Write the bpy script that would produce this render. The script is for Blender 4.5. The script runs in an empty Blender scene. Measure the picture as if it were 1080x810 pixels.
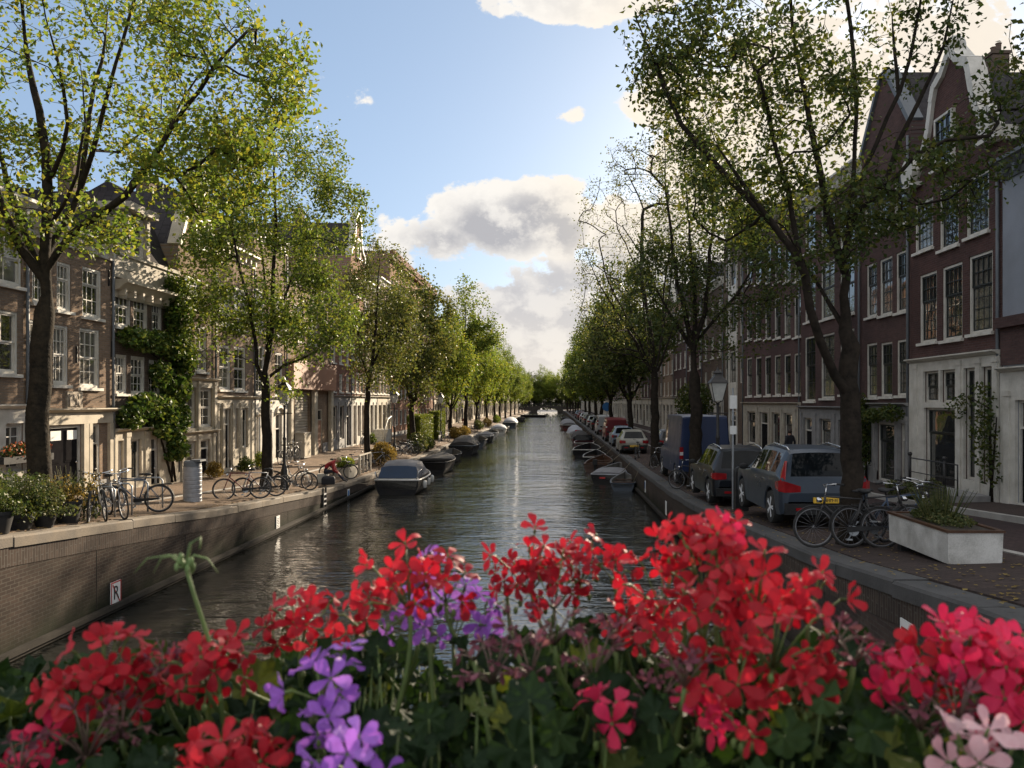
import bpy, bmesh, math, random
import numpy as np
from mathutils import Vector, Matrix, noise as mnoise
random.seed(7); NR = np.random.default_rng(7)
F = 850.0; VX = 583.0; VY = 424.0; ZC = 4.5
XL, XR, FL, FR = -9.4, 4.25, -14.0, 11.7        # quay edges and facade lines
sc = bpy.context.scene
COL = sc.collection
def PX(px, py, Y): return Vector(((px-VX)*Y/F, Y, ZC-(py-VY)*Y/F))
def zpx(py, Y): return ZC-(py-VY)*Y/F
def YL(px): return F*FL/(px-VX)
def YR(px): return F*FR/(px-VX)
_el = [(0,2.75),(6,2.6),(13.7,2.21),(17.3,1.94),(22.6,1.5),(27.3,1.25),(32.9,.92),(42,.68),(60,.62),(600,.62)]
_fl = [(0,2.75),(13,2.25),(21,1.9),(30,1.58),(42,1.55),(600,1.5)]
_er = [(0,2.85),(7.3,2.54),(12.2,2.10),(16.6,1.84),(22.9,1.50),(28.2,1.32),(39.3,1.24),(600,1.24)]
def _ip(t, y): return float(np.interp(y, [a for a,_ in t], [b for _,b in t]))
def gz(x, y):
    if x < 0:
        t = min(1, max(0, (XL-x)/(XL-FL)))
        return _ip(_el, y)*(1-t)+_ip(_fl, y)*t
    t = min(1, max(0, (x-XR)/(FR-XR)))
    return _ip(_er, y)+t*.22
# ------------------------------------------------------------------ scene graph helpers
KIDS = {}
def link(name, data, parent=None, loc=None, rotz=0):
    o = bpy.data.objects.new(name, data); COL.objects.link(o)
    if loc is not None: o.location = loc
    if rotz: o.rotation_euler = (0, 0, rotz)
    if parent is not None:
        o.parent = parent; KIDS.setdefault(parent.name, []).append(o)
    return o
def tag(o, label=None, cat=None, group=None, kind=None):
    if label: o['label'] = label
    if cat: o['category'] = cat
    if group: o['group'] = group
    if kind: o['kind'] = kind
    return o
def thing(name, label, cat, loc=(0,0,0), rotz=0, group=None):
    return tag(link(name, None, None, loc, rotz), label, cat, group)
def copy_tree(o, parent=None):
    c = o.copy(); COL.objects.link(c)
    if parent is not None:
        c.parent = parent; KIDS.setdefault(parent.name, []).append(c)
    for k in list(KIDS.get(o.name, [])): copy_tree(k, c)
    return c
def place(proto, used, loc, rotz, label, group=None):
    """first call moves the prototype itself, later calls copy it"""
    o = copy_tree(proto) if used else proto
    o.location = loc; o.rotation_euler = (0, 0, rotz)
    o['label'] = label
    if group: o['group'] = group
    return o
class MB:
    def __init__(s): s.v = []; s.f = []; s.m = []
    def add(s, vs, fs, mi=0):
        b = len(s.v); s.v += [tuple(p) for p in vs]
        for f in fs: s.f.append(tuple(i+b for i in f)); s.m.append(mi)
    def box(s, x0, x1, y0, y1, z0, z1, mi=0):
        s.add([(x0,y0,z0),(x1,y0,z0),(x1,y1,z0),(x0,y1,z0),(x0,y0,z1),(x1,y0,z1),(x1,y1,z1),(x0,y1,z1)],
              [(0,3,2,1),(4,5,6,7),(0,1,5,4),(1,2,6,5),(2,3,7,6),(3,0,4,7)], mi)
    def obox(s, c, ax, ay, az, mi=0):
        c = Vector(c); ax = Vector(ax); ay = Vector(ay); az = Vector(az)
        vs = [c+sx*ax+sy*ay+sz*az for sz in (-1,1) for sx, sy in ((-1,-1),(1,-1),(1,1),(-1,1))]
        s.add(vs, [(0,3,2,1),(4,5,6,7),(0,1,5,4),(1,2,6,5),(2,3,7,6),(3,0,4,7)], mi)
    def quad(s, a, b, c, d, mi=0): s.add([a,b,c,d], [(0,1,2,3)], mi)
    def tube(s, pts, r, n=6, mi=0, caps=True, closed=False):
        pts = [Vector(p) for p in pts]; N = len(pts)
        rs = r if isinstance(r, (list, tuple)) else [r]*N
        up = None; rings = []
        for i, p in enumerate(pts):
            if closed: t = pts[(i+1)%N]-pts[i-1]
            else: t = pts[min(i+1, N-1)]-pts[max(i-1, 0)]
            if t.length < 1e-9: t = Vector((0,0,1))
            t.normalize()
            if up is None:
                up = t.orthogonal().normalized()
            up = (up - t*up.dot(t))
            if up.length < 1e-6: up = t.orthogonal()
            up.normalize(); sd = t.cross(up)
            rings.append([p+rs[i]*(math.cos(6.28318*k/n)*up+math.sin(6.28318*k/n)*sd) for k in range(n)])
        vs = [q for ring in rings for q in ring]; fs = []
        for i in range(N if closed else N-1):
            j = (i+1) % N
            for k in range(n): fs.append((i*n+k, i*n+(k+1)%n, j*n+(k+1)%n, j*n+k))
        if caps and not closed:
            fs.append(tuple(range(n-1,-1,-1))); fs.append(tuple((N-1)*n+k for k in range(n)))
        s.add(vs, fs, mi)
    def loft(s, rings, closed_ring=True, cap0=True, cap1=True, mi=0):
        n = len(rings[0]); vs = [q for r in rings for q in r]; fs = []
        for i in range(len(rings)-1):
            for k in range(n if closed_ring else n-1):
                k2 = (k+1) % n
                fs.append((i*n+k, i*n+k2, (i+1)*n+k2, (i+1)*n+k))
        if cap0: fs.append(tuple(range(n-1,-1,-1)))
        if cap1: fs.append(tuple((len(rings)-1)*n+k for k in range(n)))
        s.add(vs, fs, mi)
    def lathe(s, prof, n=16, c=(0,0,0), axis='z', mi=0):
        c = Vector(c); rings = []
        for r, h in prof:
            ring = []
            for k in range(n):
                a = 6.2831853*k/n; u, w = r*math.cos(a), r*math.sin(a)
                ring.append(c+(Vector((u,w,h)) if axis == 'z' else Vector((h,u,w)) if axis == 'x' else Vector((w,h,u))))
            rings.append(ring)
        s.loft(rings, True, True, True, mi)
    def prism(s, poly, y0, y1, mi=0):
        """polygon in (x,z) extruded along y"""
        n = len(poly)
        vs = [(x, y0, z) for x, z in poly]+[(x, y1, z) for x, z in poly]
        fs = [tuple(range(n)), tuple(range(2*n-1, n-1, -1))]+[(k, k+n, (k+1)%n+n, (k+1)%n) for k in range(n)]
        s.add(vs, fs, mi)
    def ball(s, c, r, n=10, m=6, mi=0, sq=(1,1,1)):
        c = Vector(c); rings = []
        for i in range(m+1):
            a = math.pi*i/m; rr = max(1e-4, math.sin(a))
            rings.append([c+Vector((r*sq[0]*rr*math.cos(6.28318*k/n), r*sq[1]*rr*math.sin(6.28318*k/n), -r*sq[2]*math.cos(a))) for k in range(n)])
        s.loft(rings, mi=mi)
    def mesh(s, name, mats, smooth=False, ang=None):
        me = bpy.data.meshes.new(name); me.from_pydata(s.v, [], s.f)
        for m in (mats if isinstance(mats, (list, tuple)) else [mats]): me.materials.append(m)
        if any(s.m): me.polygons.foreach_set('material_index', s.m)
        if smooth:
            me.polygons.foreach_set('use_smooth', [True]*len(s.f))
            if ang: me.set_sharp_from_angle(angle=math.radians(ang))
        me.update(); return me
    def build(s, name, mats, parent=None, smooth=False, ang=None, loc=None, rotz=0):
        return link(name, s.mesh(name, mats, smooth, ang), parent, loc, rotz)
# ------------------------------------------------------------------ materials
class N:
    def __init__(s, name):
        s.m = bpy.data.materials.new(name); s.m.use_nodes = True
        s.t = s.m.node_tree; s.n = s.t.nodes; s.b = s.n['Principled BSDF']
    def new(s, typ, **kw):
        q = s.n.new(typ)
        for k, v in kw.items():
            if k in q.inputs: q.inputs[k].default_value = v
            else: setattr(q, k, v)
        return q
    def l(s, a, b): s.t.links.new(a, b)
    def coords(s, mode='Object', swz=None):
        tc = s.new('ShaderNodeTexCoord')
        o = tc.outputs[mode]
        if swz:
            sep = s.new('ShaderNodeSeparateXYZ'); s.l(o, sep.inputs[0]); cb = s.new('ShaderNodeCombineXYZ')
            for i, ch in enumerate(swz):
                if ch != '0': s.l(sep.outputs['xyz'.index(ch)], cb.inputs[i])
            o = cb.outputs[0]
        return o
    def noise(s, vec, scale, detail=5, rough=.55, stretch=None):
        if stretch:
            mp = s.new('ShaderNodeMapping'); mp.inputs['Scale'].default_value = stretch
            s.l(vec, mp.inputs[0]); vec = mp.outputs[0]
        q = s.new('ShaderNodeTexNoise'); q.inputs['Scale'].default_value = scale
        q.inputs['Detail'].default_value = detail; q.inputs['Roughness'].default_value = rough
        s.l(vec, q.inputs['Vector']); return q.outputs[0]
    def ramp(s, fac, stops):
        q = s.new('ShaderNodeValToRGB'); cr = q.color_ramp
        while len(cr.elements) < len(stops): cr.elements.new(.5)
        for e, (p, c) in zip(cr.elements, stops): e.position = p; e.color = (*c, 1) if len(c) == 3 else c
        s.l(fac, q.inputs[0]); return q.outputs[0]
    def mix(s, fac, a, b, mode='MIX'):
        q = s.new('ShaderNodeMix', data_type='RGBA', blend_type=mode)
        for v, i in ((fac, 0), (a, 6), (b, 7)):
            if isinstance(v, (int, float)): q.inputs[i].default_value = v
            elif isinstance(v, tuple): q.inputs[i].default_value = (*v, 1) if len(v) == 3 else v
            else: s.l(v, q.inputs[i])
        return q.outputs[2]
    def math(s, op, a, b=0., c=None, clamp=False):
        q = s.new('ShaderNodeMath', operation=op, use_clamp=clamp)
        for i, v in enumerate((a, b, c)):
            if v is None: continue
            if isinstance(v, (int, float)): q.inputs[i].default_value = v
            else: s.l(v, q.inputs[i])
        return q.outputs[0]
    def bump(s, h, dist=.01, strength=1):
        q = s.new('ShaderNodeBump'); q.inputs['Distance'].default_value = dist; q.inputs['Strength'].default_value = strength
        s.l(h, q.inputs['Height']); s.l(q.outputs[0], s.b.inputs['Normal'])
    def base(s, c):
        if isinstance(c, tuple): s.b.inputs['Base Color'].default_value = (*c, 1)
        else: s.l(c, s.b.inputs['Base Color'])
    def set(s, **kw):
        for k, v in kw.items(): s.b.inputs[k.replace('_', ' ')].default_value = v
        return s
def lum(c, f): return tuple(x*f for x in c)
def pmat(name, c, c2=None, scale=6, rough=.7, bump=0, metal=0, coat=0, fine=40, spec=.4):
    q = N(name); v = q.coords()
    c2 = c2 or lum(c, .7)
    n1 = q.noise(v, scale); n2 = q.noise(v, fine, 3)
    f = q.math('ADD', q.math('MULTIPLY', n1, .7), q.math('MULTIPLY', n2, .3))
    q.base(q.ramp(f, [(.35, c2), (.62, c)]))
    q.set(Roughness=rough, Metallic=metal, Coat_Weight=coat)
    q.b.inputs['Specular IOR Level'].default_value = spec
    q.l(q.ramp(n1, [(.3, (rough*.85,)*3), (.7, (min(1, rough*1.15),)*3)]), q.b.inputs['Roughness'])
    if bump: q.bump(f, bump)
    return q.m
def brickmat(name, c1, c2, mortar, swz='xz0', bw=.22, rh=.068, stain=(.05,.045,.04), stain_amt=.55, bump=.006, tide=False, patch=.35, ms=.007):
    q = N(name); v = q.coords('Object', swz)
    b = q.new('ShaderNodeTexBrick'); q.l(v, b.inputs['Vector'])
    b.inputs['Scale'].default_value = 1; b.inputs['Brick Width'].default_value = bw; b.inputs['Row Height'].default_value = rh
    b.inputs['Mortar Size'].default_value = ms; b.inputs['Bias'].default_value = -.1
    b.inputs['Color1'].default_value = (*c1, 1); b.inputs['Color2'].default_value = (*c2, 1); b.inputs['Mortar'].default_value = (*mortar, 1)
    n = q.noise(v, 14, 3); n2 = q.noise(v, .55, 7, .65)
    st = q.noise(v, 1.2, 5, .6, (3.0, .35, 1))
    c = q.mix(q.math('MULTIPLY', q.math('SUBTRACT', n, .35, clamp=True), 1.2), b.outputs[0], lum(c1, .55))
    s1 = q.ramp(n2, [(.42, (0,0,0)), (.68, (1,1,1))])
    c = q.mix(q.math('MULTIPLY', s1, stain_amt), c, q.mix(.5, c, stain))
    s2 = q.ramp(st, [(.5, (0,0,0)), (.72, (1,1,1))])
    c = q.mix(q.math('MULTIPLY', s2, .5), c, q.mix(.4, c, stain))
    n4 = q.noise(v, .28, 4, .7)
    c = q.mix(q.math('MULTIPLY', q.ramp(n4, [(.46, (0,0,0)), (.56, (1,1,1))]), patch), c, q.mix(1, c, (.62,.64,.68), 'MULTIPLY'))
    n5 = q.noise(v, 2.3, 6, .7)
    c = q.mix(q.math('MULTIPLY', q.ramp(n5, [(.58, (0,0,0)), (.72, (1,1,1))]), patch*.8), c, q.mix(.5, c, mortar))
    if tide:
        sp = q.new('ShaderNodeSeparateXYZ'); q.l(q.coords(), sp.inputs[0])
        e = q.math('ADD', sp.outputs[2], q.math('MULTIPLY', q.math('SUBTRACT', q.noise(v, 1.3, 6, .65, (1,.3,1)), .5), 1.1))
        c = q.mix(q.ramp(e, [(.18, (.92,)*3), (.42, (.5,)*3), (.8, (0,)*3)]), c, (.018,.021,.013))
    q.base(c); q.set(Roughness=.9); q.b.inputs['Specular IOR Level'].default_value = .06
    q.bump(b.outputs[1], -bump); return q.m
def leafmat(name, c1, c2, c3, trans=.45, rough=.55):
    q = N(name)
    g = q.new('ShaderNodeNewGeometry')
    col = q.ramp(g.outputs['Random Per Island'], [(0, c1), (.55, c2), (1, c3)])
    q.base(col); q.set(Roughness=rough); q.b.inputs['Specular IOR Level'].default_value = .25
    tr = q.new('ShaderNodeBsdfTranslucent')
    q.l(q.mix(.35, col, q.mix(1, col, (1.0,.95,.25), 'MULTIPLY')), tr.inputs[0])
    mx = q.new('ShaderNodeMixShader'); mx.inputs[0].default_value = trans
    q.l(q.b.outputs[0], mx.inputs[1]); q.l(tr.outputs[0], mx.inputs[2])
    q.l(mx.outputs[0], q.n['Material Output'].inputs[0]); return q.m
M = {}
M['brick_brown'] = brickmat('brown_brick', (.30,.21,.145), (.21,.148,.105), (.25,.22,.185))
M['brick_tan'] = brickmat('tan_brick', (.30,.215,.145), (.22,.15,.10), (.26,.225,.18))
M['brick_dark'] = brickmat('dark_brick', (.17,.12,.09), (.115,.085,.065), (.17,.15,.13))
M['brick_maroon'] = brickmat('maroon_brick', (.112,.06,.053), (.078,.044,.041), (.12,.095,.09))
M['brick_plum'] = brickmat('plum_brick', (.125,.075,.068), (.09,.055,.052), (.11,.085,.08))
M['brick_orange'] = brickmat('orange_brick', (.36,.19,.12), (.27,.14,.09), (.28,.22,.18))
M['brick_red'] = brickmat('red_brick', (.27,.13,.09), (.2,.1,.07), (.22,.18,.15))
M['white'] = pmat('white_paint', (.62,.59,.53), (.44,.415,.36), 3, .5, .001, spec=.2)
M['cream'] = pmat('cream_paint', (.50,.44,.34), (.34,.30,.23), 2.5, .55, .001, spec=.2)
M['stone'] = pmat('stone_trim', (.42,.38,.31), (.28,.25,.2), 4, .8, .002)
M['greystone'] = pmat('grey_stone', (.27,.26,.25), (.18,.175,.17), 4, .8, .002)
M['greyplaster'] = pmat('grey_plaster', (.27,.29,.33), (.21,.225,.25), 1.2, .85, .001)
M['roof'] = brickmat('roof_tile', (.055,.05,.052), (.04,.037,.04), (.025,.025,.025), 'xy0', .25, .3, stain_amt=.2, bump=.02)
M['roofred'] = brickmat('red_roof_tile', (.16,.075,.05), (.12,.055,.04), (.05,.03,.03), 'xy0', .25, .3, stain_amt=.3, bump=.02)
M['dark_paint'] = pmat('dark_green_paint', (.018,.022,.02), (.012,.015,.014), 5, .4)
M['blackdoor'] = pmat('black_door_paint', (.02,.019,.02), (.013,.012,.013), 5, .7, spec=.0)
M['brownpanel'] = pmat('brown_panel', (.36,.19,.12), (.30,.16,.10), 2, .6)
M['shutter'] = pmat('roller_shutter', (.45,.40,.32), (.38,.33,.26), 2, .55)
M['lead'] = pmat('lead_grey', (.13,.14,.15), (.09,.1,.11), 3, .6)
M['curtain'] = pmat('curtain_cloth', (.55,.52,.46), (.42,.4,.35), 3, .9)
M['plaque'] = pmat('plaque_stone', (.4,.34,.26), (.12,.09,.07), 9, .8, .01, fine=14)
def glassmat(name, tint, rough=.04, wob=.004):
    q = N(name); v = q.coords('Object'); n = q.noise(v, 1.3, 2); n2 = q.noise(v, 5, 2)
    q.base(q.ramp(n2, [(.3, lum(tint, .5)), (.7, tint)]))
    q.set(Roughness=rough, IOR=1.9); q.b.inputs['Specular IOR Level'].default_value = .8
    q.bump(n, wob); return q.m
M['pane'] = glassmat('window_glass', (.035,.036,.034), .03, .006)
M['pane2'] = glassmat('window_glass_curtained', (.16,.15,.13), .05, .006)
M['carglass'] = glassmat('car_glass', (.008,.01,.012), .03, .0); M['carglass'].node_tree.nodes['Principled BSDF'].inputs['IOR'].default_value = 1.3; M['carglass'].node_tree.nodes['Principled BSDF'].inputs['Specular IOR Level'].default_value = .35
def watermat():
    q = N('canal_water'); v = q.coords('Object')
    n1 = q.noise(v, 1.0, 3, .45, (.42, 1.0, 1)); n2 = q.noise(v, 3.4, 3, .55, (.45, 1.1, 1)); n3 = q.noise(v, .13, 3)
    amp = q.ramp(n3, [(.32, (.55,)*3), (.62, (1.25,)*3)])
    h = q.math('ADD', q.math('MULTIPLY', n1, .62), q.math('MULTIPLY', n2, .38))
    h = q.math('MULTIPLY', h, amp)
    q.base((.02,.02,.017)); q.set(Roughness=.02, IOR=2.1)
    q.b.inputs['Specular IOR Level'].default_value = .5
    q.bump(h, .125); return q.m
M['water'] = watermat()
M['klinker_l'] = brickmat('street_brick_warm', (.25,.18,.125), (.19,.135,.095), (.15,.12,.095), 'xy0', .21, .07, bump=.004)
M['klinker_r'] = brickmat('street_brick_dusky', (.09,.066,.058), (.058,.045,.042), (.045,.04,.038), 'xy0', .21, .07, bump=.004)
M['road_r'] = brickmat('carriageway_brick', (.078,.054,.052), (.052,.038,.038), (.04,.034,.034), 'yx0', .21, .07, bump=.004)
M['paver'] = pmat('pavement_slab', (.2,.19,.175), (.14,.13,.12), 2, .85, .002)
M['kerb'] = pmat('kerb_stone', (.36,.34,.31), (.25,.235,.21), 3, .8, .002)
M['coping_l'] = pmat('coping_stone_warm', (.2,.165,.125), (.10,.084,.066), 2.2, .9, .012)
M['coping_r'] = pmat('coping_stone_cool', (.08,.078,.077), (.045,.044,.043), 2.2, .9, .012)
M['quay_l'] = brickmat('quay_brick_left', (.068,.049,.039), (.043,.033,.028), (.092,.08,.068), 'yz0', .22, .07, stain=(.03,.028,.022), stain_amt=.7, bump=.014, tide=True, patch=.6, ms=.010)
M['quay_r'] = brickmat('quay_brick_right', (.10,.073,.062), (.07,.052,.046), (.1,.088,.08), 'yz0', .22, .07, stain=(.03,.028,.024), stain_amt=.8, tide=True, patch=.6)
M['soldier'] = brickmat('soldier_course_brick', (.085,.062,.05), (.05,.039,.033), (.105,.093,.08), 'zy0', .34, .075, patch=.5, ms=.012)
M['planterpaint'] = pmat('worn_planter_paint', (.58,.57,.54), (.30,.29,.265), 2.6, .8, .002, fine=55)
M['fender'] = pmat('fender_timber', (.05,.045,.038), (.025,.022,.019), 2, .9, .004, spec=.1)
M['soil'] = pmat('garden_soil', (.05,.04,.03), (.03,.024,.018), 8, .95, .01)
M['earth'] = pmat('ground_earth', (.11,.10,.085), (.07,.065,.055), .3, .95)
M['bark'] = pmat('tree_bark', (.034,.027,.021), (.012,.010,.008), 5, .95, .03, fine=18, spec=.1)
M['bark_moss'] = pmat('mossy_bark', (.042,.033,.022), (.014,.012,.009), 4, .95, .04, fine=16, spec=.1)
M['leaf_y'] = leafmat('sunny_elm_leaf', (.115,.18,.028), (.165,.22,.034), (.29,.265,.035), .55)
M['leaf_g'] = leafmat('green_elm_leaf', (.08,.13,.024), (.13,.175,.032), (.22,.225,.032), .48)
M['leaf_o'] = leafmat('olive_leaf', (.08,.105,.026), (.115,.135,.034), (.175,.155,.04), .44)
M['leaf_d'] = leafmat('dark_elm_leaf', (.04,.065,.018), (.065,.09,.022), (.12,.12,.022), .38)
M['leaf_ivy'] = leafmat('ivy_leaf', (.035,.07,.015), (.065,.11,.02), (.15,.17,.03), .35)
M['leaf_hedge'] = leafmat('hedge_leaf', (.09,.13,.02), (.14,.17,.025), (.2,.2,.03), .35)
M['leaf_dry'] = leafmat('ochre_leaf', (.16,.11,.03), (.24,.16,.04), (.3,.22,.06), .35)
M['leaf_shrub'] = leafmat('shrub_leaf', (.04,.06,.018), (.075,.09,.03), (.15,.14,.05), .35)
M['iron'] = pmat('black_iron', (.016,.016,.018), (.03,.026,.022), 8, .5)
M['lantern_glass'] = pmat('frosted_lantern_glass', (.5,.5,.46), (.38,.38,.36), 6, .35)
M['steel'] = pmat('galvanised_steel', (.36,.38,.4), (.25,.27,.29), 7, .45, metal=.7)
M['steel_bin'] = pmat('brushed_bin_steel', (.34,.35,.37), (.25,.26,.28), 7, .5, metal=.3)
M['rubber'] = pmat('tyre_rubber', (.018,.018,.018), (.03,.028,.026), 10, .8)
M['rimsteel'] = pmat('wheel_rim_steel', (.2,.2,.21), (.12,.12,.125), 9, .5, metal=.4)
M['chrome'] = pmat('chrome', (.65,.65,.66), (.5,.5,.5), 10, .2, metal=1)
M['alloy'] = pmat('alloy_wheel', (.72,.73,.75), (.6,.61,.63), 10, .35, metal=.0)
M['redlens'] = pmat('red_tail_lens', (.28,.012,.016), (.18,.008,.01), 6, .2)
M['clearlens'] = pmat('clear_lens', (.6,.6,.6), (.45,.45,.46), 6, .2)
M['plate'] = pmat('yellow_plate', (.75,.46,.05), (.68,.42,.05), 5, .5)
M['blacktrim'] = pmat('black_plastic_trim', (.02,.02,.021), (.03,.03,.03), 10, .65, spec=.2)
def carpaint(n, c, metal=.35):
    return pmat(n, c, lum(c, .85), 2, .32, 0, metal*.3, .0, spec=.3)
M['signwhite'] = pmat('sign_white', (.72,.72,.70), (.6,.6,.58), 5, .5)
M['signred'] = pmat('sign_red', (.36,.03,.026), (.38,.03,.028), 5, .5)
M['signblack'] = pmat('sign_black', (.02,.02,.02), (.015,.015,.015), 5, .5)
M['signblue'] = pmat('sign_blue', (.03,.16,.42), (.025,.13,.36), 5, .45)
# ------------------------------------------------------------------ setting
YS = [0,2,4,6,8,10,12,14,16,18,20,22,24,26,28,30,33,36,40,45,50,60,75,100,150,220,330,460]
def sheet(name, xs, mat, dz=0, ys=YS):
    b = MB()
    xx = [(xs[0], -.35)]+[(x, 0) for x in xs]+[(xs[-1], -.35)]
    vs = [(x, y, gz(x, y)+dz+d) for y in ys for x, d in xx]; n = len(xx)
    b.add(vs, [(j*n+i, j*n+i+1, (j+1)*n+i+1, (j+1)*n+i) for j in range(len(ys)-1) for i in range(n-1)])
    return tag(b.build(name, mat), kind='structure')
b = MB(); b.quad((XL-.3,-2,0),(XR+.3,-2,0),(XR+.3,480,0),(XL-.3,480,0))
tag(b.build('water', M['water']), kind='structure')
sheet('quayside_strip', [XL-.42, XL-1, XL-1.7, XL-2.2], M['klinker_l'])
sheet('street', [XL-2.35, XL-3.2, FL-.3], M['klinker_l'], -.03)
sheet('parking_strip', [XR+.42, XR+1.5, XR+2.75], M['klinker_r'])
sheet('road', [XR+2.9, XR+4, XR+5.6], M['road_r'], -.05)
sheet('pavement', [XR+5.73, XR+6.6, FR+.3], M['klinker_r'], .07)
def kerb(name, x0, x1, up):
    b = MB()
    for y0, y1 in zip(YS[:-1], YS[1:]):
        rings = [[(x, y, gz(x, y)+d) for x, d in ((x0,-.3),(x0,up),(x1,up),(x1,-.3))] for y in (y0, y1)]
        b.loft(rings, True, y0 == 0, y1 == 460)
    tag(b.build(name, M['kerb']), kind='structure')
kerb('street_kerb', XL-2.35, XL-2.2, .012)
kerb('parking_kerb', XR+2.75, XR+2.9, .02)
kerb('pavement_kerb', XR+5.6, XR+5.73, .085)
b = MB()
for x0, x1 in ((-900, FL-.28), (FR+.28, 900)):
    z = 1.2
    b.quad((x0,-60,z),(x1,-60,z),(x1,900,z),(x0,900,z))
b.quad((FL-.28,470,1.0),(FR+.28,470,1.0),(FR+.28,900,1.0),(FL-.28,900,1.0))
tag(b.build('ground', M['earth']), kind='structure')
def quay(name, label, xe, sgn, brick, cop, ys):
    """xe: water side face; sgn: direction of land"""
    root = thing(name, label, 'quay wall', (xe, 0, 0))
    w = MB(); c = MB(); f = MB(); j = MB(); sol = MB()
    for y0, y1 in zip(ys[:-1], ys[1:]):
        z0 = gz(xe, y0); z1 = gz(xe, y1); e0 = y0 == ys[0]; e1 = y1 == ys[-1]
        w.loft([[(0, y, -1.5), (0, y, z-.2), (sgn*.42, y, z-.2), (sgn*.42, y, -1.5)] for y, z in ((y0, z0), (y1, z1))], True, e0, e1)
        o_ = -sgn*.012; sol.loft([[(o_, y, z-.54), (o_, y, z-.202), (sgn*.05, y, z-.202), (sgn*.05, y, z-.54)] for y, z in ((y0, z0), (y1, z1))], True, e0, e1)
        L = y1-y0; k = max(1, int(L/1.4))
        for i in range(k if y0 < 60 else 1):
            if y0 >= 60: k = 1
            a0, a1 = y0+L*i/k+.005, y0+L*(i+1)/k-.005
            za, zb = z0+(z1-z0)*(a0-y0)/L, z0+(z1-z0)*(a1-y0)/L
            o = -sgn*.04
            jz = random.uniform(-.012,.006); o = -sgn*.04+random.uniform(-.012,.012); za += jz; zb += jz+random.uniform(-.006,.006)
            c.loft([[(o, a, zz-.2), (o, a, zz-.035), (o+sgn*.03, a, zz), (sgn*.42, a, zz), (sgn*.42, a, zz-.2)] for a, zz in ((a0, za), (a1, zb))])
        if y0 < 62 and int(y0) % 4 == 0:
            j.box(-.006 if sgn > 0 else 0, .0 if sgn > 0 else .006, y0+.6, y0+.62, .1, min(z0, z1)-.2)
    f.box(min(0, -sgn*.12), max(0, -sgn*.12), ys[0], ys[-1], .1, .2)
    f.box(min(0, -sgn*.06), max(0, -sgn*.06), ys[0], ys[-1], .02, .06)
    w.build('brick_face', brick, root); c.build('coping', cop, root); sol.build('soldier_course', M['soldier'], root); f.build('fender_beam', M['fender'], root); j.build('expansion_joint', M['fender'], root)
    return root
quay('quay_wall', 'long sunlit brick canal quay wall with pale stone coping under the left bicycles', XL, -1, M['quay_l'], M['coping_l'], YS)
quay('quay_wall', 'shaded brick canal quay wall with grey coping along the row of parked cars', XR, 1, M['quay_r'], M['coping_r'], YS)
# ------------------------------------------------------------------ houses
# house local frame: x along the facade, y into the building, z up. Left houses rotz=+90 (x=+Y), right houses rotz=-90 (x=-Y)
WC = {}
def wmesh(key, fn):
    if key not in WC: WC[key] = fn()
    return WC[key]
def window(root, u0, u1, z0, z1, nx=2, ny=4, split=.5, frame='white', sash='white', pane=None, sill=True, lite=False, yo=0.):
    pane = pane or ('pane2' if random.random() < .28 else 'pane')
    w = round(u1-u0, 2); h = round(z1-z0, 2); u0 = (u0+u1)/2-w/2
    def fm():
        b = MB(); t = .075
        b.box(0, t, .03, .15, 0, h); b.box(w-t, w, .03, .15, 0, h); b.box(t, w-t, .03, .15, h-t, h); b.box(t, w-t, .03, .15, 0, t)
        return b.mesh('window_frame', M[frame])
    def sm():
        b = MB(); t = .075; s = .045; x0, x1, a0, a1 = t, w-t, t, h-t
        zs = a0+(a1-a0)*split
        for q0, q1, y in ((a0, zs, .085), (zs, a1, .055)):
            b.box(x0, x0+s, y, y+.04, q0, q1); b.box(x1-s, x1, y, y+.04, q0, q1)
            b.box(x0+s, x1-s, y, y+.04, q0, q0+s); b.box(x0+s, x1-s, y, y+.04, q1-s, q1)
            m = .026
            nz = max(1, round(ny*(q1-q0)/(a1-a0)))
            for i in range(1, nx):
                c = x0+(x1-x0)*i/nx; b.box(c-m/2, c+m/2, y+.004, y+.036, q0+s, q1-s)
            for i in range(1, nz):
                c = q0+(q1-q0)*i/nz; b.box(x0+s, x1-s, y+.006, y+.034, c-m/2, c+m/2)
        return b.mesh('window_sash', M[sash])
    def pm():
        b = MB(); t = .08; b.box(t, w-t, .1, .112, t, h-t); return b.mesh('window_pane', M[pane])
    def lm():
        b = MB(); b.box(-.08, w+.08, -.09, .05, -.09, -.003); return b.mesh('window_sill', M['white' if frame == 'white' else 'stone'])
    o = link('window', wmesh((w,h,frame,'f'), fm), root, (u0, yo, z0))
    if not lite: link('sash', wmesh((w,h,nx,ny,split,sash), sm), o)
    link('pane', wmesh((w,h,pane,'p'), pm), o)
    if sill and not lite: link('sill', wmesh((w,h,frame,'s'), lm), o)
    return o
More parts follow.
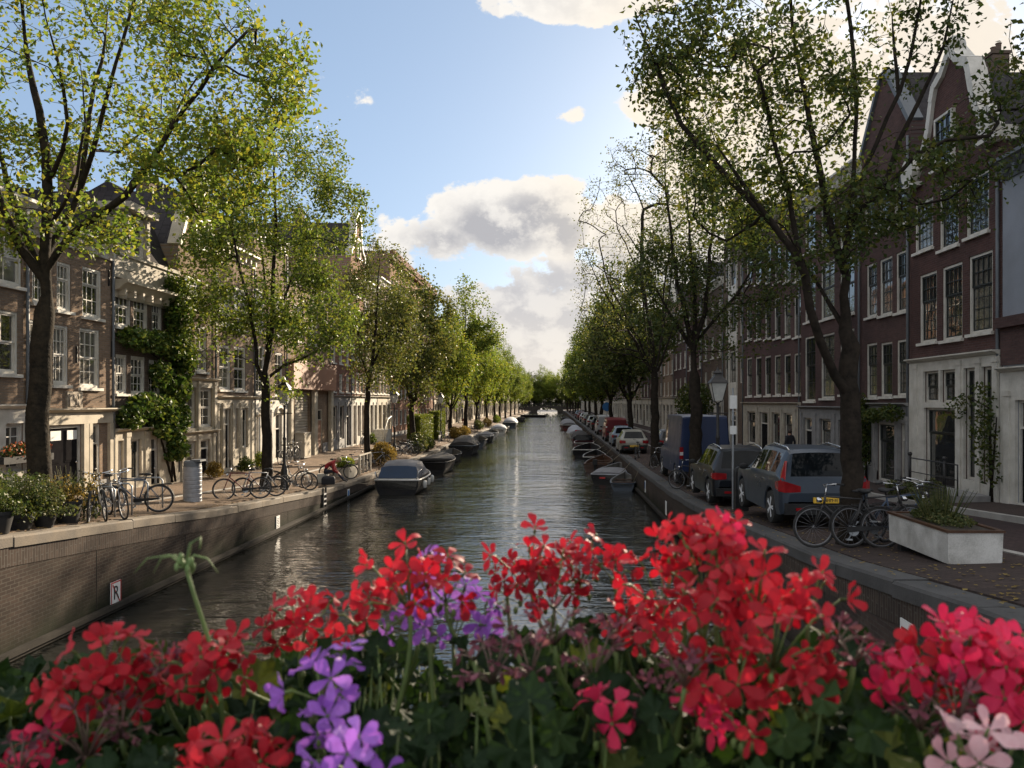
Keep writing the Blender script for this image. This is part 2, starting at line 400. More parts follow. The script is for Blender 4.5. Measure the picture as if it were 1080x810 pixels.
def door(root, u0, u1, z0, z1, mat='blackdoor', frame='white', light=.28, panes=1):
    w = u1-u0; h = z1-z0; t = .07
    b = MB(); b.box(0, t, .02, .14, 0, h); b.box(w-t, w, .02, .14, 0, h); b.box(t, w-t, .02, .14, h-t, h)
    hl = h*(1-light)
    if light: b.box(t, w-t, .02, .14, hl, hl+.06)
    o = link('door', b.mesh('door_frame', M[frame]), root, (u0, 0, z0))
    d = MB(); d.box(t, w-t, .07, .12, .02, hl)
    n = 2 if w > 1.6 else 1; pw = (w-2*t)/n
    for i in range(n):
        a = t+i*pw
        for q0, q1 in ((.15, hl*.42), (hl*.48, hl*.93)):
            d.box(a+.12, a+pw-.12, .055, .07, q0, q1); d.box(a+.17, a+pw-.17, .045, .055, q0+.05, q1-.05)
    d.build('door_leaf', M[mat], o)
    if light:
        g = MB(); g.box(t, w-t, .085, .1, hl+.06, h-t); g.build('pane', M['pane'], o)
    k = MB(); k.ball((w-t-.1, .03, hl*.47), .035); k.box(w-t-.11, w-t-.09, .03, .07, hl*.47-.01, hl*.47+.01); k.build('handle', M['chrome'], o, True)
    return o
def holed(b, U0, U1, Z0, Z1, holes, y, depth, mi=0):
    """front face with real openings and reveals of the given depth"""
    us = sorted({U0, U1, *[h[0] for h in holes], *[h[1] for h in holes]}); us = [u for u in us if U0 <= u <= U1]
    zs = sorted({Z0, Z1, *[h[2] for h in holes], *[h[3] for h in holes]}); zs = [z for z in zs if Z0 <= z <= Z1]
    for a0, a1 in zip(us[:-1], us[1:]):
        for c0, c1 in zip(zs[:-1], zs[1:]):
            um, zm = (a0+a1)/2, (c0+c1)/2
            if any(h[0] < um < h[1] and h[2] < zm < h[3] for h in holes): continue
            b.quad((a0,y,c0),(a1,y,c0),(a1,y,c1),(a0,y,c1), mi)
    for h0, h1, g0, g1 in holes:
        h0, h1, g0, g1 = max(h0,U0), min(h1,U1), max(g0,Z0), min(g1,Z1)
        if h1 <= h0 or g1 <= g0: continue
        d = y+depth
        b.quad((h0,y,g0),(h0,d,g0),(h0,d,g1),(h0,y,g1), mi); b.quad((h1,y,g0),(h1,y,g1),(h1,d,g1),(h1,d,g0), mi)
        b.quad((h0,y,g1),(h0,d,g1),(h1,d,g1),(h1,y,g1), mi); b.quad((h0,y,g0),(h1,y,g0),(h1,d,g0),(h0,d,g0), mi)
def cornice(root, w, z, h=.45, proj=.35, mat='white', u0=0., name='cornice'):
    pr = [(-.0, z-h), (-.06, z-h), (-.06, z-h*.62), (-proj*.45, z-h*.55), (-proj*.8, z-h*.25), (-proj, z-h*.18), (-proj, z), (.0, z)]
    b = MB(); b.loft([[(u, y, q) for y, q in pr] for u in (u0, u0+w)])
    n = int(w/.55)
    if h > .4:
        for i in range(n):
            c = u0+w*(i+.5)/n; b.box(c-.06, c+.06, -proj*.6, -.05, z-h*.9, z-h*.5)
    return b.build(name, M[mat], root)
class House:
    def __init__(s, side, ya, yb, zb, ztop, brick, label, depth=9., name='canal_house', cat='house'):
        s.side = side; s.w = yb-ya; s.ya, s.yb = ya, yb; s.zb = zb; s.H = ztop-zb; s.brick = brick; s.depth = depth
        s.root = thing(name, label, cat, (FL if side < 0 else FR, ya if side < 0 else yb, zb), math.pi/2 if side < 0 else -math.pi/2)
        s.holes = []; s.extra = MB()
    def u(s, Y): return Y-s.ya if s.side < 0 else s.yb-Y
    def rect(s, x0, x1, y0, y1):
        Yf = YL if s.side < 0 else YR
        Ya, Yb = sorted((Yf(x0), Yf(x1))); Ym = (Ya+Yb)/2
        ua, ub = sorted((s.u(Ya), s.u(Yb)))
        return max(.06, ua), min(s.w-.06, ub), zpx(y1, Ym)-s.zb, zpx(y0, Ym)-s.zb
    def win(s, r, **k):
        s.holes.append(r); return window(s.root, *r, **k)
    def door(s, r, **k):
        r = (r[0], r[1], max(r[2], .02), r[3]); s.holes.append(r); return door(s.root, *r, **k)
    def front(s, z0, z1, openings, mat='white', kinds=None, u0=.02, u1=None, corn=True, **wk):
        """timber/stone shopfront standing 8 cm proud; openings = [(u0,u1,z0,z1,kind)]"""
        u1 = u1 or s.w-.02
        b = MB(); hs = [o[:4] for o in openings]
        holed(b, u0, u1, z0, z1, hs, -.08, .078)
        b.quad((u0,-.08,z0),(u0,-.08,z1),(u0,.0,z1),(u0,.0,z0)); b.quad((u1,-.08,z0),(u1,.0,z0),(u1,.0,z1),(u1,-.08,z1))
        b.quad((u0,-.08,z1),(u1,-.08,z1),(u1,0,z1),(u0,0,z1))
        us = sorted([u0]+[o[0] for o in openings if o[2] < 1.2]); 
        gaps = []; prev = u0
        for o in sorted(openings):
            if o[0]-prev > .16: gaps.append((prev, o[0]))
            prev = max(prev, o[1])
        if u1-prev > .16: gaps.append((prev, u1))
        zt = max(h[3] for h in hs)+.1 if hs else z1-.5
        for a, c in gaps:
            m = min(.3, c-a)/2; cc = (a+c)/2
            b.box(cc-m*.8, cc+m*.8, -.12, -.081, z0+.25, zt); b.box(cc-m, cc+m, -.14, -.081, z0, z0+.25); b.box(cc-m, cc+m, -.14, -.081, zt, zt+.14)
        sf = b.build('shopfront', M[mat], s.root)
        for o in openings:
            s.holes.append(o[:4])
            if o[4] == 'door': door(s.root, *o[:4], **{k: v for k, v in wk.items() if k in ('mat','frame','light')})
            elif o[4] == 'shop': window(s.root, *o[:4], nx=1, ny=2, split=.7, sash=wk.get('sash','dark_paint'), frame=wk.get('frame','white'), sill=False)
            else: window(s.root, *o[:4], nx=2, ny=4, sash=wk.get('sash','white'), frame=wk.get('frame','white'), sill=False)
        if corn: cornice(s.root, u1-u0, z1+.14, .2, .26, mat, u0, 'shopfront_cornice')
    def finish(s, roof='ridge', corn=True, gable=None, rise=2.6, cmat='white', roofmat='roof', chimney=True, plinth=True, bricktop=None):
        w, H, D = s.w, s.H, s.depth
        b = MB(); holes = [h for h in s.holes]
        holed(b, 0, w, -.6, H, holes, 0, .22)
        b.quad((0,0,-.6),(0,D,-.6),(0,D,H),(0,0,H)); b.quad((w,0,-.6),(w,0,H),(w,D,H),(w,D,-.6)); b.quad((0,D,-.6),(w,D,-.6),(w,D,H),(0,D,H))
        b.quad((0,0,H),(w,0,H),(w,D,H),(0,D,H))
        if roof == 'gable':
            poly = gable or [(0, H+.002), (w, H+.002), (w/2+.3, H+rise), (w/2-.3, H+rise)]
            b.prism(poly, 0.003, .35)
        b.v += []; wall = MB(); wall = b
        wall.build('wall', M[s.brick], s.root)
        r = MB(); o = .002
        if roof == 'ridge':
            r.prism_x = None
            pr = [(.25, H+o), (D/2, H+rise), (D-.1, H+o)]
            r.loft([[(u, y, z) for y, z in pr] for u in (.06, w-.06)])
        elif roof == 'mansard':
            pr = [(.2, H+o), (.9, H+rise*.75), (D/2, H+rise), (D-.9, H+rise*.75), (D-.2, H+o)]
            r.loft([[(u, y, z) for y, z in pr] for u in (.06, w-.06)])
        elif roof == 'gable':
            hh = rise*.92
            r.loft([[(.08, y, H+o), (w-.08, y, H+o), (w/2, y, H+hh)] for y in (.36, D)])
        else:
            r.box(.2, w-.2, .3, D-.2, H+o, H+.25)
            if corn is False: pass
        ro = r.build('roof', M[roofmat], s.root)
        if chimney:
            c = MB(); cu = w*(.25 if s.ya % 2 < 1 else .75); zt = H+(rise if roof != 'flat' else .3)
            c.box(cu-.35, cu+.35, D*.5-.3, D*.5+.3, H+.3, zt+.75); c.box(cu-.4, cu+.4, D*.5-.35, D*.5+.35, zt+.752, zt+.86)
            for k in (-.17, .17): c.lathe([(.09, 0), (.1, .3), (.12, .32), (.1, .34)], 8, (cu+k, D*.5, zt+.862))
            c.build('chimney', M['brick_dark'], ro)
        if corn: cornice(s.root, w-.02, H+.004, .5, .38, cmat, .01)
        if plinth:
            p = MB(); us = sorted([(h[0], h[1]) for h in holes if h[2] < .5]); a = .0
            for h0, h1 in us+[(w, w)]:
                if h0-a > .1: p.box(a, h0, -.05, -.002, -.5, .35)
                a = max(a, h1)
            if p.v: p.build('plinth', M['greystone'], s.root)
        dp = MB(); dp.tube([(w-.1,-.07,H-.5),(w-.1,-.07,.3)], .045, 6); dp.build('drainpipe', M['lead'], s.root, True)
        return s.root
SUN_E = 4.3; SKY_E = .12; EXPO = 1.6
SKY_TINT = (.92,.96,1.0); SKY_FLAT = .85
CL_RIM = (2.75,2.64,2.48); CL_RIMSUN = (3.0,2.62,2.1); CL_CORE = (1.4,1.39,1.46); CL_CORESUN = (2.3,2.08,1.75); CL_LOW = (1.95,1.92,1.96); CL_HORIZ = (2.9,2.6,2.2)
SKY_BLUE = (.86,1.18,1.66)
# ------------------------------------------------------------------ left row, near to far
def cluster(mb, pts, nrm_up=.6, size=.1, jit=.0, rng=NR, fold=.25):
    """leaf shaped faces (two triangles folded on the midrib) at the given points"""
    pts = np.asarray(pts, float); n = len(pts)
    nr = rng.normal(size=(n,3)); nr[:,2] += nrm_up*1.5; nr /= np.linalg.norm(nr, axis=1)[:,None]
    d = rng.normal(size=(n,3)); d -= nr*(d*nr).sum(1)[:,None]; d /= np.linalg.norm(d, axis=1)[:,None]
    sd = np.cross(nr, d); sz = size*rng.uniform(.6, 1.25, n)[:,None]
    p0 = pts-d*sz*.5; p2 = pts+d*sz*.55; fo = nr*sz*fold*rng.uniform(.2,1.,n)[:,None]
    p1 = pts+sd*sz*.34-d*sz*.05+fo; p3 = pts-sd*sz*.34-d*sz*.05+fo
    return np.stack([p0,p1,p2,p3], 1).reshape(-1,3)
def leaf_obj(name, v, mat, parent, loc=None):
    n = len(v)//4; me = bpy.data.meshes.new(name)
    me.vertices.add(4*n); me.vertices.foreach_set('co', np.ascontiguousarray(v, dtype=np.float32).ravel())
    base = np.arange(n, dtype=np.int32)[:,None]*4
    tri = (base+np.array([0,1,2,0,2,3], dtype=np.int32)).ravel()
    me.loops.add(6*n); me.loops.foreach_set('vertex_index', tri)
    me.polygons.add(2*n); me.polygons.foreach_set('loop_start', np.arange(0, 6*n, 3, dtype=np.int32))
    me.materials.append(mat); me.update(calc_edges=True)
    return link(name, me, parent, loc)
def blobs(n, els, rng=NR, shell=.35):
    """points in a union of ellipsoids (cx,cy,cz,rx,ry,rz,weight)"""
    w = np.array([e[6] for e in els], float); w /= w.sum(); out = []
    for e, k in zip(els, rng.multinomial(n, w)):
        d = rng.normal(size=(k,3)); d /= np.linalg.norm(d, axis=1)[:,None]
        r = (shell+(1-shell)*rng.random(k))**(1/2.2)
        out.append(np.array(e[:3])+d*r[:,None]*np.array(e[3:6]))
    return np.concatenate(out)
zt = lambda x, y: zpx(y, YL(x))
h = House(-1, 9, YL(29), 1.95, zt(20,210), 'brick_brown', 'brown brick house with white ground floor and orange window box at the left edge')
h.win(h.rect(-10,23,240,300), nx=2, ny=3, split=.48); h.win(h.rect(-14,19,327,394), nx=2, ny=3, split=.5)
for k in range(3):
    h.win((1.2+2.6*k, 2.5+2.6*k, 4.9, 6.5), nx=2, ny=3); h.win((1.2+2.6*k, 2.5+2.6*k, 2.7, 4.3), nx=2, ny=3)
r = h.rect(3,24,420,472)
h.front(-.3, 2.35, [(*r[:2], .75, 2.0, 'win'), (1.0,2.1,.0,2.0,'door'), (3,4.4,.5,2.0,'win'), (5.4,6.8,.5,2.0,'win'), (7.8,9,.5,2.0,'win')])
h.finish(rise=2.8)
L0root = h.root
h = House(-1, YL(29), YL(119), 1.75, zt(118,259), 'brick_brown', 'brown brick house with carved stone plaque above a wide black double garage door')
for r in ((87,107,283,335),(60,75,277,328),(34,49,270,320)): h.win(h.rect(*r), nx=3, ny=3, split=.66)
for r in ((84,105,347,409),(56,72,343,406),(31,46,338,400)): h.win(h.rect(*r), nx=3, ny=4, split=.5)
zf = h.rect(60,70,436,437)[3]; zd = h.rect(60,70,449,450)[3]
b = MB(); b.box(.02, h.w-.02, -.09, -.002, zd+.03, zf); b.build('frieze', M['cream'], h.root); cornice(h.root, h.w-.04, zf+.14, .2, .28, 'cream', .02, 'shopfront_cornice')
r = h.rect(49,85,450,500); h.door((r[0], r[1], .02, zd), light=.0); rr = h.rect(95,105,450,500); h.door((rr[0], rr[1], .02, zd), light=.3); r3 = h.rect(33,43,450,500); h.win((r3[0], r3[1], .8, zd), nx=2, ny=3)
for k in (.08,.56):
    u = r[0]+(r[1]-r[0])*k; b = MB(); b.box(u+.1, u+(r[1]-r[0])*.36, .03, .044, zd*.8, zd*.93); b.build('door_notice', M['signwhite'], h.root)
b = MB()
for a_, c_ in ((r[1]+.02, r[1]+.3), (h.w-.32, h.w-.04), (rr[0]-.22, rr[0]-.02)): b.box(a_, c_, -.1, -.002, 0, zd+.028)
b.build('pilaster', M['cream'], h.root)
pr = h.rect(69,85,413,431); b = MB(); b.box(pr[0], pr[1], -.06, -.002, pr[2], pr[3]); b.box(pr[0]+.08, pr[1]-.08, -.09, -.06, pr[2]+.07, pr[3]-.07)
for i in range(9): b.ball(((pr[0]+.15+(pr[1]-pr[0]-.3)*random.random()), -.09, pr[2]+.12+(pr[3]-pr[2]-.24)*random.random()), .06, 8, 5, sq=(1,.5,1.4))
b.build('stone_plaque', M['plaque'], h.root, True, 50)
b = MB()
for x, y in ((80,365),(117,360),(114,285)):
    q = h.rect(x,x+1,y,y+8); b.box(q[0]-.02, q[0]+.02, -.05, -.002, q[3]-.5, q[3])
b.build('wall_anchor', M['iron'], h.root)
h.finish(rise=2.6)
# ivy house
h = House(-1, YL(119), YL(188), 1.6, zt(120,268), 'brick_dark', 'dark brick house overgrown with ivy, with a tan parapet and a single attic dormer')
for r in ((122,138,302,345),(141,156,305,350),(160,171,312,350),(122,134,374,415),(138,153,376,416),(157,170,380,416)): h.win(h.rect(*r), nx=3, ny=4, split=.5)
zf = h.rect(140,150,455,460)[3]
h.front(-.3, zf, [(*h.rect(122,128,462,505)[:2], .02, zf-.25, 'door'), (*h.rect(136,147,462,505)[:2], .3, zf-.25, 'shop'), (*h.rect(157,166,462,505)[:2], .02, zf-.25, 'door')], mat='cream')
h.finish(roof='mansard', rise=2.4, corn=False, chimney=False)
cornice(h.root, h.w+.1, zt(150,303)-1.6, .55, .5, 'cream', -.05)
b = MB(); za = zt(150,300)-1.6
b.box(.0, h.w, -.05, .25, za+.003, h.H+.02); b.box(-.03, h.w+.03, -.12, .3, h.H+.022, h.H+.14)
for k in (.12,.72): b.box(h.w*k, h.w*k+.75, -.075, -.051, za+.3, h.H-.2)
b.build('parapet', M['stone'], h.root)
d = h.rect(139,155,230,272); b = MB(); zd = d[2]
b.box(d[0]-.22, d[0]-.02, .0, 2.2, h.H+.145, d[3]+.1); b.box(d[1]+.02, d[1]+.22, .0, 2.2, h.H+.145, d[3]+.1); b.box(d[0]-.45, d[1]+.45, -.2, 2.4, d[3]+.102, d[3]+.35); b.box(d[0]-.02,d[1]+.02,.3,.4,h.H+.145,d[3]+.1)
do = b.build('dormer', M['stone'], h.root); window(do, d[0], d[1], h.H+.2, d[3], nx=2, ny=4, yo=.1, sill=False)
ivyroot = h; 
# yellow brick neighbour
h = House(-1, YL(188), YL(227), 1.62, zt(200,262), 'brick_tan', 'narrow tan brick house with two tiers of cream shop windows beside the ivy', name='canal_house')
h.win(h.rect(195,213,292,325), nx=3, ny=3, split=.5); h.win(h.rect(194,203,344,393), nx=1, ny=3); h.win(h.rect(206,218,344,392), nx=2, ny=3)
za, zb_ = h.rect(200,210,458,459)[3], h.rect(200,210,402,403)[3]
h.front(za+.05, zb_, [(*h.rect(192,206,406,455)[:2], za+.25, zb_-.25, 'win'), (*h.rect(209,223,406,455)[:2], za+.25, zb_-.25, 'win')], mat='cream')
h.front(-.3, za, [(*h.rect(193,206,468,500)[:2], .2, za-.25, 'win'), (*h.rect(209,220,468,500)[:2], .02, za-.25, 'door')], mat='cream')
g = [(0,h.H+.002),(h.w,h.H+.002),(h.w*.8,h.H+1.4),(h.w*.66,h.H+1.5),(h.w*.62,h.H+2.8),(h.w*.5,h.H+3.2),(h.w*.38,h.H+2.8),(h.w*.34,h.H+1.5),(h.w*.2,h.H+1.4)]
def gable_trim(root, poly, mat='white', t=.16, skip=2):
    b = MB(); n = len(poly)
    for i in range(1, n):
        a, c = Vector((poly[i][0], 0, poly[i][1])), Vector((poly[(i+1)%n][0], 0, poly[(i+1)%n][1]))
        d = c-a; L = d.length
        if L < .02: continue
        d.normalize(); nn = Vector((d.z, 0, -d.x))
        if i == 0: continue
        b.obox((a+c)/2+Vector((0,.13,0))+nn*-.0, d*(L/2+.03), Vector((0,.235+.007*(i%3),0)), nn*(t/2+.006*(i%2)))
    return b.build('gable_coping', M[mat], root)
window(h.root, h.w/2-.4, h.w/2+.4, h.H-.9+1.0, h.H+1.25, nx=2, ny=2, yo=-.155)
h.finish(roof='gable', gable=g, rise=2.6, corn=False); gable_trim(h.root, g, 'cream')
h = House(-1, YL(227), YL(268), 1.64, zt(245,262), 'brick_brown', 'brown brick house with cream pilastered shop front, left of the white house with arched doors')
for r in ((231,243,364,411),(247,259,366,412)): h.win(h.rect(*r), nx=2, ny=4)
for r in ((231,243,300,345),(247,259,304,348)): h.win(h.rect(*r), nx=2, ny=4)
zf = h.rect(240,250,421,422)[3]
h.front(-.3, zf, [(*h.rect(229,232,430,500)[:2], .02, zf-.4, 'door'), (*h.rect(235,242,430,500)[:2], .02, zf-.4, 'door'), (*h.rect(246,250,430,500)[:2], .8, zf-.4, 'shop'), (*h.rect(254,260,430,500)[:2], .8, zf-.4, 'shop')], mat='cream')
h.finish(rise=2.5, cmat='cream')
h = House(-1, YL(268), YL(302), 1.65, zt(285,250), 'brick_tan', 'house with whitewashed ground floor and arched doorways behind the second left tree')
for r in ((270,279,365,415),(290,298,372,418)): h.win(h.rect(*r), nx=2, ny=4)
for r in ((270,279,305,350),(290,298,312,355)): h.win(h.rect(*r), nx=2, ny=4)
zf = h.rect(280,285,421,422)[3]; ar = [(*h.rect(264.5,271,440,500)[:2], .02, zf-.75, 'door'), (*h.rect(289,296,440,500)[:2], .02, zf-.75, 'door'), (*h.rect(275,281,440,500)[:2], .9, zf-.75, 'win')]
h.front(-.3, zf, ar, mat='white', light=.35)
b = MB()
for o in ar[:2]:
    c, rr = (o[0]+o[1])/2, (o[1]-o[0])/2
    pts = [(c+rr*1.15*math.cos(a), -.1, o[3]-.05+rr*.8*math.sin(a)) for a in np.linspace(0, math.pi, 9)]; b.tube(pts, .09, 6)
b.build('door_arch', M['cream'], h.root, True)
h.finish(rise=2.2)
# garage
h = House(-1, YL(302)+.02, YL(348), 1.66, zt(330,300), 'brick_tan', 'building with a broad smooth brown panel over a cream roller shutter garage', name='garage_building', cat='building')
zp0, zp1 = h.rect(320,330,411,412)[3], h.rect(320,330,384,385)[3]
b = MB(); b.box(-.02, h.w+.02, -.4, -.002, zp0, zp1); b.box(-.03,h.w+.03,-.44,-.002,zp1+.002,zp1+.1); b.build('brown_panel', M['brownpanel'], h.root)
r = h.rect(311,327,415,480); h.holes.append((r[0], r[1], .02, zp0-.1))
b = MB(); n = 22
for i in range(n):
    z0 = .02+(zp0-.12)*i/n; z1 = .02+(zp0-.12)*(i+1)/n
    b.loft([[(u,.18,z0),(u,.13,z0+.03),(u,.13,z1-.03),(u,.18,z1)] for u in (r[0], r[1])])
b.build('roller_shutter', M['shutter'], h.root)
r2 = h.rect(335,340,415,480); h.door((r2[0], r2[1], .02, 2.4), mat='brownpanel', frame='cream')
for q in ((.05,.4),(r[1]+.1, r[1]+.7),(h.w-.6,h.w-.1)):
    b = MB(); b.box(q[0], q[1], -.25, -.06, -.3, zp0-.002); b.build('pier', M['cream'], h.root)
for r in ((310,320,322,360),(325,335,328,364)): h.win(h.rect(*r), nx=2, ny=3)
h.finish(rise=1.8, roof='flat', chimney=False, cmat='stone')
# programmatic houses -------------------------------------------------------
def gen(side, ya, yb, H, brick, label, nf=4, nc=3, roof='ridge', shop='cream', sash='white', frame='white', ww=.95, lite=False, gable=None, rise=2.4, cm='white', top=True, gtrim=True, zb=None, wh=.62, roofmat='roof'):
    zb = zb if zb is not None else (gz(FL+.2, (ya+yb)/2) if side < 0 else gz(FR-.2, (ya+yb)/2)+.05)
    h = House(side, ya, yb, zb, zb+H, brick, label)
    gf = 3.3; fh = (H-gf-.7)/(nf-1)
    for f in range(nf-1):
        z0 = gf+.35+f*fh; hh = fh*(wh+.02*(1-f))
        for c in range(nc):
            uc = h.w*(c+.5)/nc
            h.win((uc-ww/2, uc+ww/2, z0, z0+hh), nx=2, ny=4, sash=sash, frame=frame, lite=lite, pane='pane2' if random.random() < .2 else 'pane')
    if shop:
        ops = []; nn = nc if nc < 4 else nc-1; dk = random.randrange(nn)
        for c in range(nn):
            a, e = h.w*(c+.18)/nn, h.w*(c+.82)/nn
            ops.append((a, e, .03, gf-.55, 'door') if c == dk else (a, e, .55, gf-.55, 'shop'))
        h.front(-.3, gf, ops, mat=shop)
    else:
        for c in range(nc):
            uc = h.w*(c+.5)/nc
            if c == 0: h.door((uc-.5, uc+.5, .03, 2.6))
            else: h.win((uc-ww/2, uc+ww/2, .8, 2.7), nx=2, ny=3, sash=sash, lite=lite)
    g = None
    if roof == 'gable':
        w, t = h.w, rise
        g = {'step': [(0,H+.002),(w,H+.002),(w,H+t*.2),(w*.84,H+t*.2),(w*.84,H+t*.45),(w*.7,H+t*.45),(w*.7,H+t*.72),(w*.58,H+t*.72),(w*.58,H+t),(w*.42,H+t),(w*.42,H+t*.72),(w*.3,H+t*.72),(w*.3,H+t*.45),(w*.16,H+t*.45),(w*.16,H+t*.2),(0,H+t*.2)],
             'neck': [(0,H+.002),(w,H+.002),(w,H+t*.12),(w*.86,H+t*.2),(w*.74,H+t*.42),(w*.69,H+t*.8),(w*.6,H+t*.88),(w*.5,H+t),(w*.4,H+t*.88),(w*.31,H+t*.8),(w*.26,H+t*.42),(w*.14,H+t*.2),(0,H+t*.12)],
             'spout': [(0,H+.002),(w,H+.002),(w*.56,H+t),(w*.44,H+t)]}[gable or 'spout']
        window(h.root, h.w/2-.45, h.w/2+.45, H+.05, H+min(1.5, t*.5), nx=2, ny=2, yo=-.155, sash=sash, lite=lite)
    h.finish(roof=roof, gable=g, rise=rise*(.85 if roof == 'gable' else 1), corn=(roof != 'gable'), cmat=cm, roofmat=roofmat)
    if g and gtrim: gable_trim(h.root, g, cm)
    return h
gen(-1, YL(348)+.02, YL(370), 9.6, 'brick_red', 'red brick house with grey stone base right of the roller shutter garage', 4, 3, 'ridge', 'greystone', ww=.8)
gen(-1, YL(370)+.02, YL(384), 13.2, 'brick_orange', 'tall orange brick house with a white edged neck gable behind the third left tree', 5, 3, 'gable', 'white', gable='neck', rise=3.4)
gen(-1, YL(384)+.02, YL(397), 12.0, 'brick_dark', 'dark house with pale ground floor, two doors before the long orange apartment block', 4, 3, 'ridge', 'white', rise=2.2)
gen(-1, YL(397)+.02, YL(411), 13.0, 'brick_brown', 'broad brown house directly before the long orange apartment block', 4, 4, 'ridge', 'cream', rise=2.4)
# long apartment block
ya, yb = YL(411)+.02, YL(457); zb = 1.5; H = zpx(297, YL(444))-zb
h = House(-1, ya, yb, zb, zb+H, 'brick_orange', 'long tall orange brick apartment block with a flat roof and white top floor windows', name='apartment_block', cat='building')
nf = 6; fh = (H-1.9)/nf
for f in range(nf):
    for c in range(12):
        uc = h.w*(c+.5)/12; z0 = .9+f*fh
        h.win((uc-.6, uc+.6, z0, z0+fh*.6), nx=2, ny=2, lite=True)
h.finish(roof='flat', corn=False, chimney=False)
b = MB(); b.box(-.05, h.w+.05, -.35, -.002, H-.55, H-.3); b.box(-.08, h.w+.08, -.45, -.002, H-.29, H+.25); b.build('roof_band', M['brick_red'], h.root)
b = MB(); z = .9+5*fh; b.box(0, h.w, -.05, -.003, z-.32, z-.12); b.build('string_course', M['white'], h.root)
gen(-1, YL(457)+.05, YL(466.5), 11.2, 'brick_tan', 'tan house with black mansard roof right of the long apartment block', 4, 3, 'mansard', 'cream', lite=True, rise=3.6)
gen(-1, YL(466.5)+.05, YL(474), 10.4, 'brick_brown', 'brown house with steep dark roof, second beyond the long apartment block', 4, 3, 'ridge', 'cream', lite=True, rise=4.2)
far_words = ['narrow', 'broad', 'plain', 'tall', 'low', 'slim']
y = YL(474)+.1; k = 0; bl = ['brick_brown','brick_tan','brick_dark','brick_red']
while y < 320:
    w = 5.5+(k*37 % 5)*.8; hh = 10+(k*53 % 7)*.6
    o = gen(-1, y, y+w, hh, bl[k % 4], 'distant canal house glimpsed behind the far left trees', 4, 2, ['ridge','gable','mansard'][k % 3], 'cream', lite=True, gable=['neck','spout','step'][k % 3], rise=2.8, ww=1.1)
    o.root['group'] = 'distant houses behind the left row of trees'
    y += w+.06; k += 1
# ------------------------------------------------------------------ right row, near to far (facades in shade)
zt = lambda x, y: zpx(y, YR(x))
h = House(1, 13.5, YR(1057)-.02, 1.95, zt(1070,165), 'greyplaster', 'house with blank grey plastered upper wall and dark mansard at the right edge')
h.front(-.3, 3.3, [(.7,1.7,.02,2.6,'door'),(2.6,4.2,.5,2.6,'shop'),(5,6.4,.5,2.6,'shop')], mat='white')
b = MB(); b.box(0, h.w-.02, -.06, -.002, 3.5, zt(1068,345)-1.95); b.box(-.0, h.w-.02, -.2, -.002, zt(1068,345)-1.948, zt(1068,340)-1.8); b.build('brick_band', M['brick_plum'], h.root)
h.finish(roof='mansard', rise=2.9, corn=True, cmat='lead', plinth=False)
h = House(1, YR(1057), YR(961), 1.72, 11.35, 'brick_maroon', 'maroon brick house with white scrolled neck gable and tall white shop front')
for r in ((965,984,212,264),(991,1011,196,261),(1019,1043,184,247)): h.win(h.rect(*r), nx=4, ny=5, split=.62, sash='dark_paint')
for r in ((970,988,288,361),(994,1015,279,358),(1022,1047,267,351)): h.win(h.rect(*r), nx=4, ny=6, split=.6, sash='dark_paint')
zf = h.rect(1005,1015,379,380)[3]; zm = h.rect(990,1000,428,429)[3]
ops = [(*h.rect(976,992.5,400,500)[:2], zm+.1, zf-.28, 'win'), (*h.rect(994.5,1010,400,500)[:2], zm+.1, zf-.28, 'win'), (*h.rect(977,1010,400,500)[:2], .12, zm-.06, 'shop'),
       (*h.rect(1019,1032,400,500)[:2], .6, zf-.28, 'shop'), (*h.rect(1038,1050,400,500)[:2], .6, zf-.28, 'shop')]
h.front(-.3, zf, ops, mat='white', sash='dark_paint')
w, H = h.w, h.H; t = 3.5
g = [(0,H+.002),(w,H+.002),(w,H+.25),(w*.92,H+.3),(w*.84,H+.75),(w*.76,H+1.5),(w*.71,H+2.4),(w*.68,H+2.75),(w*.6,H+2.95),(w*.5,H+t),(w*.4,H+2.95),(w*.32,H+2.75),(w*.29,H+2.4),(w*.24,H+1.5),(w*.16,H+.75),(w*.08,H+.3),(0,H+.25)]
window(h.root, *h.rect(989,1008,126,184)[:2], H+.15, H+1.7, nx=3, ny=4, yo=-.155, sash='dark_paint')
h.finish(roof='gable', gable=g, rise=2.9, corn=False)
gc = gable_trim(h.root, g, 'white', .25)
b = MB()
for uu, s_ in ((w*.94, 1), (w*.06, -1)):
    b = MB(); b.lathe([(.001,-.32),(.42,-.3),(.44,-.1),(.3,-.08),(.28,-.02),(.001,-.02)], 16, (uu, 0, H+.55), 'y'); b.box(uu-.5, uu+.5, -.3, -.02, H+.02, H+.14); b.build('volute', M['white'], h.root, True, 40)
b = MB(); b.ball((w*.5,.1,H+t+.1),.3, 12, 8); b.build('finial', M['white'], h.root, True, 40)
b = MB(); sx = h.rect(1004,1010,500,510); 
b = MB(); z0 = gz(FR-1, YR(1030))+.07
R1root = h.root; R1 = h
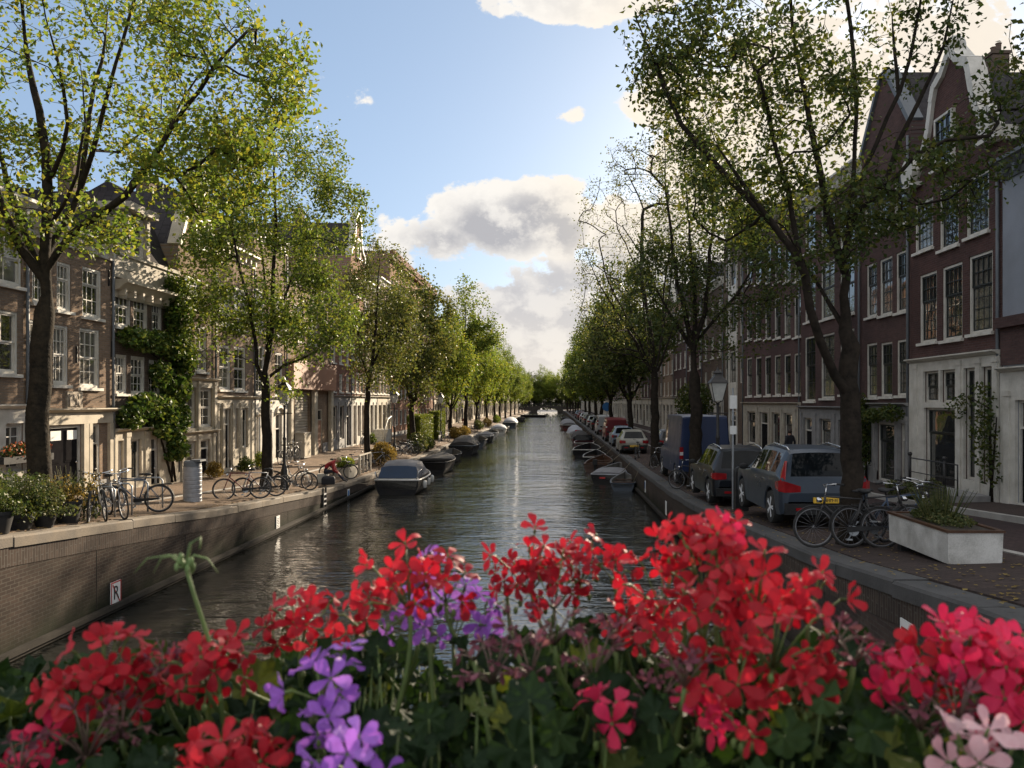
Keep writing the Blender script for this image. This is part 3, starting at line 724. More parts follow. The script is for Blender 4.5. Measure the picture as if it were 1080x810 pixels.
# steps with railing in front of that house
ys0, ys1 = YR(1052), YR(996)
st = thing('front_stoop', 'low grey stone stoop with black iron railing below the white shop front', 'stoop', (FR, (ys0+ys1)/2, 1.72), -math.pi/2)
b = MB(); L = (ys1-ys0)/2; b.box(-L, L, -1.15, -.15, -.1, .3); b.box(-L-.28, -L-.003, -1.1, -.15, -.1, .14); b.build('step', M['greystone'], st)
b = MB()
for u in (-L+.05, L-.1-.6): 
    b.tube([(u,-1.05,.3),(u,-1.05,1.2)], .045, 8); b.ball((u,-1.05,1.24), .065)
b.tube([(-L+.05,-1.05,1.12),(L-.7,-1.05,1.12),(L,-1.05,1.12)], .02, 6); b.tube([(-L+.05,-1.05,.72),(L,-1.05,.72)], .015, 6); b.tube([(L,-1.05,.3),(L,-1.05,1.12)],.02,6)
b.build('railing', M['iron'], st, True)
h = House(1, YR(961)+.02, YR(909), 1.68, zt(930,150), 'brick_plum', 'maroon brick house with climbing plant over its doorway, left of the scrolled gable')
for rows in (((914,925,362,419),(929,941,361,418),(946,958,358,417)), ((914,925,278,334),(928,941,272,332),(945,957,265,329)), ((912,922,202,245),(926,938,192,243),(943,956,180,238))):
    for r in rows: h.win(h.rect(*r), nx=3, ny=5, split=.6, sash='dark_paint')
zf = h.rect(930,940,429,430)[3]
h.front(-.3, zf, [(*h.rect(926,946,440,500)[:2], .03, zf-.55, 'shop'), (*h.rect(951,958,440,500)[:2], .03, zf-.55, 'door'), (*h.rect(912,922,440,500)[:2], .5, zf-.55, 'shop')], mat='greystone')
h.finish(roof='gable', gable=[(0,h.H+.002),(h.w,h.H+.002),(h.w*.56,h.H+2.3),(h.w*.44,h.H+2.3)], rise=2.6, corn=False)
gable_trim(h.root, [(0,h.H+.002),(h.w,h.H+.002),(h.w*.56,h.H+2.3),(h.w*.44,h.H+2.3)], 'lead'); R2 = h
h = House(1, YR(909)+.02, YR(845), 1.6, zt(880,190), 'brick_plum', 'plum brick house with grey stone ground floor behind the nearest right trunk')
for y0, y1 in ((352,420),(276,336),(216,262)):
    for x0, x1, d in ((849,860,3),(866,880,0),(886,901,-4)): h.win(h.rect(x0, x1, y0+d, y1+d), nx=2, ny=4, split=.55, sash='dark_paint')
zf = h.rect(870,880,432,433)[3]
h.front(-.3, zf, [(*h.rect(849,858,440,500)[:2], .03, zf-.4, 'door'), (*h.rect(866,878,440,500)[:2], .6, zf-.4, 'shop'), (*h.rect(886,900,440,500)[:2], .6, zf-.4, 'shop')], mat='greystone')
h.finish(rise=2.6)
h = House(1, YR(845)+.02, YR(785), 1.56, zt(815,225), 'brick_plum', 'wide plum brick warehouse with pairs of six narrow white windows per floor')
for y0, y1 in ((375,417),(315,357),(258,298)):
    for i in range(6):
        x0 = 787.5+i*9.4+(i*i)*.12; d = (4-i*1.6)*(1 if y0 < 350 else .6); h.win(h.rect(x0, x0+5.6+i*.3, y0+d, y1+d*.4), nx=1, ny=3, split=.55, sash='dark_paint')
zf = h.rect(810,820,427,428)[3]
h.front(-.3, zf, [(*h.rect(789+a*13,798+a*13,440,500)[:2], .03 if a == 1 else .5, zf-.4, 'door' if a == 1 else 'shop') for a in range(4)], mat='brownpanel' if False else 'stone')
h.finish(rise=2.4, cmat='stone')
h = House(1, YR(785)+.02, YR(763.5), 1.54, zt(775,250), 'brick_dark', 'narrow dark brick house with one white column of hoist doors')
b = MB(); r = h.rect(770,777.5,330,440); b.box(r[0]-.12, r[0]+.0, -.09, -.002, 0, h.H-.5); b.box(r[1], r[1]+.12, -.09, -.002, 0, h.H-.5)
for y0 in (418,365,316): z = h.rect(770,778,y0,y0+1)[3]; b.box(r[0]+.002, r[1]-.002, -.09, -.002, z, z+.9)
b.build('hoist_bay', M['white'], h.root)
for y0, y1 in ((370,410),(322,360),(275,310)):
    h.win((r[0]+.02, r[1]-.02, h.rect(770,777,y0,y1)[2], h.rect(770,777,y0,y1)[3]), nx=2, ny=3, sash='dark_paint', sill=False)
    for q in ((765,768),(780.5,783.5)): h.win(h.rect(*q, y0+4, y1-6), nx=1, ny=2, sash='dark_paint', sill=False)
h.door((r[0]-.02+.05, r[1]-.05, .03, 2.4)); b = MB(); b.box((r[0]+r[1])/2-.06, (r[0]+r[1])/2+.06, -1.1, .2, h.H-.35, h.H-.15); b.build('hoist_beam', M['white'], h.root)
h.finish(roof='gable', gable=[(0,h.H+.002),(h.w,h.H+.002),(h.w*.6,h.H+2.6),(h.w*.4,h.H+2.6)], rise=2.2, corn=False)
gen(1, YR(763.5)+.03, YR(741), 11.6, 'brick_dark', 'dark brick house with white ground floor, behind the blue van', 4, 3, 'ridge', 'white')
gen(1, YR(741)+.03, YR(725), 12.2, 'brick_maroon', 'maroon house with neck gable, beyond the blue van', 5, 3, 'gable', 'white', gable='neck', rise=3)
gen(1, YR(725)+.03, YR(711), 11.2, 'brick_plum', 'plum brick house with white window frames two doors beyond the neck gable', 4, 3, 'ridge', 'white')
gen(1, YR(711)+.03, YR(699), 12.6, 'brick_brown', 'brown brick house with white shop front behind the third right tree', 5, 3, 'gable', 'white', gable='step', rise=3)
y = YR(699)+.1; k = 0; bl = ['brick_dark','brick_maroon','brick_plum','brick_brown']
while y < 320:
    w = 5.5+(k*41 % 5)*.8; hh = 10.5+(k*29 % 7)*.6
    o = gen(1, y, y+w, hh, bl[k % 4], 'distant shaded house hidden among the far right trees', 4, 2, ['ridge','gable','ridge'][k % 3], 'white', lite=True, gable=['neck','spout','step'][k % 3], rise=2.8, ww=1.1)
    o.root['group'] = 'distant houses behind the right row of trees'
    y += w+.06; k += 1
# ------------------------------------------------------------------ climbing plants and small planting on the left facade
def Lp(px, py, out=.25):
    """point on the left facade plane seen at a pixel"""
    Y = YL(px); return (FL+out, Y, zpx(py, Y))
def Rp(px, py, out=.25):
    Y = YR(px); return (FR-out, Y, zpx(py, Y))
def climber(name, label, spec, side, mat, base_px, dens=1., size=.2, stems=(), cat='climbing plant'):
    P = Lp if side < 0 else Rp; bp = P(base_px[0], base_px[1], .2); bz = gz(bp[0], bp[1])+(.07 if side > 0 else 0)
    root = thing(name, label, cat, (bp[0], bp[1], bz)); els = []; n = 0
    for px, py, rx, ry in spec:
        p = P(px, py, .32); sY = p[1]/F
        rY = abs((YL if side < 0 else YR)(px+rx)-(YL if side < 0 else YR)(px-rx))/2
        els.append((p[0]-bp[0], p[1]-bp[1], p[2]-bz, .38, rY, ry*sY, rY*ry*sY)); n += int(rY*ry*sY*620*dens)
    leaf_obj('foliage', cluster(None, blobs(n, els, shell=.1), .2, size), mat, root)
    b = MB()
    for s in stems:
        pts = [Vector(P(a, c, .14))-Vector((bp[0], bp[1], bz)) for a, c in s]; pts[0].z = 0.0
        b.tube(pts, [.045-.03*i/max(1, len(pts)-1) for i in range(len(pts))], 7)
    if stems: b.build('stem', M['bark'], root, True)
    return root
climber('ivy', 'thick sunlit ivy climbing the dark brick house on the left up to its parapet',
        [(180,330,13,30),(172,365,14,16),(150,360,24,13),(128,356,12,12),(186,375,9,28),(178,410,14,16),(150,428,26,14),(128,440,12,14),(168,445,18,20),(180,440,9,18),(178,470,8,14),(177,480,10,6),(160,395,8,16),(176,300,10,8)],
        -1, M['leaf_ivy'], (177,512), 1.7, .19, [[(177,512),(178,480),(181,440),(184,390),(182,330)],[(178,470),(160,440),(130,432)],[(181,440),(165,380),(135,358)]])
climber('climbing_shrub', 'dusty green climber over the doorway of the maroon house on the right', [(916,432,5,18),(918,460,5,40),(930,438,9,8),(950,436,9,10),(940,436,8,6)], 1, M['leaf_d'], (918,505), 2.2, .13, [[(918,505),(917,470),(916,430),(935,436)]])
climber('climbing_rose', 'loose leafy climber beside the white shop front by the stoop', [(1052,430,6,20),(1048,450,8,20),(1056,465,5,26),(1046,410,6,8),(1020,432,4,10),(1026,422,6,8),(1058,500,5,16),(1050,480,5,18)], 1, M['leaf_d'], (1052,520), 1.6, .11, [[(1052,520),(1050,470),(1048,430),(1030,420)],[(1050,470),(1057,440)]])
# ------------------------------------------------------------------ trees
class Tree:
    def __init__(s, seed): s.p = []; s.par = []; s.mr = []; s.rng = np.random.default_rng(seed); s.rd = random.Random(seed)
    def node(s, p, par, mr=0.): s.p.append(Vector(p)); s.par.append(par); s.mr.append(mr); return len(s.p)-1
    def near(s, t, up=.9, first=0):
        P = np.array([tuple(q) for q in s.p]); t = np.array(t)
        d = np.linalg.norm(P-t, axis=1)+up*np.maximum(0, P[:,2]-t[2]+.15*0)
        d[:first] += 50 if first else 0
        return int(np.argmin(d))
    def limb(s, pts, r0, r1, step=.45):
        """explicit limb through the given points, starting from the nearest existing node"""
        pts = [Vector(q) for q in pts]
        if s.p: prev = s.near(pts[0], 0); a = s.p[prev]
        else: prev = s.node(pts[0], -1, r0); a = pts[0]
        tot = sum((pts[i+1]-pts[i]).length for i in range(len(pts)-1)); run = 0
        for i in range(len(pts)-1):
            q0 = pts[max(i-1,0)]; q1, q2 = pts[i], pts[i+1]; q3 = pts[min(i+2, len(pts)-1)]
            L = (q2-q1).length; n = max(1, int(L/step))
            for k in range(1, n+1):
                t = k/n
                q = .5*((2*q1)+(q2-q0)*t+(2*q0-5*q1+4*q2-q3)*t*t+(3*q1-q0-3*q2+q3)*t**3)
                q = q+Vector([s.rd.gauss(0, .02) for _ in range(3)])
                ft = (run+L*t)/tot; prev = s.node(q, prev, (r0+(r1-r0)*ft)*(1 if ft < .7 or r0 > .18 and len(s.p) < 14 else max(.12, 1-(ft-.7)/.3)))
            run += L
        return prev
    def reach(s, targets, step=.35, up=.9, bow=.18, first=0, lead=.3):
        T = sorted([Vector(t) for t in targets], key=lambda t: min((t-s.p[i]).length for i in range(0, len(s.p), max(1, len(s.p)//60))))
        for t in T:
            i = s.near(t, up, first); a = s.p[i]; d = t-a; L = d.length
            if L < .08: continue
            g = (a-s.p[s.par[i]]).normalized() if s.par[i] >= 0 else Vector((0,0,1))
            c = a+g*L*lead+d*.25+Vector((0,0,L*bow*.4)); n = max(2, int(L/step)); prev = i
            for k in range(1, n+1):
                u = k/n; q = a*(1-u)**2+c*2*u*(1-u)+t*u*u
                if k < n: q = q+Vector([s.rd.gauss(0, .025*min(1.5, L)) for _ in range(3)])
                prev = s.node(q, prev)
    def radii(s, tip=.0055, e=2.15):
        n = len(s.p); acc = [0.]*n; s.kids = [[] for _ in range(n)]
        for i in range(n-1, -1, -1):
            if acc[i] == 0: acc[i] = tip**e
            if s.par[i] >= 0: acc[s.par[i]] += acc[i]; s.kids[s.par[i]].append(i)
        s.r = [max(a**(1/e), m) for a, m in zip(acc, s.mr)]
        for i in range(n):
            if s.par[i] >= 0: s.r[i] = min(s.r[i], s.r[s.par[i]]*.99)
    def wood(s, mb, flare=True):
        stack = [(0, -1)]
        while stack:
            i, st = stack.pop(); ch = [st] if st >= 0 else []; j = i
            while True:
                ch.append(j)
                if not s.kids[j]: break
                ks = sorted(s.kids[j], key=lambda k: -s.r[k])
                for k in ks[1:]: stack.append((k, j))
                j = ks[0]
            if len(ch) < 2: continue
            pts = [s.p[c] for c in ch]; rs = [s.r[c] for c in ch]
            if st >= 0: rs[0] = min(rs[0], rs[1]*1.25)
            rm = max(rs); n = 14 if rm > .15 else 8 if rm > .06 else 5 if rm > .02 else 3
            if i == 0 and flare:
                z0 = pts[0].z; rs = [r*(1+.55*math.exp(-(p.z-z0)/.22)) for r, p in zip(rs, pts)]
            mb.tube(pts, rs, n, caps=False)
    def leafpts(s, n, rmax=.02, spread=.16, down=.03):
        c = np.array([i for i in range(len(s.p)) if s.r[i] < rmax and s.par[i] >= 0])
        P = np.array([tuple(s.p[i]) for i in c]); Q = np.array([tuple(s.p[s.par[i]]) for i in c])
        k = s.rng.integers(0, len(c), n); u = s.rng.random(n)[:,None]
        return P[k]*(1-u)+Q[k]*u+s.rng.normal(size=(n,3))*spread-np.array([0,0,down])
def clumped(t, n, els, shell=.25, sc_=.55, thr=.42):
    """crown points thinned by a 3-D noise so that the crown has clumps and gaps"""
    out = []; pts = blobs(n*4, els, t.rng, shell); t.rng.shuffle(pts)
    for p in pts:
        v = mnoise.noise(Vector(p)*sc_+Vector((t.p[0].x*3, 7, t.p[0].z)))*.5+.5
        if v > thr-.12+.24*t.rng.random(): out.append(p)
        if len(out) >= n: break
    return out
def finish_tree(t, name, label, loc, leaves, lsize, lmat, bark, group=None, spread=.16, rmax=.022, up=.5, tip=.0055):
    t.radii(tip); root = thing(name, label, 'tree', loc, 0, group)
    mb = MB(); t.wood(mb); mb.build('trunk', M[bark], root, True)
    # roots/soil stay with the pavement; crown is one mesh of separate leaf faces
    leaf_obj('crown', cluster(None, t.leafpts(leaves, rmax, spread), up, lsize, rng=t.rng), M[lmat], root)
    return root
def px_tree(base_px, X):
    Y = F*X/(base_px-VX); return Y, Vector((X, Y, gz(X, Y)))
def loc_px(px, py, Y, base, dy=0.):
    p = PX(px, py, Y+dy); return p-base
# --- nearest left tree
Y, B = px_tree(41, -11.1)
q = lambda x, y, d=0.: loc_px(x, y, Y, B, d)
t = Tree(3)
t.limb([(0,0,-.15), q(40,470), q(43,400), q(47,330), q(50,285)], .25, .19, .3)
t.limb([q(49,292), q(50,240,.1), q(51,190,.2), q(46,140,.3), q(30,70,.2), q(22,-20)], 0.145, 0.033)
t.limb([q(47,300), q(22,262,-.2), q(2,215,-.5), q(-25,150,-.9), q(-60,60,-1.2)], 0.106, 0.026)
t.limb([q(47,290), q(28,250,.6), q(8,190,1.2), q(-10,110,1.8), q(-15,20,2)], 0.086, 0.020)
t.limb([q(53,285), q(64,262,-.1), q(80,240,-.4), q(105,226,-.7), q(130,206,-1), q(155,175,-1.2), q(180,135,-1.4), q(210,95,-1.6), q(240,55,-1.7), q(262,30,-1.8)], 0.112, 0.017)
t.limb([q(128,207,-1), q(138,190,-.6), q(172,150,-.2), q(195,100,.2), q(225,60,.3)], 0.046, 0.013)
t.limb([q(53,270), q(66,240,.5), q(84,200,.8), q(92,150,.9), q(100,90,1), q(112,40,1.2), q(120,-30,1.3)], 0.079, 0.020)
t.limb([q(82,205,.8), q(98,160,.3), q(115,90,-.2), q(128,45,-.4), q(143,-10,-.6)], 0.066, 0.020)
t.limb([q(98,172,.5), q(125,160,1.1), q(150,140,1.6), q(175,132,2)], 0.040, 0.013)
t.limb([q(51,200,.2), q(70,130,-.8), q(58,60,-1.2), q(45,-10,-1.5)], 0.059, 0.013)
t.limb([q(50,240,.1), q(72,205,-1.2), q(90,130,-1.8), q(85,60,-2)], 0.053, 0.013)
k = Y/F
els = [(*q(60,70,.3), 175*k, 3.1, 125*k, 3), (*q(235,85,-1), 85*k, 2.2, 95*k, 1.6), (*q(215,175,-.8), 78*k, 1.7, 48*k, .9), (*q(10,180,-.4), 75*k, 2.5, 75*k, .8), (*q(80,-60,0), 190*k, 3, 70*k, 1.3), (*q(110,240,-.8), 40*k, 1., 28*k, .18), (*q(290,60,-1), 35*k, 1.2, 50*k, .3)]
t.reach(clumped(t, 60, els, .1), .5, first=18); t.reach(clumped(t, 250, els, .2), .4, first=18); t.reach(clumped(t, 900, els, .25), .3, first=20)
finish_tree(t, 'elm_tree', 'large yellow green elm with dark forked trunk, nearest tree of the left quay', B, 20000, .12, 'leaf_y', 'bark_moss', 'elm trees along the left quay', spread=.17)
# --- second left tree
Y, B = px_tree(281, -10.5)
q = lambda x, y, d=0.: loc_px(x, y, Y, B, d); k = Y/F
t = Tree(5)
t.limb([(0,0,-.15), q(282,470), q(280,430), q(279,400)], .21, .15, .3)
t.limb([q(279,402), q(285,360,.2), q(288,300,.3), q(290,230,.2), q(288,130,.1)], 0.104, 0.024)
t.limb([q(279,405), q(272,385,-.1), q(268,350,-.5), q(255,290,-.8), q(240,230,-1)], 0.080, 0.020)
t.limb([q(282,398), q(300,385,-.3), q(330,372,-.8), q(362,350,-1)], 0.064, 0.016)
t.limb([q(286,350,.2), q(305,300,.8), q(330,250,1), q(350,215,1.2), q(378,205,1.3)], 0.064, 0.016)
t.limb([q(280,390), q(283,340,1), q(275,260,1.6), q(262,190,1.8)], 0.064, 0.016)
els = [(*q(280,185,0), 88*k, 2.9, 78*k, 2.6), (*q(275,285,0), 86*k, 2.8, 75*k, 2.2), (*q(330,330,-.6), 52*k, 1.9, 52*k, 1.1), (*q(355,225,0), 42*k, 1.5, 38*k, .55), (*q(235,345,0), 36*k, 1.4, 40*k, .4), (*q(225,220,0), 40*k, 1.6, 60*k, .6), (*q(300,405,-.6), 22*k, .8, 14*k, .06)]
t.reach(clumped(t, 50, els, .1), .5, first=8); t.reach(clumped(t, 220, els, .2), .4, first=8); t.reach(clumped(t, 750, els, .25), .35, first=8)
finish_tree(t, 'elm_tree', 'full green elm beside the lamp post and bicycles, second tree of the left quay', B, 29000, .135, 'leaf_g', 'bark', 'elm trees along the left quay', spread=.2)
# --- third left tree
Y, B = px_tree(387, -10.5)
q = lambda x, y, d=0.: loc_px(x, y, Y, B, d); k = Y/F
t = Tree(9)
t.limb([(0,0,-.15), q(387,450), q(388,420), q(390,392)], .19, .13, .4)
t.limb([q(390,395), q(395,360), q(398,320), q(400,262)], .1, .03)
t.limb([q(389,398), q(380,370), q(376,330), q(374,290)], .08, .02)
t.limb([q(390,390), q(405,360), q(418,330), q(424,300)], .08, .02)
els = [(*q(400,310), 34*k, 2.2, 62*k, 2), (*q(376,330), 26*k, 1.8, 55*k, 1.2), (*q(422,345), 26*k, 1.8, 50*k, 1.2), (*q(398,385), 36*k, 2., 30*k, .7)]
t.reach(clumped(t, 40, els, .1), .5, first=7); t.reach(clumped(t, 160, els, .2), .45, first=7); t.reach(clumped(t, 480, els, .25), .4, first=7)
finish_tree(t, 'elm_tree', 'olive green upright elm by the ochre shrub, third tree of the left quay', B, 12500, .15, 'leaf_o', 'bark', 'elm trees along the left quay', spread=.22)
# --- nearest right tree
Y, B = px_tree(896, 5.2)
q = lambda x, y, d=0.: loc_px(x, y, Y, B, d); k = Y/F
t = Tree(11)
t.limb([(.03,0,-.15), q(899,500), q(896,420), q(893,350), q(890,280)], .2, .145, .25)
t.limb([q(891,285), q(893,240), q(900,180,.1), q(903,120,.2), q(900,60,.2), q(893,0,.3), q(890,-80,.3)], 0.112, 0.033)
t.limb([q(893,425), q(880,395,-.2), q(866,360,-.4), q(853,325,-.6), q(847,290,-.7), q(835,262,-.8), q(815,235,-1), q(785,200,-1.2), q(755,150,-1.3), q(735,95,-1.4)], 0.086, 0.020)
t.limb([q(890,350), q(878,325,.2), q(860,300,.5), q(845,278,.9), q(828,240,1.2)], 0.053, 0.013)
t.limb([q(892,300), q(880,250,.3), q(868,200,.5), q(855,130,.6), q(840,60,.7), q(832,-20,.8)], 0.086, 0.020)
t.limb([q(892,265), q(905,225,-.2), q(930,200,-.4), q(965,165,-.6), q(1000,150,-.7), q(1040,142,-.8)], 0.066, 0.013)
t.limb([q(899,200), q(925,150,.4), q(945,100,.6), q(945,50,.7), q(936,-10,.8)], 0.066, 0.020)
t.limb([q(940,125,.6), q(960,60,.5), q(968,10,.4), q(975,-50,.4)], 0.046, 0.013)
t.limb([q(930,180,-.4), q(970,110,-.6), q(995,45,-.8), q(1010,-30,-.9)], 0.053, 0.013)
t.limb([q(847,290,-.7), q(830,200,-.2), q(808,120,.2), q(790,50,.4), q(775,-30,.5)], 0.053, 0.013)
t.limb([q(815,235,-1), q(770,190,-.6), q(720,130,-.4), q(690,70,-.3), q(672,20,-.2)], 0.040, 0.012)
els = [(*q(790,110,.2), 120*k, 2.2, 125*k, 2.6), (*q(715,50,0), 62*k, 1.5, 68*k, .8), (*q(850,240,0), 95*k, 2, 55*k, 1.1), (*q(960,200,0), 85*k, 1.8, 50*k, .8), (*q(900,60,.4), 110*k, 2.2, 110*k, .75), (*q(1010,60,0), 85*k, 1.8, 95*k, .6), (*q(870,-70,0), 180*k, 2.4, 60*k, .9), (*q(775,215,0), 55*k, 1.4, 40*k, .35), (*q(1055,120,-.4), 40*k, 1.2, 60*k, .3)]
t.reach(clumped(t, 55, els, .1), .45, first=14); t.reach(clumped(t, 230, els, .2), .35, first=14); t.reach(clumped(t, 820, els, .25), .26, first=16)
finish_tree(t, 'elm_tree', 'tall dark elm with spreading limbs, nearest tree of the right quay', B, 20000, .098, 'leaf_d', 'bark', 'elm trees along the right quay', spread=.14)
# --- second right tree
Y, B = px_tree(733, 5.2)
q = lambda x, y, d=0.: loc_px(x, y, Y, B, d); k = Y/F
t = Tree(13)
t.limb([(0,0,-.15), q(734,450), q(732,400), q(731,365)], .25, .19, .3)
for e in ([(731,368),(722,330),(712,280),(704,220),(700,140)],[(731,368),(742,330),(748,280),(752,220),(745,150)],[(731,366),(755,335),(785,300),(805,262)],[(731,372),(716,345),(700,320),(688,290)],[(731,368),(733,320),(728,250),(722,180)]):
    t.limb([q(*p_, (i*.25)*(1 if len(e) == 4 else -.6)) for i, p_ in enumerate(e)], .1, .02)
els = [(*q(735,230), 62*k, 2.5, 88*k, 1.7), (*q(775,285), 75*k, 2.6, 58*k, 2.), (*q(695,305), 46*k, 2.2, 60*k, .9), (*q(745,150), 55*k, 2., 55*k, .6), (*q(815,240), 45*k, 1.7, 55*k, .9), (*q(770,350), 48*k, 1.8, 30*k, .35)]
t.reach(clumped(t, 50, els, .1), .5, first=8); t.reach(clumped(t, 200, els, .2), .4, first=8); t.reach(clumped(t, 620, els, .25), .35, first=8)
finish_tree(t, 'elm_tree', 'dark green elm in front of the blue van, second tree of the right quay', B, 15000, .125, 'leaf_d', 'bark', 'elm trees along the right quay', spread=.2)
# --- third right tree: wispy, nearly bare upright branches
Y, B = px_tree(691, 5.2)
q = lambda x, y, d=0.: loc_px(x, y, Y, B, d); k = Y/F
t = Tree(17)
t.limb([(0,0,-.15), q(691,450), q(690,415), q(690,395)], .24, .18, .35)
rd = random.Random(4)
for i in range(9):
    a = -1+2*i/8; d = rd.uniform(-2.2,2.2); sway = rd.uniform(-14,14)
    t.limb([q(690+a*2,396), q(690+a*22+sway*.3,350,d*.4), q(688+a*44+sway,290+abs(a)*12,d*.7), q(684+a*62+sway*.5,225+abs(a)*38+rd.uniform(-8,12),d)], .04, .008)
els = [(*q(668,235), 60*k, 2.8, 88*k, 2), (*q(715,225), 45*k, 2.6, 88*k, 1.1), (*q(640,310), 36*k, 2.2, 70*k, 1.3), (*q(650,370), 42*k, 2, 34*k, .9), (*q(690,190), 58*k, 2.2, 55*k, .8)]
t.reach(clumped(t, 60, els, .1), .4, first=6, up=3, bow=.1, lead=.12); t.reach(clumped(t, 520, els, .25), .35, first=6, up=2.2, bow=.1, lead=.12); t.reach(clumped(t, 700, els, .5), .35, first=6, up=1.6, bow=.08, lead=.12)
finish_tree(t, 'elm_tree', 'wispy half bare elm with many fine upright branches, third tree of the right quay', B, 7500, .11, 'leaf_o', 'bark', 'elm trees along the right quay', spread=.2, rmax=.012, tip=.0075)
# --- prototypes for the rows beyond
def proto_tree(seed, h, r, lmat, label, low=3.2, leaves=12500, ls=.26):
    t = Tree(seed); rd = random.Random(seed)
    t.limb([(0,0,-.15), (.1,.05,2), (0,.1,low), (.1,0,low+1)], .24, .17, .5)
    for i in range(6):
        a = i*1.05+rd.random(); o = r*rd.uniform(.35,.75)
        t.limb([(.05,0,low+.2+.2*(i%3)), (o*.4*math.cos(a), o*.4*math.sin(a), low+2.2), (o*math.cos(a), o*math.sin(a), h*rd.uniform(.6,.92))], .11, .025)
    els = [(0,0,low+(h-low)*.52, r*.8, r*.8, (h-low)*.5, 2.2)]
    for i in range(6):
        a = i*1.05+rd.random()
        els.append((r*.55*math.cos(a), r*.55*math.sin(a), low+(h-low)*rd.uniform(.2,.75), r*.5, r*.5, r*.55, .75))
    t.reach(clumped(t, 45, els, .1), .6, first=6); t.reach(clumped(t, 160, els, .25), .5, first=6); t.reach(clumped(t, 380, els, .35), .5, first=6)
    return finish_tree(t, 'elm_tree', label, (0,0,0), leaves, ls, lmat, 'bark', None, spread=.3, rmax=.03)
PT = [proto_tree(21, 15, 3.3, 'leaf_o', 'p', leaves=14000), proto_tree(22, 16, 3.6, 'leaf_y', 'p'), proto_tree(23, 17, 3.8, 'leaf_g', 'p', leaves=14000), proto_tree(24, 15, 3.8, 'leaf_d', 'p', leaves=13000), proto_tree(25, 14.5, 3.7, 'leaf_g', 'p', low=3.0)]
used = [False]*5
ordn = ['fourth','fifth','sixth','seventh','eighth','ninth','tenth','eleventh','twelfth','thirteenth','fourteenth','fifteenth','sixteenth']
lt = [(434,0,.95,'slim olive elm by the clipped hedge'),(476,1,.8,'yellow green elm beyond the clipped hedge'),(491,2,1.12,'tall pointed green elm rising above its row'),(503,1,.86,'bright yellow green elm with low crown'),(513,1,.9,'yellowish elm in the far left row'),(521,1,.92,'sunlit pale elm'),(527,2,.95,'tall green elm near the far bridge'),(533,2,.95,'broad green elm near the far bridge'),(538.5,2,.95,'dark green elm near the far bridge'),(543.5,1,.9,'small yellow elm near the far bridge'),(547.5,2,.9,'faraway green elm'),(551,2,.9,'faraway rounded elm'),(554,1,.85,'faraway elm next to the far bridge')]
for i, (px, pi, s, lab) in enumerate(lt):
    Y = F*-10.6/(px-VX); X = -10.6+random.uniform(-.2,.2)
    o = place(PT[pi], used[pi], (X, Y, gz(X, Y)), random.uniform(0,6), f'{lab}, {ordn[i]} tree of left quay', 'elm trees along the left quay'); used[pi] = True
    o.scale = (s, s, s)
rt = [(661,3,.95,'dark elm by the red van'),(645,3,.92,'dark bushy elm behind the blue round sign'),(634,4,.98,'green elm beside the blue round sign'),(627,3,1,'dark elm in the right row'),(621,4,1.02,'leafy elm in the right row'),(616,1,.95,'golden topped elm in the far right row'),(611,4,1,'elm past the golden topped one'),(607,3,1,'shadowy elm'),(604,1,.95,'distant golden elm near the bridge'),(601.5,3,.95,'distant dark elm near the bridge'),(599.5,4,.9,'distant small elm near the bridge'),(598,3,.9,'farthest elm before the bridge')]
for i, (px, pi, s, lab) in enumerate(rt):
    Y = F*5.4/(px-VX); X = 5.4+random.uniform(-.2,.2)
    o = place(PT[pi], used[pi], (X, Y, gz(X, Y)), random.uniform(0,6), f'{lab}, {ordn[i]} of right quay', 'elm trees along the right quay'); used[pi] = True
    o.scale = (s, s, s)
bk = [(-11,366),(-6,366),(-1,365),(4,366),(9,366),(14,366),(-8.5,369),(1.5,369),(6.5,369),(-14,372),(-9,380),(-4.5,371),(0,384),(4,374),(8.5,381),(13,372),(-18,386),(18,385),(-2,398),(6,399)]
for i, (X, Y) in enumerate(bk):
    pi = [2,4,1,3,2,3,4,1,4,2,3][i % 11]
    o = place(PT[pi], used[pi], (X, Y, 1.3), random.uniform(0,6), 'far elm in the tree mass closing the canal beyond the bridge', 'trees beyond the far bridge'); o.scale = (1.25,1.25,.95) if i < 9 else (1.2,)*3
# ------------------------------------------------------------------ cars
def wheel(parent, x, y, r=.34, w=.23, side=1, spokes=5):
    """wheel part with tyre mesh and a rim child; side=+1 faces +x"""
    def tm():
        b = MB(); b.lathe([(r*.66,-w/2),(r*.93,-w/2),(r,-w*.33),(r,w*.33),(r*.93,w/2),(r*.66,w/2)], 28, axis='x'); return b.mesh('tyre', M['rubber'], True, 40)
    def rm():
        b = MB(); b.lathe([(r*.66,-w*.3),(r*.68,w*.42),(r*.6,w*.44),(r*.58,w*.2),(.001,w*.15)], 28, axis='x')
        for k in range(spokes):
            a = 6.2832*k/spokes
            for da in (-.13,.13):
                c, s_ = math.cos(a+da), math.sin(a+da); m = Vector((w*.44, c*r*.36, s_*r*.36))
                b.obox(m, (.018,0,0), (0, c*r*.27, s_*r*.27), (0,-s_*.018, c*.018))
        b.lathe([(r*.16,w*.2),(r*.16,w*.5),(.001,w*.52)], 12, axis='x'); return b.mesh('rim', M['alloy'], True, 35)
    o = link('wheel', wmesh(('tyre',r,w), tm), parent, (x, y, r)); o.rotation_euler = (0, 0, 0 if side > 0 else math.pi)
    link('rim', wmesh(('rim',r,w,spokes), rm), o); return o
def interp_st(st, y):
    ys = [s[0] for s in st]
    return [float(np.interp(y, ys, [s[i] for s in st])) for i in range(1, 6)]
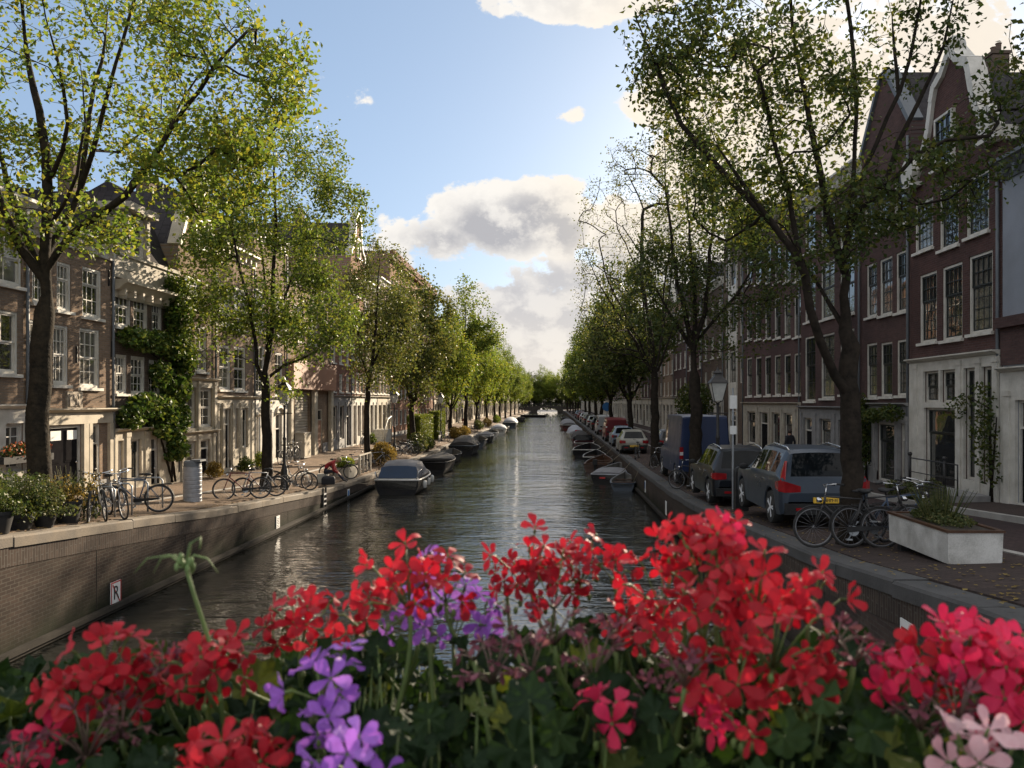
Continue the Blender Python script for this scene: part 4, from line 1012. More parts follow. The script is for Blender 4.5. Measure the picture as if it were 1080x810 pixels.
def car(name, label, loc, paint, st, wheels, side_glass, rear_glass, front_glass, r=.34, wheel_x=.78, cat='car', group='cars parked along the right quay', lights='hatch', rails=False, plate=True, yaw=0., rearglass=True, trim=True):
    """st rows: (y, z_low, z_belt, z_top, half width, half width of roof); rear at y=0, nose at +y"""
    root = thing(name, label, cat, loc, yaw, group)
    ys = set(s[0] for s in st); Rr = r+.07
    for wy in wheels:
        for a in np.linspace(0, math.pi, 11): ys.add(round(wy+Rr*math.cos(a), 3))
    for a, c in side_glass: ys.update((a, c))
    L = st[-1][0]
    for a, c in zip(np.arange(.2, L, .22), range(99)): ys.add(round(float(a), 3))
    ys = sorted(ys); yy = [ys[0]]
    for y in ys[1:]:
        if y-yy[-1] > .012: yy.append(y)
    rings = []
    for y in yy:
        zl, zb, zt, w, wt = interp_st(st, y); zl0 = zl
        for wy in wheels:
            if abs(y-wy) < Rr: zl = max(zl, r+math.sqrt(max(0, Rr*Rr-(y-wy)**2)))
        gh = zt-zb; rd = min(.05, gh*.4)
        half = [(w*.97, zl), (w, max(zl+.02, zl0+.14)), (w*1.005, max(zl+.03, zb-.26)), (w*.99, max(zl+.04, zb-.05)), (w*.965, max(zl+.05, zb)), (w*.965+(wt-w*.965)*.1, zb+gh*.1), (w*.965+(wt-w*.965)*.84, zb+gh*.84), (wt, zt-rd*.35), (wt*.9, zt), (wt*.5, zt+.018*min(1,gh*3)), (0, zt+.024*min(1,gh*3))]
        rings.append([Vector((-x, y, z)) for x, z in half]+[Vector((x, y, z)) for x, z in reversed(half[:-1])])
    n = len(rings[0]); h = (n-1)//2
    body, sg, rg, fg = MB(), MB(), MB(), MB()
    V = [q for ring in rings for q in ring]
    body.v = [tuple(q) for q in V]; 
    def put(mb, f):
        b0 = len(mb.v); mb.v += [tuple(V[i]) for i in f]; mb.f.append((b0, b0+1, b0+2, b0+3)); mb.m.append(0)
    for i in range(len(yy)-1):
        ym = (yy[i]+yy[i+1])/2
        for k in range(n-1):
            f = (i*n+k, i*n+k+1, (i+1)*n+k+1, (i+1)*n+k); kk = min(k, n-2-k)
            if kk == 5 and any(a <= ym <= c for a, c in side_glass): put(sg, f)
            elif kk >= 8 and rear_glass and rear_glass[0] <= ym <= rear_glass[1]: put(rg, f)
            elif kk >= 8 and front_glass[0] <= ym <= front_glass[1]: put(fg, f)
            else: body.f.append(f); body.m.append(0)
    body.f.append(tuple(range(n))); body.m.append(0); body.f.append(tuple((len(yy)-1)*n+k for k in range(n-1, -1, -1))); body.m.append(0)
    bo = body.build('body', M[paint], root, True, 32)
    ub = MB(); W = max(s[4] for s in st)
    prev = .12
    ub.box(-W*.62, W*.62, .15, L-.2, .22, .55); 
    for wy in wheels: ub.box(-W*.93, W*.93, wy-Rr*.96, wy+Rr*.96, r+Rr*.2, r+Rr+.01) if False else None
    ub.build('underbody', M['blacktrim'], root)
    if sg.v: sg.build('side_window', M['carglass'], root, True)
    if rg.v: rg.build('rear_window', M['carglass'], root, True)
    if fg.v: fg.build('windscreen', M['carglass'], root, True)
    for wy in wheels:
        for s_ in (-1, 1): wheel(root, s_*wheel_x*W/.93, wy, r, .23, s_)
    z0, zb, zt, w, wt = interp_st(st, .06)
    # rear lamps, bumper, plate
    for s_ in (-1, 1):
        b = MB()
        if lights == 'tall':
            x = s_*(W-.1); b.box(x-.07, x+.07, -.025, .07, 1.0, 1.45)
        elif lights == 'suv':
            x = s_*(W-.13)
            b.loft([[(s_*(W*.55), -.0, zb-.2), (s_*(W*.55), -.0, zb-.08), (s_*(W*.55), .1, zb-.08), (s_*(W*.55), .1, zb-.2)], [(s_*W*.9, .0, zb-.21), (s_*W*.9, .0, zb+.02), (s_*W*.9, .2, zb+.02), (s_*W*.9, .2, zb-.21)], [(s_*W*1.018, .1, zb-.19), (s_*W*1.018, .1, zb+.03), (s_*W*1.0, .42, zb-.02), (s_*W*1.0, .42, zb-.15)]])
            b.loft([[(s_*W*.88, .06, zb), (s_*W*.99, .1, zb), (s_*W*.98, .24, zb), (s_*W*.88, .22, zb)], [(s_*W*.76, .3, zb+.42), (s_*W*.80, .33, zb+.42), (s_*W*.79, .4, zb+.42), (s_*W*.75, .4, zb+.42)]])
        else:
            b.loft([[(s_*W*.6, -.012, zb-.18), (s_*W*.6, -.012, zb-.02), (s_*W*.6, .1, zb-.02), (s_*W*.6, .1, zb-.18)], [(s_*W*.92, .0, zb-.2), (s_*W*.92, .0, zb+.0), (s_*W*.92, .2, zb+.0), (s_*W*.92, .2, zb-.2)], [(s_*W*1.018, .08, zb-.17), (s_*W*1.018, .08, zb-.02), (s_*W*1.01, .34, zb-.04), (s_*W*1.01, .34, zb-.14)]])
        tl = b.build('tail_light', M['redlens'], root)
        if lights == 'tall':
            c = MB(); c.box(x-.065, x+.065, -.03, -.0252, 1.14, 1.26); c.build('indicator', M['clearlens'], tl)
    b = MB(); b.loft([[(-W*.9, -.03, .3), (-W*.9, -.03, .52), (-W*.9, .1, .55), (-W*.9, .1, .28)], [(W*.9, -.03, .3), (W*.9, -.03, .52), (W*.9, .1, .55), (W*.9, .1, .28)]]); b.build('bumper', M['blacktrim'] if trim else M[paint], root)
    for s_ in (-1, 1):
        b = MB(); b.box(s_*W*.55-.11, s_*W*.55+.11, -.042, -.031, .38, .44); b.build('reflector', M['redlens'], root)
    if plate:
        b = MB(); zp = zb-.42 if lights != 'tall' else .78; b.box(-.26, .26, -.05, -.0, zp, zp+.115); po = b.build('number_plate', M['plate'], root)
        c = MB(); x = -.2
        for k, wd in enumerate((.05,.05,.02,.05,.05,.05,.02,.05)):
            if wd > .03: c.box(x, x+.012, -.053, -.0502, zp+.025, zp+.09); c.box(x+wd-.012, x+wd, -.053, -.0502, zp+.025, zp+.09); c.box(x+.012, x+wd-.012, -.053, -.0502, zp+.05+.01*(k%3), zp+.062+.01*(k%3))
            else: c.box(x, x+wd, -.053, -.0502, zp+.052, zp+.062)
            x += wd+.012
        c.build('plate_lettering', M['signblack'], po)
    gA = side_glass[-1][1]
    for s_ in (-1, 1):
        _, mb_, _, mw, _ = interp_st(st, gA); b = MB(); b.ball((s_*(mw+.12), gA-.02, mb_+.08), .1, 10, 6, sq=(1.1,.55,.75)); b.box(min(s_*mw*.96, s_*(mw+.08)), max(s_*mw*.96, s_*(mw+.08)), gA-.04, gA, mb_+.02, mb_+.06); b.build('mirror', M['blacktrim'], root, True, 50)
        if rails:
            y0, y1 = rear_glass[1]+.15, front_glass[0]-.1
            b = MB(); _, _, z_0, _, w_0 = interp_st(st, y0); _, _, z_1, _, w_1 = interp_st(st, y1); _, _, z_m, _, w_m = interp_st(st, (y0+y1)/2)
            b.tube([(s_*w_0*.93,y0,z_0+.0),(s_*w_0*.93,y0+.15,z_0+.06),(s_*w_m*.93,(y0+y1)/2,z_m+.06),(s_*w_1*.93,y1-.15,z_1+.065),(s_*w_1*.93,y1,z_1)], .02, 6); b.build('roof_rail', M['chrome'], root, True)
        b = MB()
        for a in (side_glass[0][1], side_glass[-1][1]-.02):
            za = interp_st(st, a); b.box(s_*za[3]*1.006-.002, s_*za[3]*1.006+.002, a+.03, a+.036, .42, za[1]-.04)
        for a in [g[0] for g in side_glass[-2:]]:
            za = interp_st(st, a); xx = s_*za[3]*1.012; b.box(xx-.012, xx+.012, a+.1, a+.28, za[1]-.14, za[1]-.11)
        b.build('door_handle', M['chrome'], root)
    return root
SUV = [(0,.42,.72,.74,.76,.60),(.05,.32,.95,.97,.87,.74),(.13,.28,1.03,1.07,.92,.76),(.42,.26,1.07,1.53,.925,.62),(.6,.26,1.07,1.60,.93,.63),(1.5,.25,1.04,1.64,.93,.65),(2.25,.25,1.02,1.61,.93,.64),(2.7,.25,1.01,1.50,.93,.61),(3.3,.26,1.0,1.04,.92,.70),(4.0,.28,.94,.97,.89,.62),(4.33,.34,.74,.78,.80,.52),(4.42,.42,.62,.64,.66,.45)]
HATCH = [(0,.42,.66,.68,.70,.55),(.06,.32,.86,.88,.80,.68),(.13,.26,.94,.97,.86,.70),(.5,.24,.97,1.36,.875,.56),(.7,.22,.97,1.43,.88,.57),(1.5,.2,.94,1.48,.88,.59),(2.1,.2,.92,1.44,.88,.57),(2.5,.2,.91,1.34,.88,.54),(3.15,.21,.9,.94,.87,.64),(3.85,.25,.82,.85,.82,.55),(4.1,.34,.66,.68,.72,.45),(4.16,.4,.56,.58,.6,.4)]
VAN = [(0,.5,1.30,2.52,.92,.80),(.04,.42,1.32,2.58,.98,.84),(.3,.38,1.34,2.64,1.0,.86),(3.9,.36,1.32,2.62,1.0,.86),(4.3,.36,1.28,2.5,1.0,.8),(5.1,.36,1.2,1.26,.98,.8),(5.7,.38,.98,1.0,.92,.7),(5.9,.45,.8,.82,.8,.6)]
BUSV = [(0,.46,1.05,1.74,.86,.70),(.05,.36,1.06,1.82,.92,.74),(.3,.32,1.08,1.92,.94,.78),(3.0,.3,1.06,1.92,.94,.78),(3.3,.3,1.04,1.84,.94,.74),(4.1,.3,1.02,1.06,.92,.72),(4.7,.34,.86,.88,.86,.6),(4.85,.42,.7,.72,.76,.5)]
M['p_slate'] = carpaint('slate_blue_car_paint', (.034,.046,.064)); M['p_black'] = carpaint('black_blue_car_paint', (.009,.011,.016)); M['p_navy'] = carpaint('navy_van_paint', (.022,.035,.085), .2)
M['p_silver'] = carpaint('champagne_silver_paint', (.27,.26,.225)); M['p_ice'] = carpaint('ice_blue_paint', (.17,.22,.28)); M['p_red'] = carpaint('red_van_paint', (.13,.014,.018), .1); M['p_white'] = carpaint('white_van_paint', (.34,.35,.36), .0); M['p_dark'] = carpaint('dark_grey_paint', (.05,.05,.055))
def park(X, Y): return (X, Y, gz(X, Y))
sg = [(.62,.98),(1.08,1.72),(1.82,2.72)]
car('parked_car', 'slate blue compact SUV with tall red tail lights, parked behind the nearest right tree', park(5.62,16.6), 'p_slate', SUV, (.85,3.5), sg, (.15,.42), (2.72,3.25), .36, .8, lights='suv', rails=True)
car('parked_car', 'shiny black SUV with silver roof rails, between the slate blue SUV and the blue van', park(5.45,22.7), 'p_black', SUV, (.85,3.5), sg, (.15,.42), (2.72,3.25), .36, .8, lights='hatch', rails=True)
car('parked_van', 'tall navy blue panel van with high roof and red and white tail lights', park(5.75,30.4), 'p_navy', VAN, (1.0,4.7), [(3.4,4.25)], None, (4.35,5.05), .36, .82, cat='van', lights='tall')
hs = [(.66,.98),(1.08,1.62),(1.72,2.5)]
car('parked_car', 'champagne silver hatchback beyond the navy van, next to a dark car', park(5.05,50), 'p_silver', HATCH, (.78,3.35), hs, (.16,.5), (2.52,3.1), .31, .78)
car('parked_car', 'dark grey hatchback right of the silver one, beyond the navy van', park(7.25,48.6), 'p_dark', HATCH, (.78,3.35), hs, (.16,.5), (2.52,3.1), .31, .78)
car('parked_car', 'ice blue small hatchback between the silver hatchback and the red van', park(5.15,58), 'p_ice', HATCH, (.78,3.35), hs, (.16,.5), (2.52,3.1), .31, .78)
car('parked_van', 'bright red compact van beyond the ice blue hatchback', park(5.2,65.5), 'p_red', BUSV, (.85,3.9), [(.5,1.7),(2.1,3.2)], (.0,.001), (3.32,4.05), .33, .8, cat='van', lights='tall')
car('parked_van', 'silvery white compact van beyond the red van', park(5.25,79), 'p_white', BUSV, (.85,3.9), [(.5,1.7),(2.1,3.2)], (.0,.001), (3.32,4.05), .33, .8, cat='van', lights='tall')
fc = [('p_black','black hatchback beyond the silvery white van'),('p_white','white hatchback, third beyond the red van'),('p_dark','grey hatchback, fourth beyond the red van'),('p_silver','pale silver hatchback far along the right quay'),('p_white','small white hatchback far along the right quay'),('p_red','faraway red hatchback near the end of the right row'),('p_dark','faraway dark hatchback near the end of the right row'),('p_ice','faraway light blue hatchback, last of the right row')]
for i, (p, lab) in enumerate(fc):
    Y = 92+i*9.5+(i%3)*1.5
    car('parked_car', lab, park(5.3,Y), p, HATCH, (.78,3.35), hs, (.16,.5), (2.52,3.1), .31, .78)
# rear window panels of vans (dark glass let into the rear doors)
# ------------------------------------------------------------------ bicycles
def bicycle(label='', group=None, frame='bike_black', basket=False, fender='blacktrim', tyre='rubber'):
    root = thing('bicycle', label, 'bicycle', (0,0,0), 0, group); R = .345
    def whl(x):
        def tm():
            b = MB(); b.tube([(R*.955*math.cos(a), 0, R*.955*math.sin(a)) for a in np.linspace(0, 6.2832, 37)[:-1]], .021, 6, closed=True); return b.mesh('tyre', M['rubber'], True)
        def rm():
            b = MB(); b.tube([(R*.88*math.cos(a), 0, R*.88*math.sin(a)) for a in np.linspace(0, 6.2832, 37)[:-1]], .012, 5, closed=True)
            for k in range(18):
                a = 6.2832*k/18; b.tube([(.02*math.cos(a+1.2), .025*(-1)**k, .02*math.sin(a+1.2)), (R*.88*math.cos(a), 0, R*.88*math.sin(a))], .0028, 3)
            b.tube([(0,-.05,0),(0,.05,0)], .025, 8); return b.mesh('rim', M['rimsteel'], True)
        o = link('wheel', wmesh('btyre', tm), root, (x, 0, R)); link('rim', wmesh('brim', rm), o)
    whl(-.54); whl(.56)
    bb = (-.08,0,.29); hd = (.36,0,.86); hd2 = (.385,0,.72); sd_ = (-.24,0,.82)
    b = MB(); b.tube([bb, sd_], .017, 7); b.tube([sd_, hd], .015, 7) if frame != 'bike_white' else b.tube([(-.17,0,.6),(.1,0,.5),hd2], .016, 7)
    b.tube([bb, hd2], .018, 7); b.tube([hd2, hd], .022, 7)
    for s in (-1, 1):
        b.tube([bb, (-.54,s*.05,R)], .01, 6); b.tube([(sd_[0]+.01,0,.78), (-.54,s*.05,R)], .009, 6); b.tube([hd2, (.44,s*.045,.66), (.56,s*.05,R)], .012, 6)
    b.build('frame', M[frame], root, True)
    b = MB(); b.tube([hd, (.34,0,1.02)], .012, 6); b.tube([(.16,-.29,1.06),(.26,-.27,1.07),(.36,-.14,1.05),(.36,0,1.03),(.36,.14,1.05),(.26,.27,1.07),(.16,.29,1.06)], .011, 6); ho = b.build('handlebar', M['chrome'], root, True)
    g = MB(); 
    for s in (-1,1): g.tube([(.12,s*.293,1.058),(.24,s*.275,1.07)], .017, 6)
    g.build('grip', M['blacktrim'], ho, True)
    b = MB(); b.tube([sd_, (-.265,0,.92)], .013, 6); b.ball((-.3,0,.95), .1, 10, 6, sq=(1.,1.05,.38)); b.ball((-.18,0,.955), .07, 8, 5, sq=(1.5,.45,.35)); b.build('saddle', M['blacktrim'], root, True)
    for x, a0, a1 in ((-.54,.15,3.3),(.56,.6,2.9)):
        b = MB(); pr = [(R*1.06*math.cos(a), R*1.06*math.sin(a)) for a in np.linspace(a0, a1, 16)]
        b.loft([[(x+c,-.03,R+s_-.008),(x+c,0,R+s_),(x+c,.03,R+s_-.008)] for c, s_ in pr], False, False, False); b.build('mudguard', M[fender], root, True)
    b = MB(); b.tube([(-.54,.06,.7),(-.54,-.06,.7),(-.86,-.07,.7),(-.86,.07,.7)], .007, 5, closed=True); b.tube([(-.6,0,.7),(-.85,0,.7)], .006, 4)
    for s in (-1,1): b.tube([(-.78,s*.065,.7),(-.54,s*.06,R)], .006, 4)
    b.build('luggage_rack', M['iron'], root, True)
    b = MB(); b.lathe([(.001,-.01),(.085,-.01),(.085,.01),(.001,.01)], 16, (bb[0], .05, bb[2]), 'y')
    for s in (-1,1): b.tube([(bb[0], s*.06, bb[2]), (bb[0]+s*.1, s*.075, bb[2]-s*.14)], .009, 5); b.box(bb[0]+s*.1-.045, bb[0]+s*.1+.045, min(s*.075,s*.17), max(s*.075,s*.17), bb[2]-s*.14-.012, bb[2]-s*.14+.012)
    b.build('crank', M['steel'], root, True, 40)
    b = MB(); b.loft([[(-.56,.045,.33),(-.56,.07,.33),(-.56,.07,.375),(-.56,.045,.375)],[(0.03,.045,.26),(.03,.07,.26),(.03,.07,.36),(.03,.045,.36)]]); b.build('chain_guard', M['blacktrim'], root)
    b = MB(); b.tube([(.43,0,.8),(.5,0,.8)], .045, 8); b.build('headlamp', M['chrome'], root, True)
    if basket:
        b = MB(); x0, x1, y0, y1 = .42, .72, -.2, .2
        for i in range(6):
            z = .72+.06*i; f = .85+.03*i; b.tube([(x0,y0*f,z),(x1,y0*f,z),(x1,y1*f,z),(x0,y1*f,z)], .006, 4, closed=True)
        for k in range(6):
            yk = y0+(y1-y0)*k/5; b.tube([(x1,yk*.85,.72),(x1,yk,1.02)], .005, 4); b.tube([(x0,yk*.85,.72),(x0,yk,1.02)], .005, 4)
        b.box(x0,x1,y0*.85,y1*.85,.715,.725); b.build('basket', M['iron'], root)
    return root
M['bike_black'] = pmat('black_bike_paint', (.02,.02,.022), (.03,.027,.025), 9, .4); M['bike_red'] = pmat('maroon_bike_paint', (.16,.03,.03), (.12,.025,.025), 9, .4)
M['bike_white'] = pmat('white_bike_paint', (.6,.58,.54), (.48,.46,.42), 9, .45); M['bike_blue'] = pmat('blue_bike_paint', (.05,.08,.14), (.04,.06,.1), 9, .4); M['bike_silver'] = pmat('silver_bike_paint', (.45,.46,.48), (.35,.36,.38), 9, .35, metal=.5)
protoB = {}
def bike(kind, X, Y, rot, label, group, lean=.06, basket=False):
    k = (kind, basket)
    if k not in protoB: protoB[k] = bicycle('', None, kind, basket); u = False
    else: u = True
    o = place(protoB[k], u, (X, Y, gz(X, Y)-.0), rot, label, group); o.rotation_euler = (lean, 0, rot); return o
def atX(px, X): return F*X/(px-VX)
GL = 'bicycles on the left quay'; GR = 'bicycles on the right quay'
# rack group right of the planters
bike('bike_white', -10.0, atX(108,-10.0), 2.2+math.pi, 'black and white bicycle in the near bicycle stands, closest to the dark plant tubs', GL, .1)
bike('bike_black', -10.05, atX(96,-10.05), 2.0+math.pi, 'black bicycle with high handlebar between the plant tubs and the black and white bicycle', GL, -.08)
bike('bike_silver', -9.95, atX(123,-9.95), 2.35+math.pi, 'silver bicycle in the near bicycle stands, next to the rightmost one', GL, .08)
bike('bike_blue', -10.3, atX(143,-10.3), .18+math.pi, 'dark bicycle standing broadside at the right end of the near bicycle stands', GL, -.05)
st = thing('bicycle_stand', 'row of grey steel hoops holding the group of near left bicycles', 'bicycle stand', (-10.35, 19.6, gz(-10.35,19.6)))
for i in range(4):
    b = MB(); y = -1.2+i*.75; b.tube([(-.35,y,0),(-.35,y,.7),(-.28,y,.77),(.28,y,.77),(.35,y,.7),(.35,y,0)], .022, 7); b.build('hoop', M['steel'], st, True)
bike('bike_red', -9.95, atX(256,-9.95), .45+math.pi, 'maroon framed bicycle left of the second left tree', GL, .08)
bike('bike_silver', -9.85, atX(274,-9.85), 3.7, 'silver wheeled bicycle leaning in front of the second left tree', GL, -.12)
bike('bike_white', -9.95, atX(312,-9.95), -.1, 'cream bicycle leaning on the lamp post, beside the person in red', GL, .1)
bike('bike_black', -10.35, atX(305,-10.35), .1, 'black bicycle behind the lamp post, mostly hidden by the cream one', GL, .05)
bike('bike_black', -10.0, atX(357,-10.0), .3, 'black bicycle propped against the pale wooden flower box', GL, .1)
bike('bike_silver', -10.1, atX(396,-10.1), .5, 'silver bicycle at the wooden rack beside the third left tree', GL, .1)
bike('bike_blue', -10.2, atX(376,-10.2), .9, 'dark bicycle locked among the wooden rack posts', GL, -.08)
for i, (px, lab) in enumerate([(428,'bicycle with a white frame before the clipped hedge'),(434,'dark bicycle beside the lamp before the clipped hedge'),(424,'black bicycle right of the ochre shrub'),(470,'bicycle beyond the hedge, near the fourth quay shrub'),(463,'bicycle parked just past the second left lamp post'),(487,'distant bicycle below the pointed green elm'),(499,'distant bicycle among the far left trunks'),(507,'farthest bicycle visible on the left quay')]):
    bike(['bike_white','bike_black','bike_blue','bike_silver'][i % 4], -10.1-.15*(i%3), atX(px,-10.1-.15*(i%3)), .4*i, lab, GL, .08)
for i, (px, py_, lab) in enumerate([(300,-13.3,'dark bicycle against the arched white facade'),(309,-13.2,'bicycle by the cream pier of the garage'),(384,-13.1,'bicycle left of the white curved steps')]):
    bike('bike_black', py_, atX(px, py_), 1.5, lab, GL, .06)
# right tree bicycles
Yt = F*5.2/(896-VX)
bike('bike_black', 4.98, Yt-.55, 3.05, 'black bicycle left of the nearest right tree, front wheel towards the car', GR, .1)
bike('bike_black', 5.55, Yt-.5, .12, 'black bicycle right of the nearest right tree, leaning on its trunk', GR, -.1)
bike('bike_blue', 5.95, Yt-.15, .2, 'dark blue bicycle with a basket behind the one leaning on the nearest right tree', GR, .1, True)
bike('bike_black', 6.35, Yt+.35, .5, 'black bicycle half hidden behind the others, next to the white planter', GR, .07)
for i, (px, X, lab) in enumerate([(672,4.85,'dark bicycle standing behind the silver hatchback'),(700,4.9,'black bicycle between the third right tree and the navy van'),(694,5.0,'bicycle leaning on the third right tree'),(640,4.9,'bicycle by the red van on the kerb'),(728,4.95,'black bicycle leaning on the second right tree, behind the black SUV')]):
    bike(['bike_black','bike_blue'][i % 2], X, atX(px, X), 1.3+.3*i, lab, GR, .07)
# ------------------------------------------------------------------ boats
def hull(root, L, B, fb, mats, sheer=.25, stern=.86, inner=True, bowp=2.2):
    """hull from stern (y=0) to bow (y=L)"""
    hl, ins, gun = mats; n = 18; rings = []; rin = []; gl, gr = [], []
    for i in range(n+1):
        t = i/n; y = L*t
        hb = B/2*min(1, (stern+(1-stern)*min(1, t/.4)))*(1-max(0, (t-.45)/.55)**bowp*.97)
        z = fb+sheer*(max(0, t-.35)/.65)**2+.08*max(0, .3-t); k = -.22*(1-max(0,(t-.75)/.25)**2)
        yo = y+.25*max(0, (t-.7)/.3)**2
        rings.append([(-hb,yo,z),(-hb*.97,y,z*.5),(-hb*.82,y,.02),(-hb*.45,y,k*.7),(0,y,k),(hb*.45,y,k*.7),(hb*.82,y,.02),(hb*.97,y,z*.5),(hb,yo,z)])
        w = min(.05, hb*.6); fz = .1
        rin.append([(-hb,yo,z),(-(hb-w),yo-.03*(t>.9),z),(-(hb-w)*.88,y-.04*(t>.9),fz+(z-fz)*.25),(-(hb-w)*.6,y,fz),(0,y,fz),((hb-w)*.6,y,fz),((hb-w)*.88,y-.04*(t>.9),fz+(z-fz)*.25),(hb-w,yo-.03*(t>.9),z),(hb,yo,z)])
        gl.append((-hb-.015,yo,z-.03)); gr.append((hb+.015,yo,z-.03))
    b = MB(); b.loft(rings, False, True, False); b.build('hull', M[hl], root, True, 50)
    if inner: b = MB(); b.loft(rin, False, False, False); b.quad(*[rin[0][i] for i in (1,2,6,7)]); b.build('inner_hull', M[ins], root, True, 40)
    b = MB(); b.tube(gl+gr[::-1], .04, 6, closed=True); b.build('rub_rail', M[gun], root, True)
    return lambda t: (B/2*min(1, (stern+(1-stern)*min(1, t/.4)))*(1-max(0, (t-.45)/.55)**bowp*.97), fb+sheer*(max(0, t-.35)/.65)**2)
M['hull_dark'] = pmat('dark_hull_paint', (.012,.013,.016), (.022,.02,.018), 3, .6, spec=.2); M['hull_grey'] = pmat('blue_grey_hull_paint', (.055,.07,.09), (.04,.05,.065), 3, .5); M['hull_wood'] = pmat('varnished_wood', (.085,.042,.024), (.05,.026,.016), 4, .35); M['hull_white'] = pmat('white_hull_paint', (.58,.57,.54), (.45,.44,.41), 3, .4); M['hull_red'] = pmat('red_hull_paint', (.11,.02,.018), (.08,.016,.014), 3, .5); M['hull_maroon'] = pmat('maroon_hull_paint', (.11,.025,.03), (.08,.02,.025), 3, .5)
M['deck'] = pmat('grey_deck', (.12,.115,.105), (.07,.068,.062), 5, .7); M['tarp_blue'] = pmat('navy_canvas', (.04,.065,.115), (.03,.05,.09), 3, .8, .004); M['tarp_grey'] = pmat('grey_canvas', (.2,.2,.21), (.13,.13,.14), 2.5, .85, .01); M['tarp_white'] = pmat('pale_canvas', (.38,.39,.43), (.26,.27,.3), 2.5, .8, .006); M['tarp_dark'] = pmat('charcoal_canvas', (.055,.052,.05), (.04,.038,.037), 3, .85, .005); M['rope'] = pmat('old_rope', (.3,.26,.19), (.2,.17,.12), 20, .9)
GLB = 'boats moored along the left quay'; GRB = 'boats moored along the right quay'
def seats(root, f, L, ts, mat='hull_wood'):
    for t in ts:
        w, z = f(t); b = MB(); b.box(-w*.93, w*.93, L*t-.14, L*t+.14, z*.62, z*.62+.05); b.build('thwart', M[mat], root)
def engine(root, z=.5):
    b = MB(); b.box(-.14, .14, -.42, -.1, z-.02, z+.34); b.box(-.06,.06,-.33,-.2,-.35,z-.021); b.box(-.1,.1,-.12,.06,z-.1,z+.05); b.build('outboard_motor', M['blacktrim'], root)
def cover(root, f, L, t0, t1, rise, mat, ridge=.3, name='canvas_cover'):
    b = MB(); R = []
    n = 10
    for i in range(n+1):
        t = t0+(t1-t0)*i/n; w, z = f(t); w *= 1.02; s = math.sin(math.pi*min(1, max(0, (i+.6)/(n+1.2))))**.5
        h = rise*s+.03*math.sin(i*2.3)
        R.append([(-w,L*t,z-.1),(-w,L*t,z+.02),(-w*.75,L*t,z+h*.6),(-w*ridge,L*t,z+h*.97),(0,L*t,z+h),(w*ridge,L*t,z+h*.97),(w*.75,L*t,z+h*.6),(w,L*t,z+.02),(w,L*t,z-.1)])
    b.loft(R, False, True, True); return b.build(name, M[mat], root, True, 60)
def boat(label, X, Y, L, B, fb, mats, rot=0., group=None, sheer=.25, stern=.86, name='rowing_boat', z=0., sts=(.3,.55,.78), eng=False, **k):
    if X > 0: B *= .86; fb *= .84; X += .22
    group = group or (GRB if X > 0 else None)
    root = thing(name, label, 'boat', (X, Y, z), rot, group); f = hull(root, L, B, fb, mats, sheer, stern, **k)
    if sts: seats(root, f, L, sts)
    if eng: engine(root, fb)
    s_ = -1 if X < 0 else 1; wx = (XL if s_ < 0 else XR)-X; zq = gz(XL if s_ < 0 else XR, Y+L*.8)
    if abs(X) > 2.1 and Y < 130:
        b = MB()
        for ya, yb in ((L*.06, -.9), (L*.82, L*.98)):
            w_, z_ = f(ya/L); x0 = s_*w_*.9; b.tube([(x0,ya,z_), ((x0+wx)*.5,(ya+yb)/2,(z_+zq)/2-.12), (wx+s_*.12,yb,zq+.02)], .014, 5)
        b.build('mooring_rope', M['rope'], root, True)
    return root, f
# left: sloop with canopy
Y0 = 39.0; r, f = boat('dark sloop with a blue windscreen cover and grey canopy, nearest moored boat on the left', -7.55, Y0, 6.6, 2.35, .72, ('hull_dark','deck','hull_white'), .03, GLB, .2, .9, name='sloop', sts=())
# cover part: front (towards camera = stern)
b = MB(); w = 1.05; zc = .74; pr = []
for y, h, ww in ((.5,.0,1.06),(.75,.62,.96),(1.2,.78,.94),(2.2,.82,.96),(3.0,.72,.98),(3.7,.35,1.0),(4.1,.02,1.02)):
    pr.append([(-ww,y,zc),(-ww*.97,y,zc+h*.55),(-ww*.82,y,zc+h*.92),(-ww*.4,y,zc+h),(0,y,zc+h*1.02),(ww*.4,y,zc+h),(ww*.82,y,zc+h*.92),(ww*.97,y,zc+h*.55),(ww,y,zc)])
b.loft(pr, False, False, False); co_ = b.build('canopy', M['tarp_grey'], r, True, 50)
b = MB(); b.loft([[(-.95,.47,zc+.03),(-.86,.70,zc+.56),(-.4,.72,zc+.62),(.4,.72,zc+.62),(.86,.70,zc+.56),(.95,.47,zc+.03)],[(-.95,.44,zc+.03),(-.86,.67,zc+.56),(-.4,.69,zc+.62),(.4,.69,zc+.62),(.86,.67,zc+.56),(.95,.44,zc+.03)]]); b.build('canopy_window', M['tarp_blue'], r)
b = MB(); b.box(-1.02,1.02,.02,.5,.66,.75); b.build('swim_deck', M['hull_white'], r)
b = MB(); b.tube([(.95,.1,.75),(1.05,.0,1.1),(1.1,.5,1.2),(1.08,1.1,1.15),(1.06,1.3,.8)], .025, 7); b.tube([(-.95,.1,.75),(-1.05,.0,1.05),(-1.1,.4,1.1),(-1.08,.7,.8)], .025, 7); b.build('handrail', M['chrome'], r, True)
for i in range(3):
    b = MB(); b.lathe([(.001,0),(.09,.04),(.11,.2),(.09,.36),(.001,.4)], 10, (1.2,1.2+i*1.5,.2)); b.build('fender', M['hull_white'], r, True)
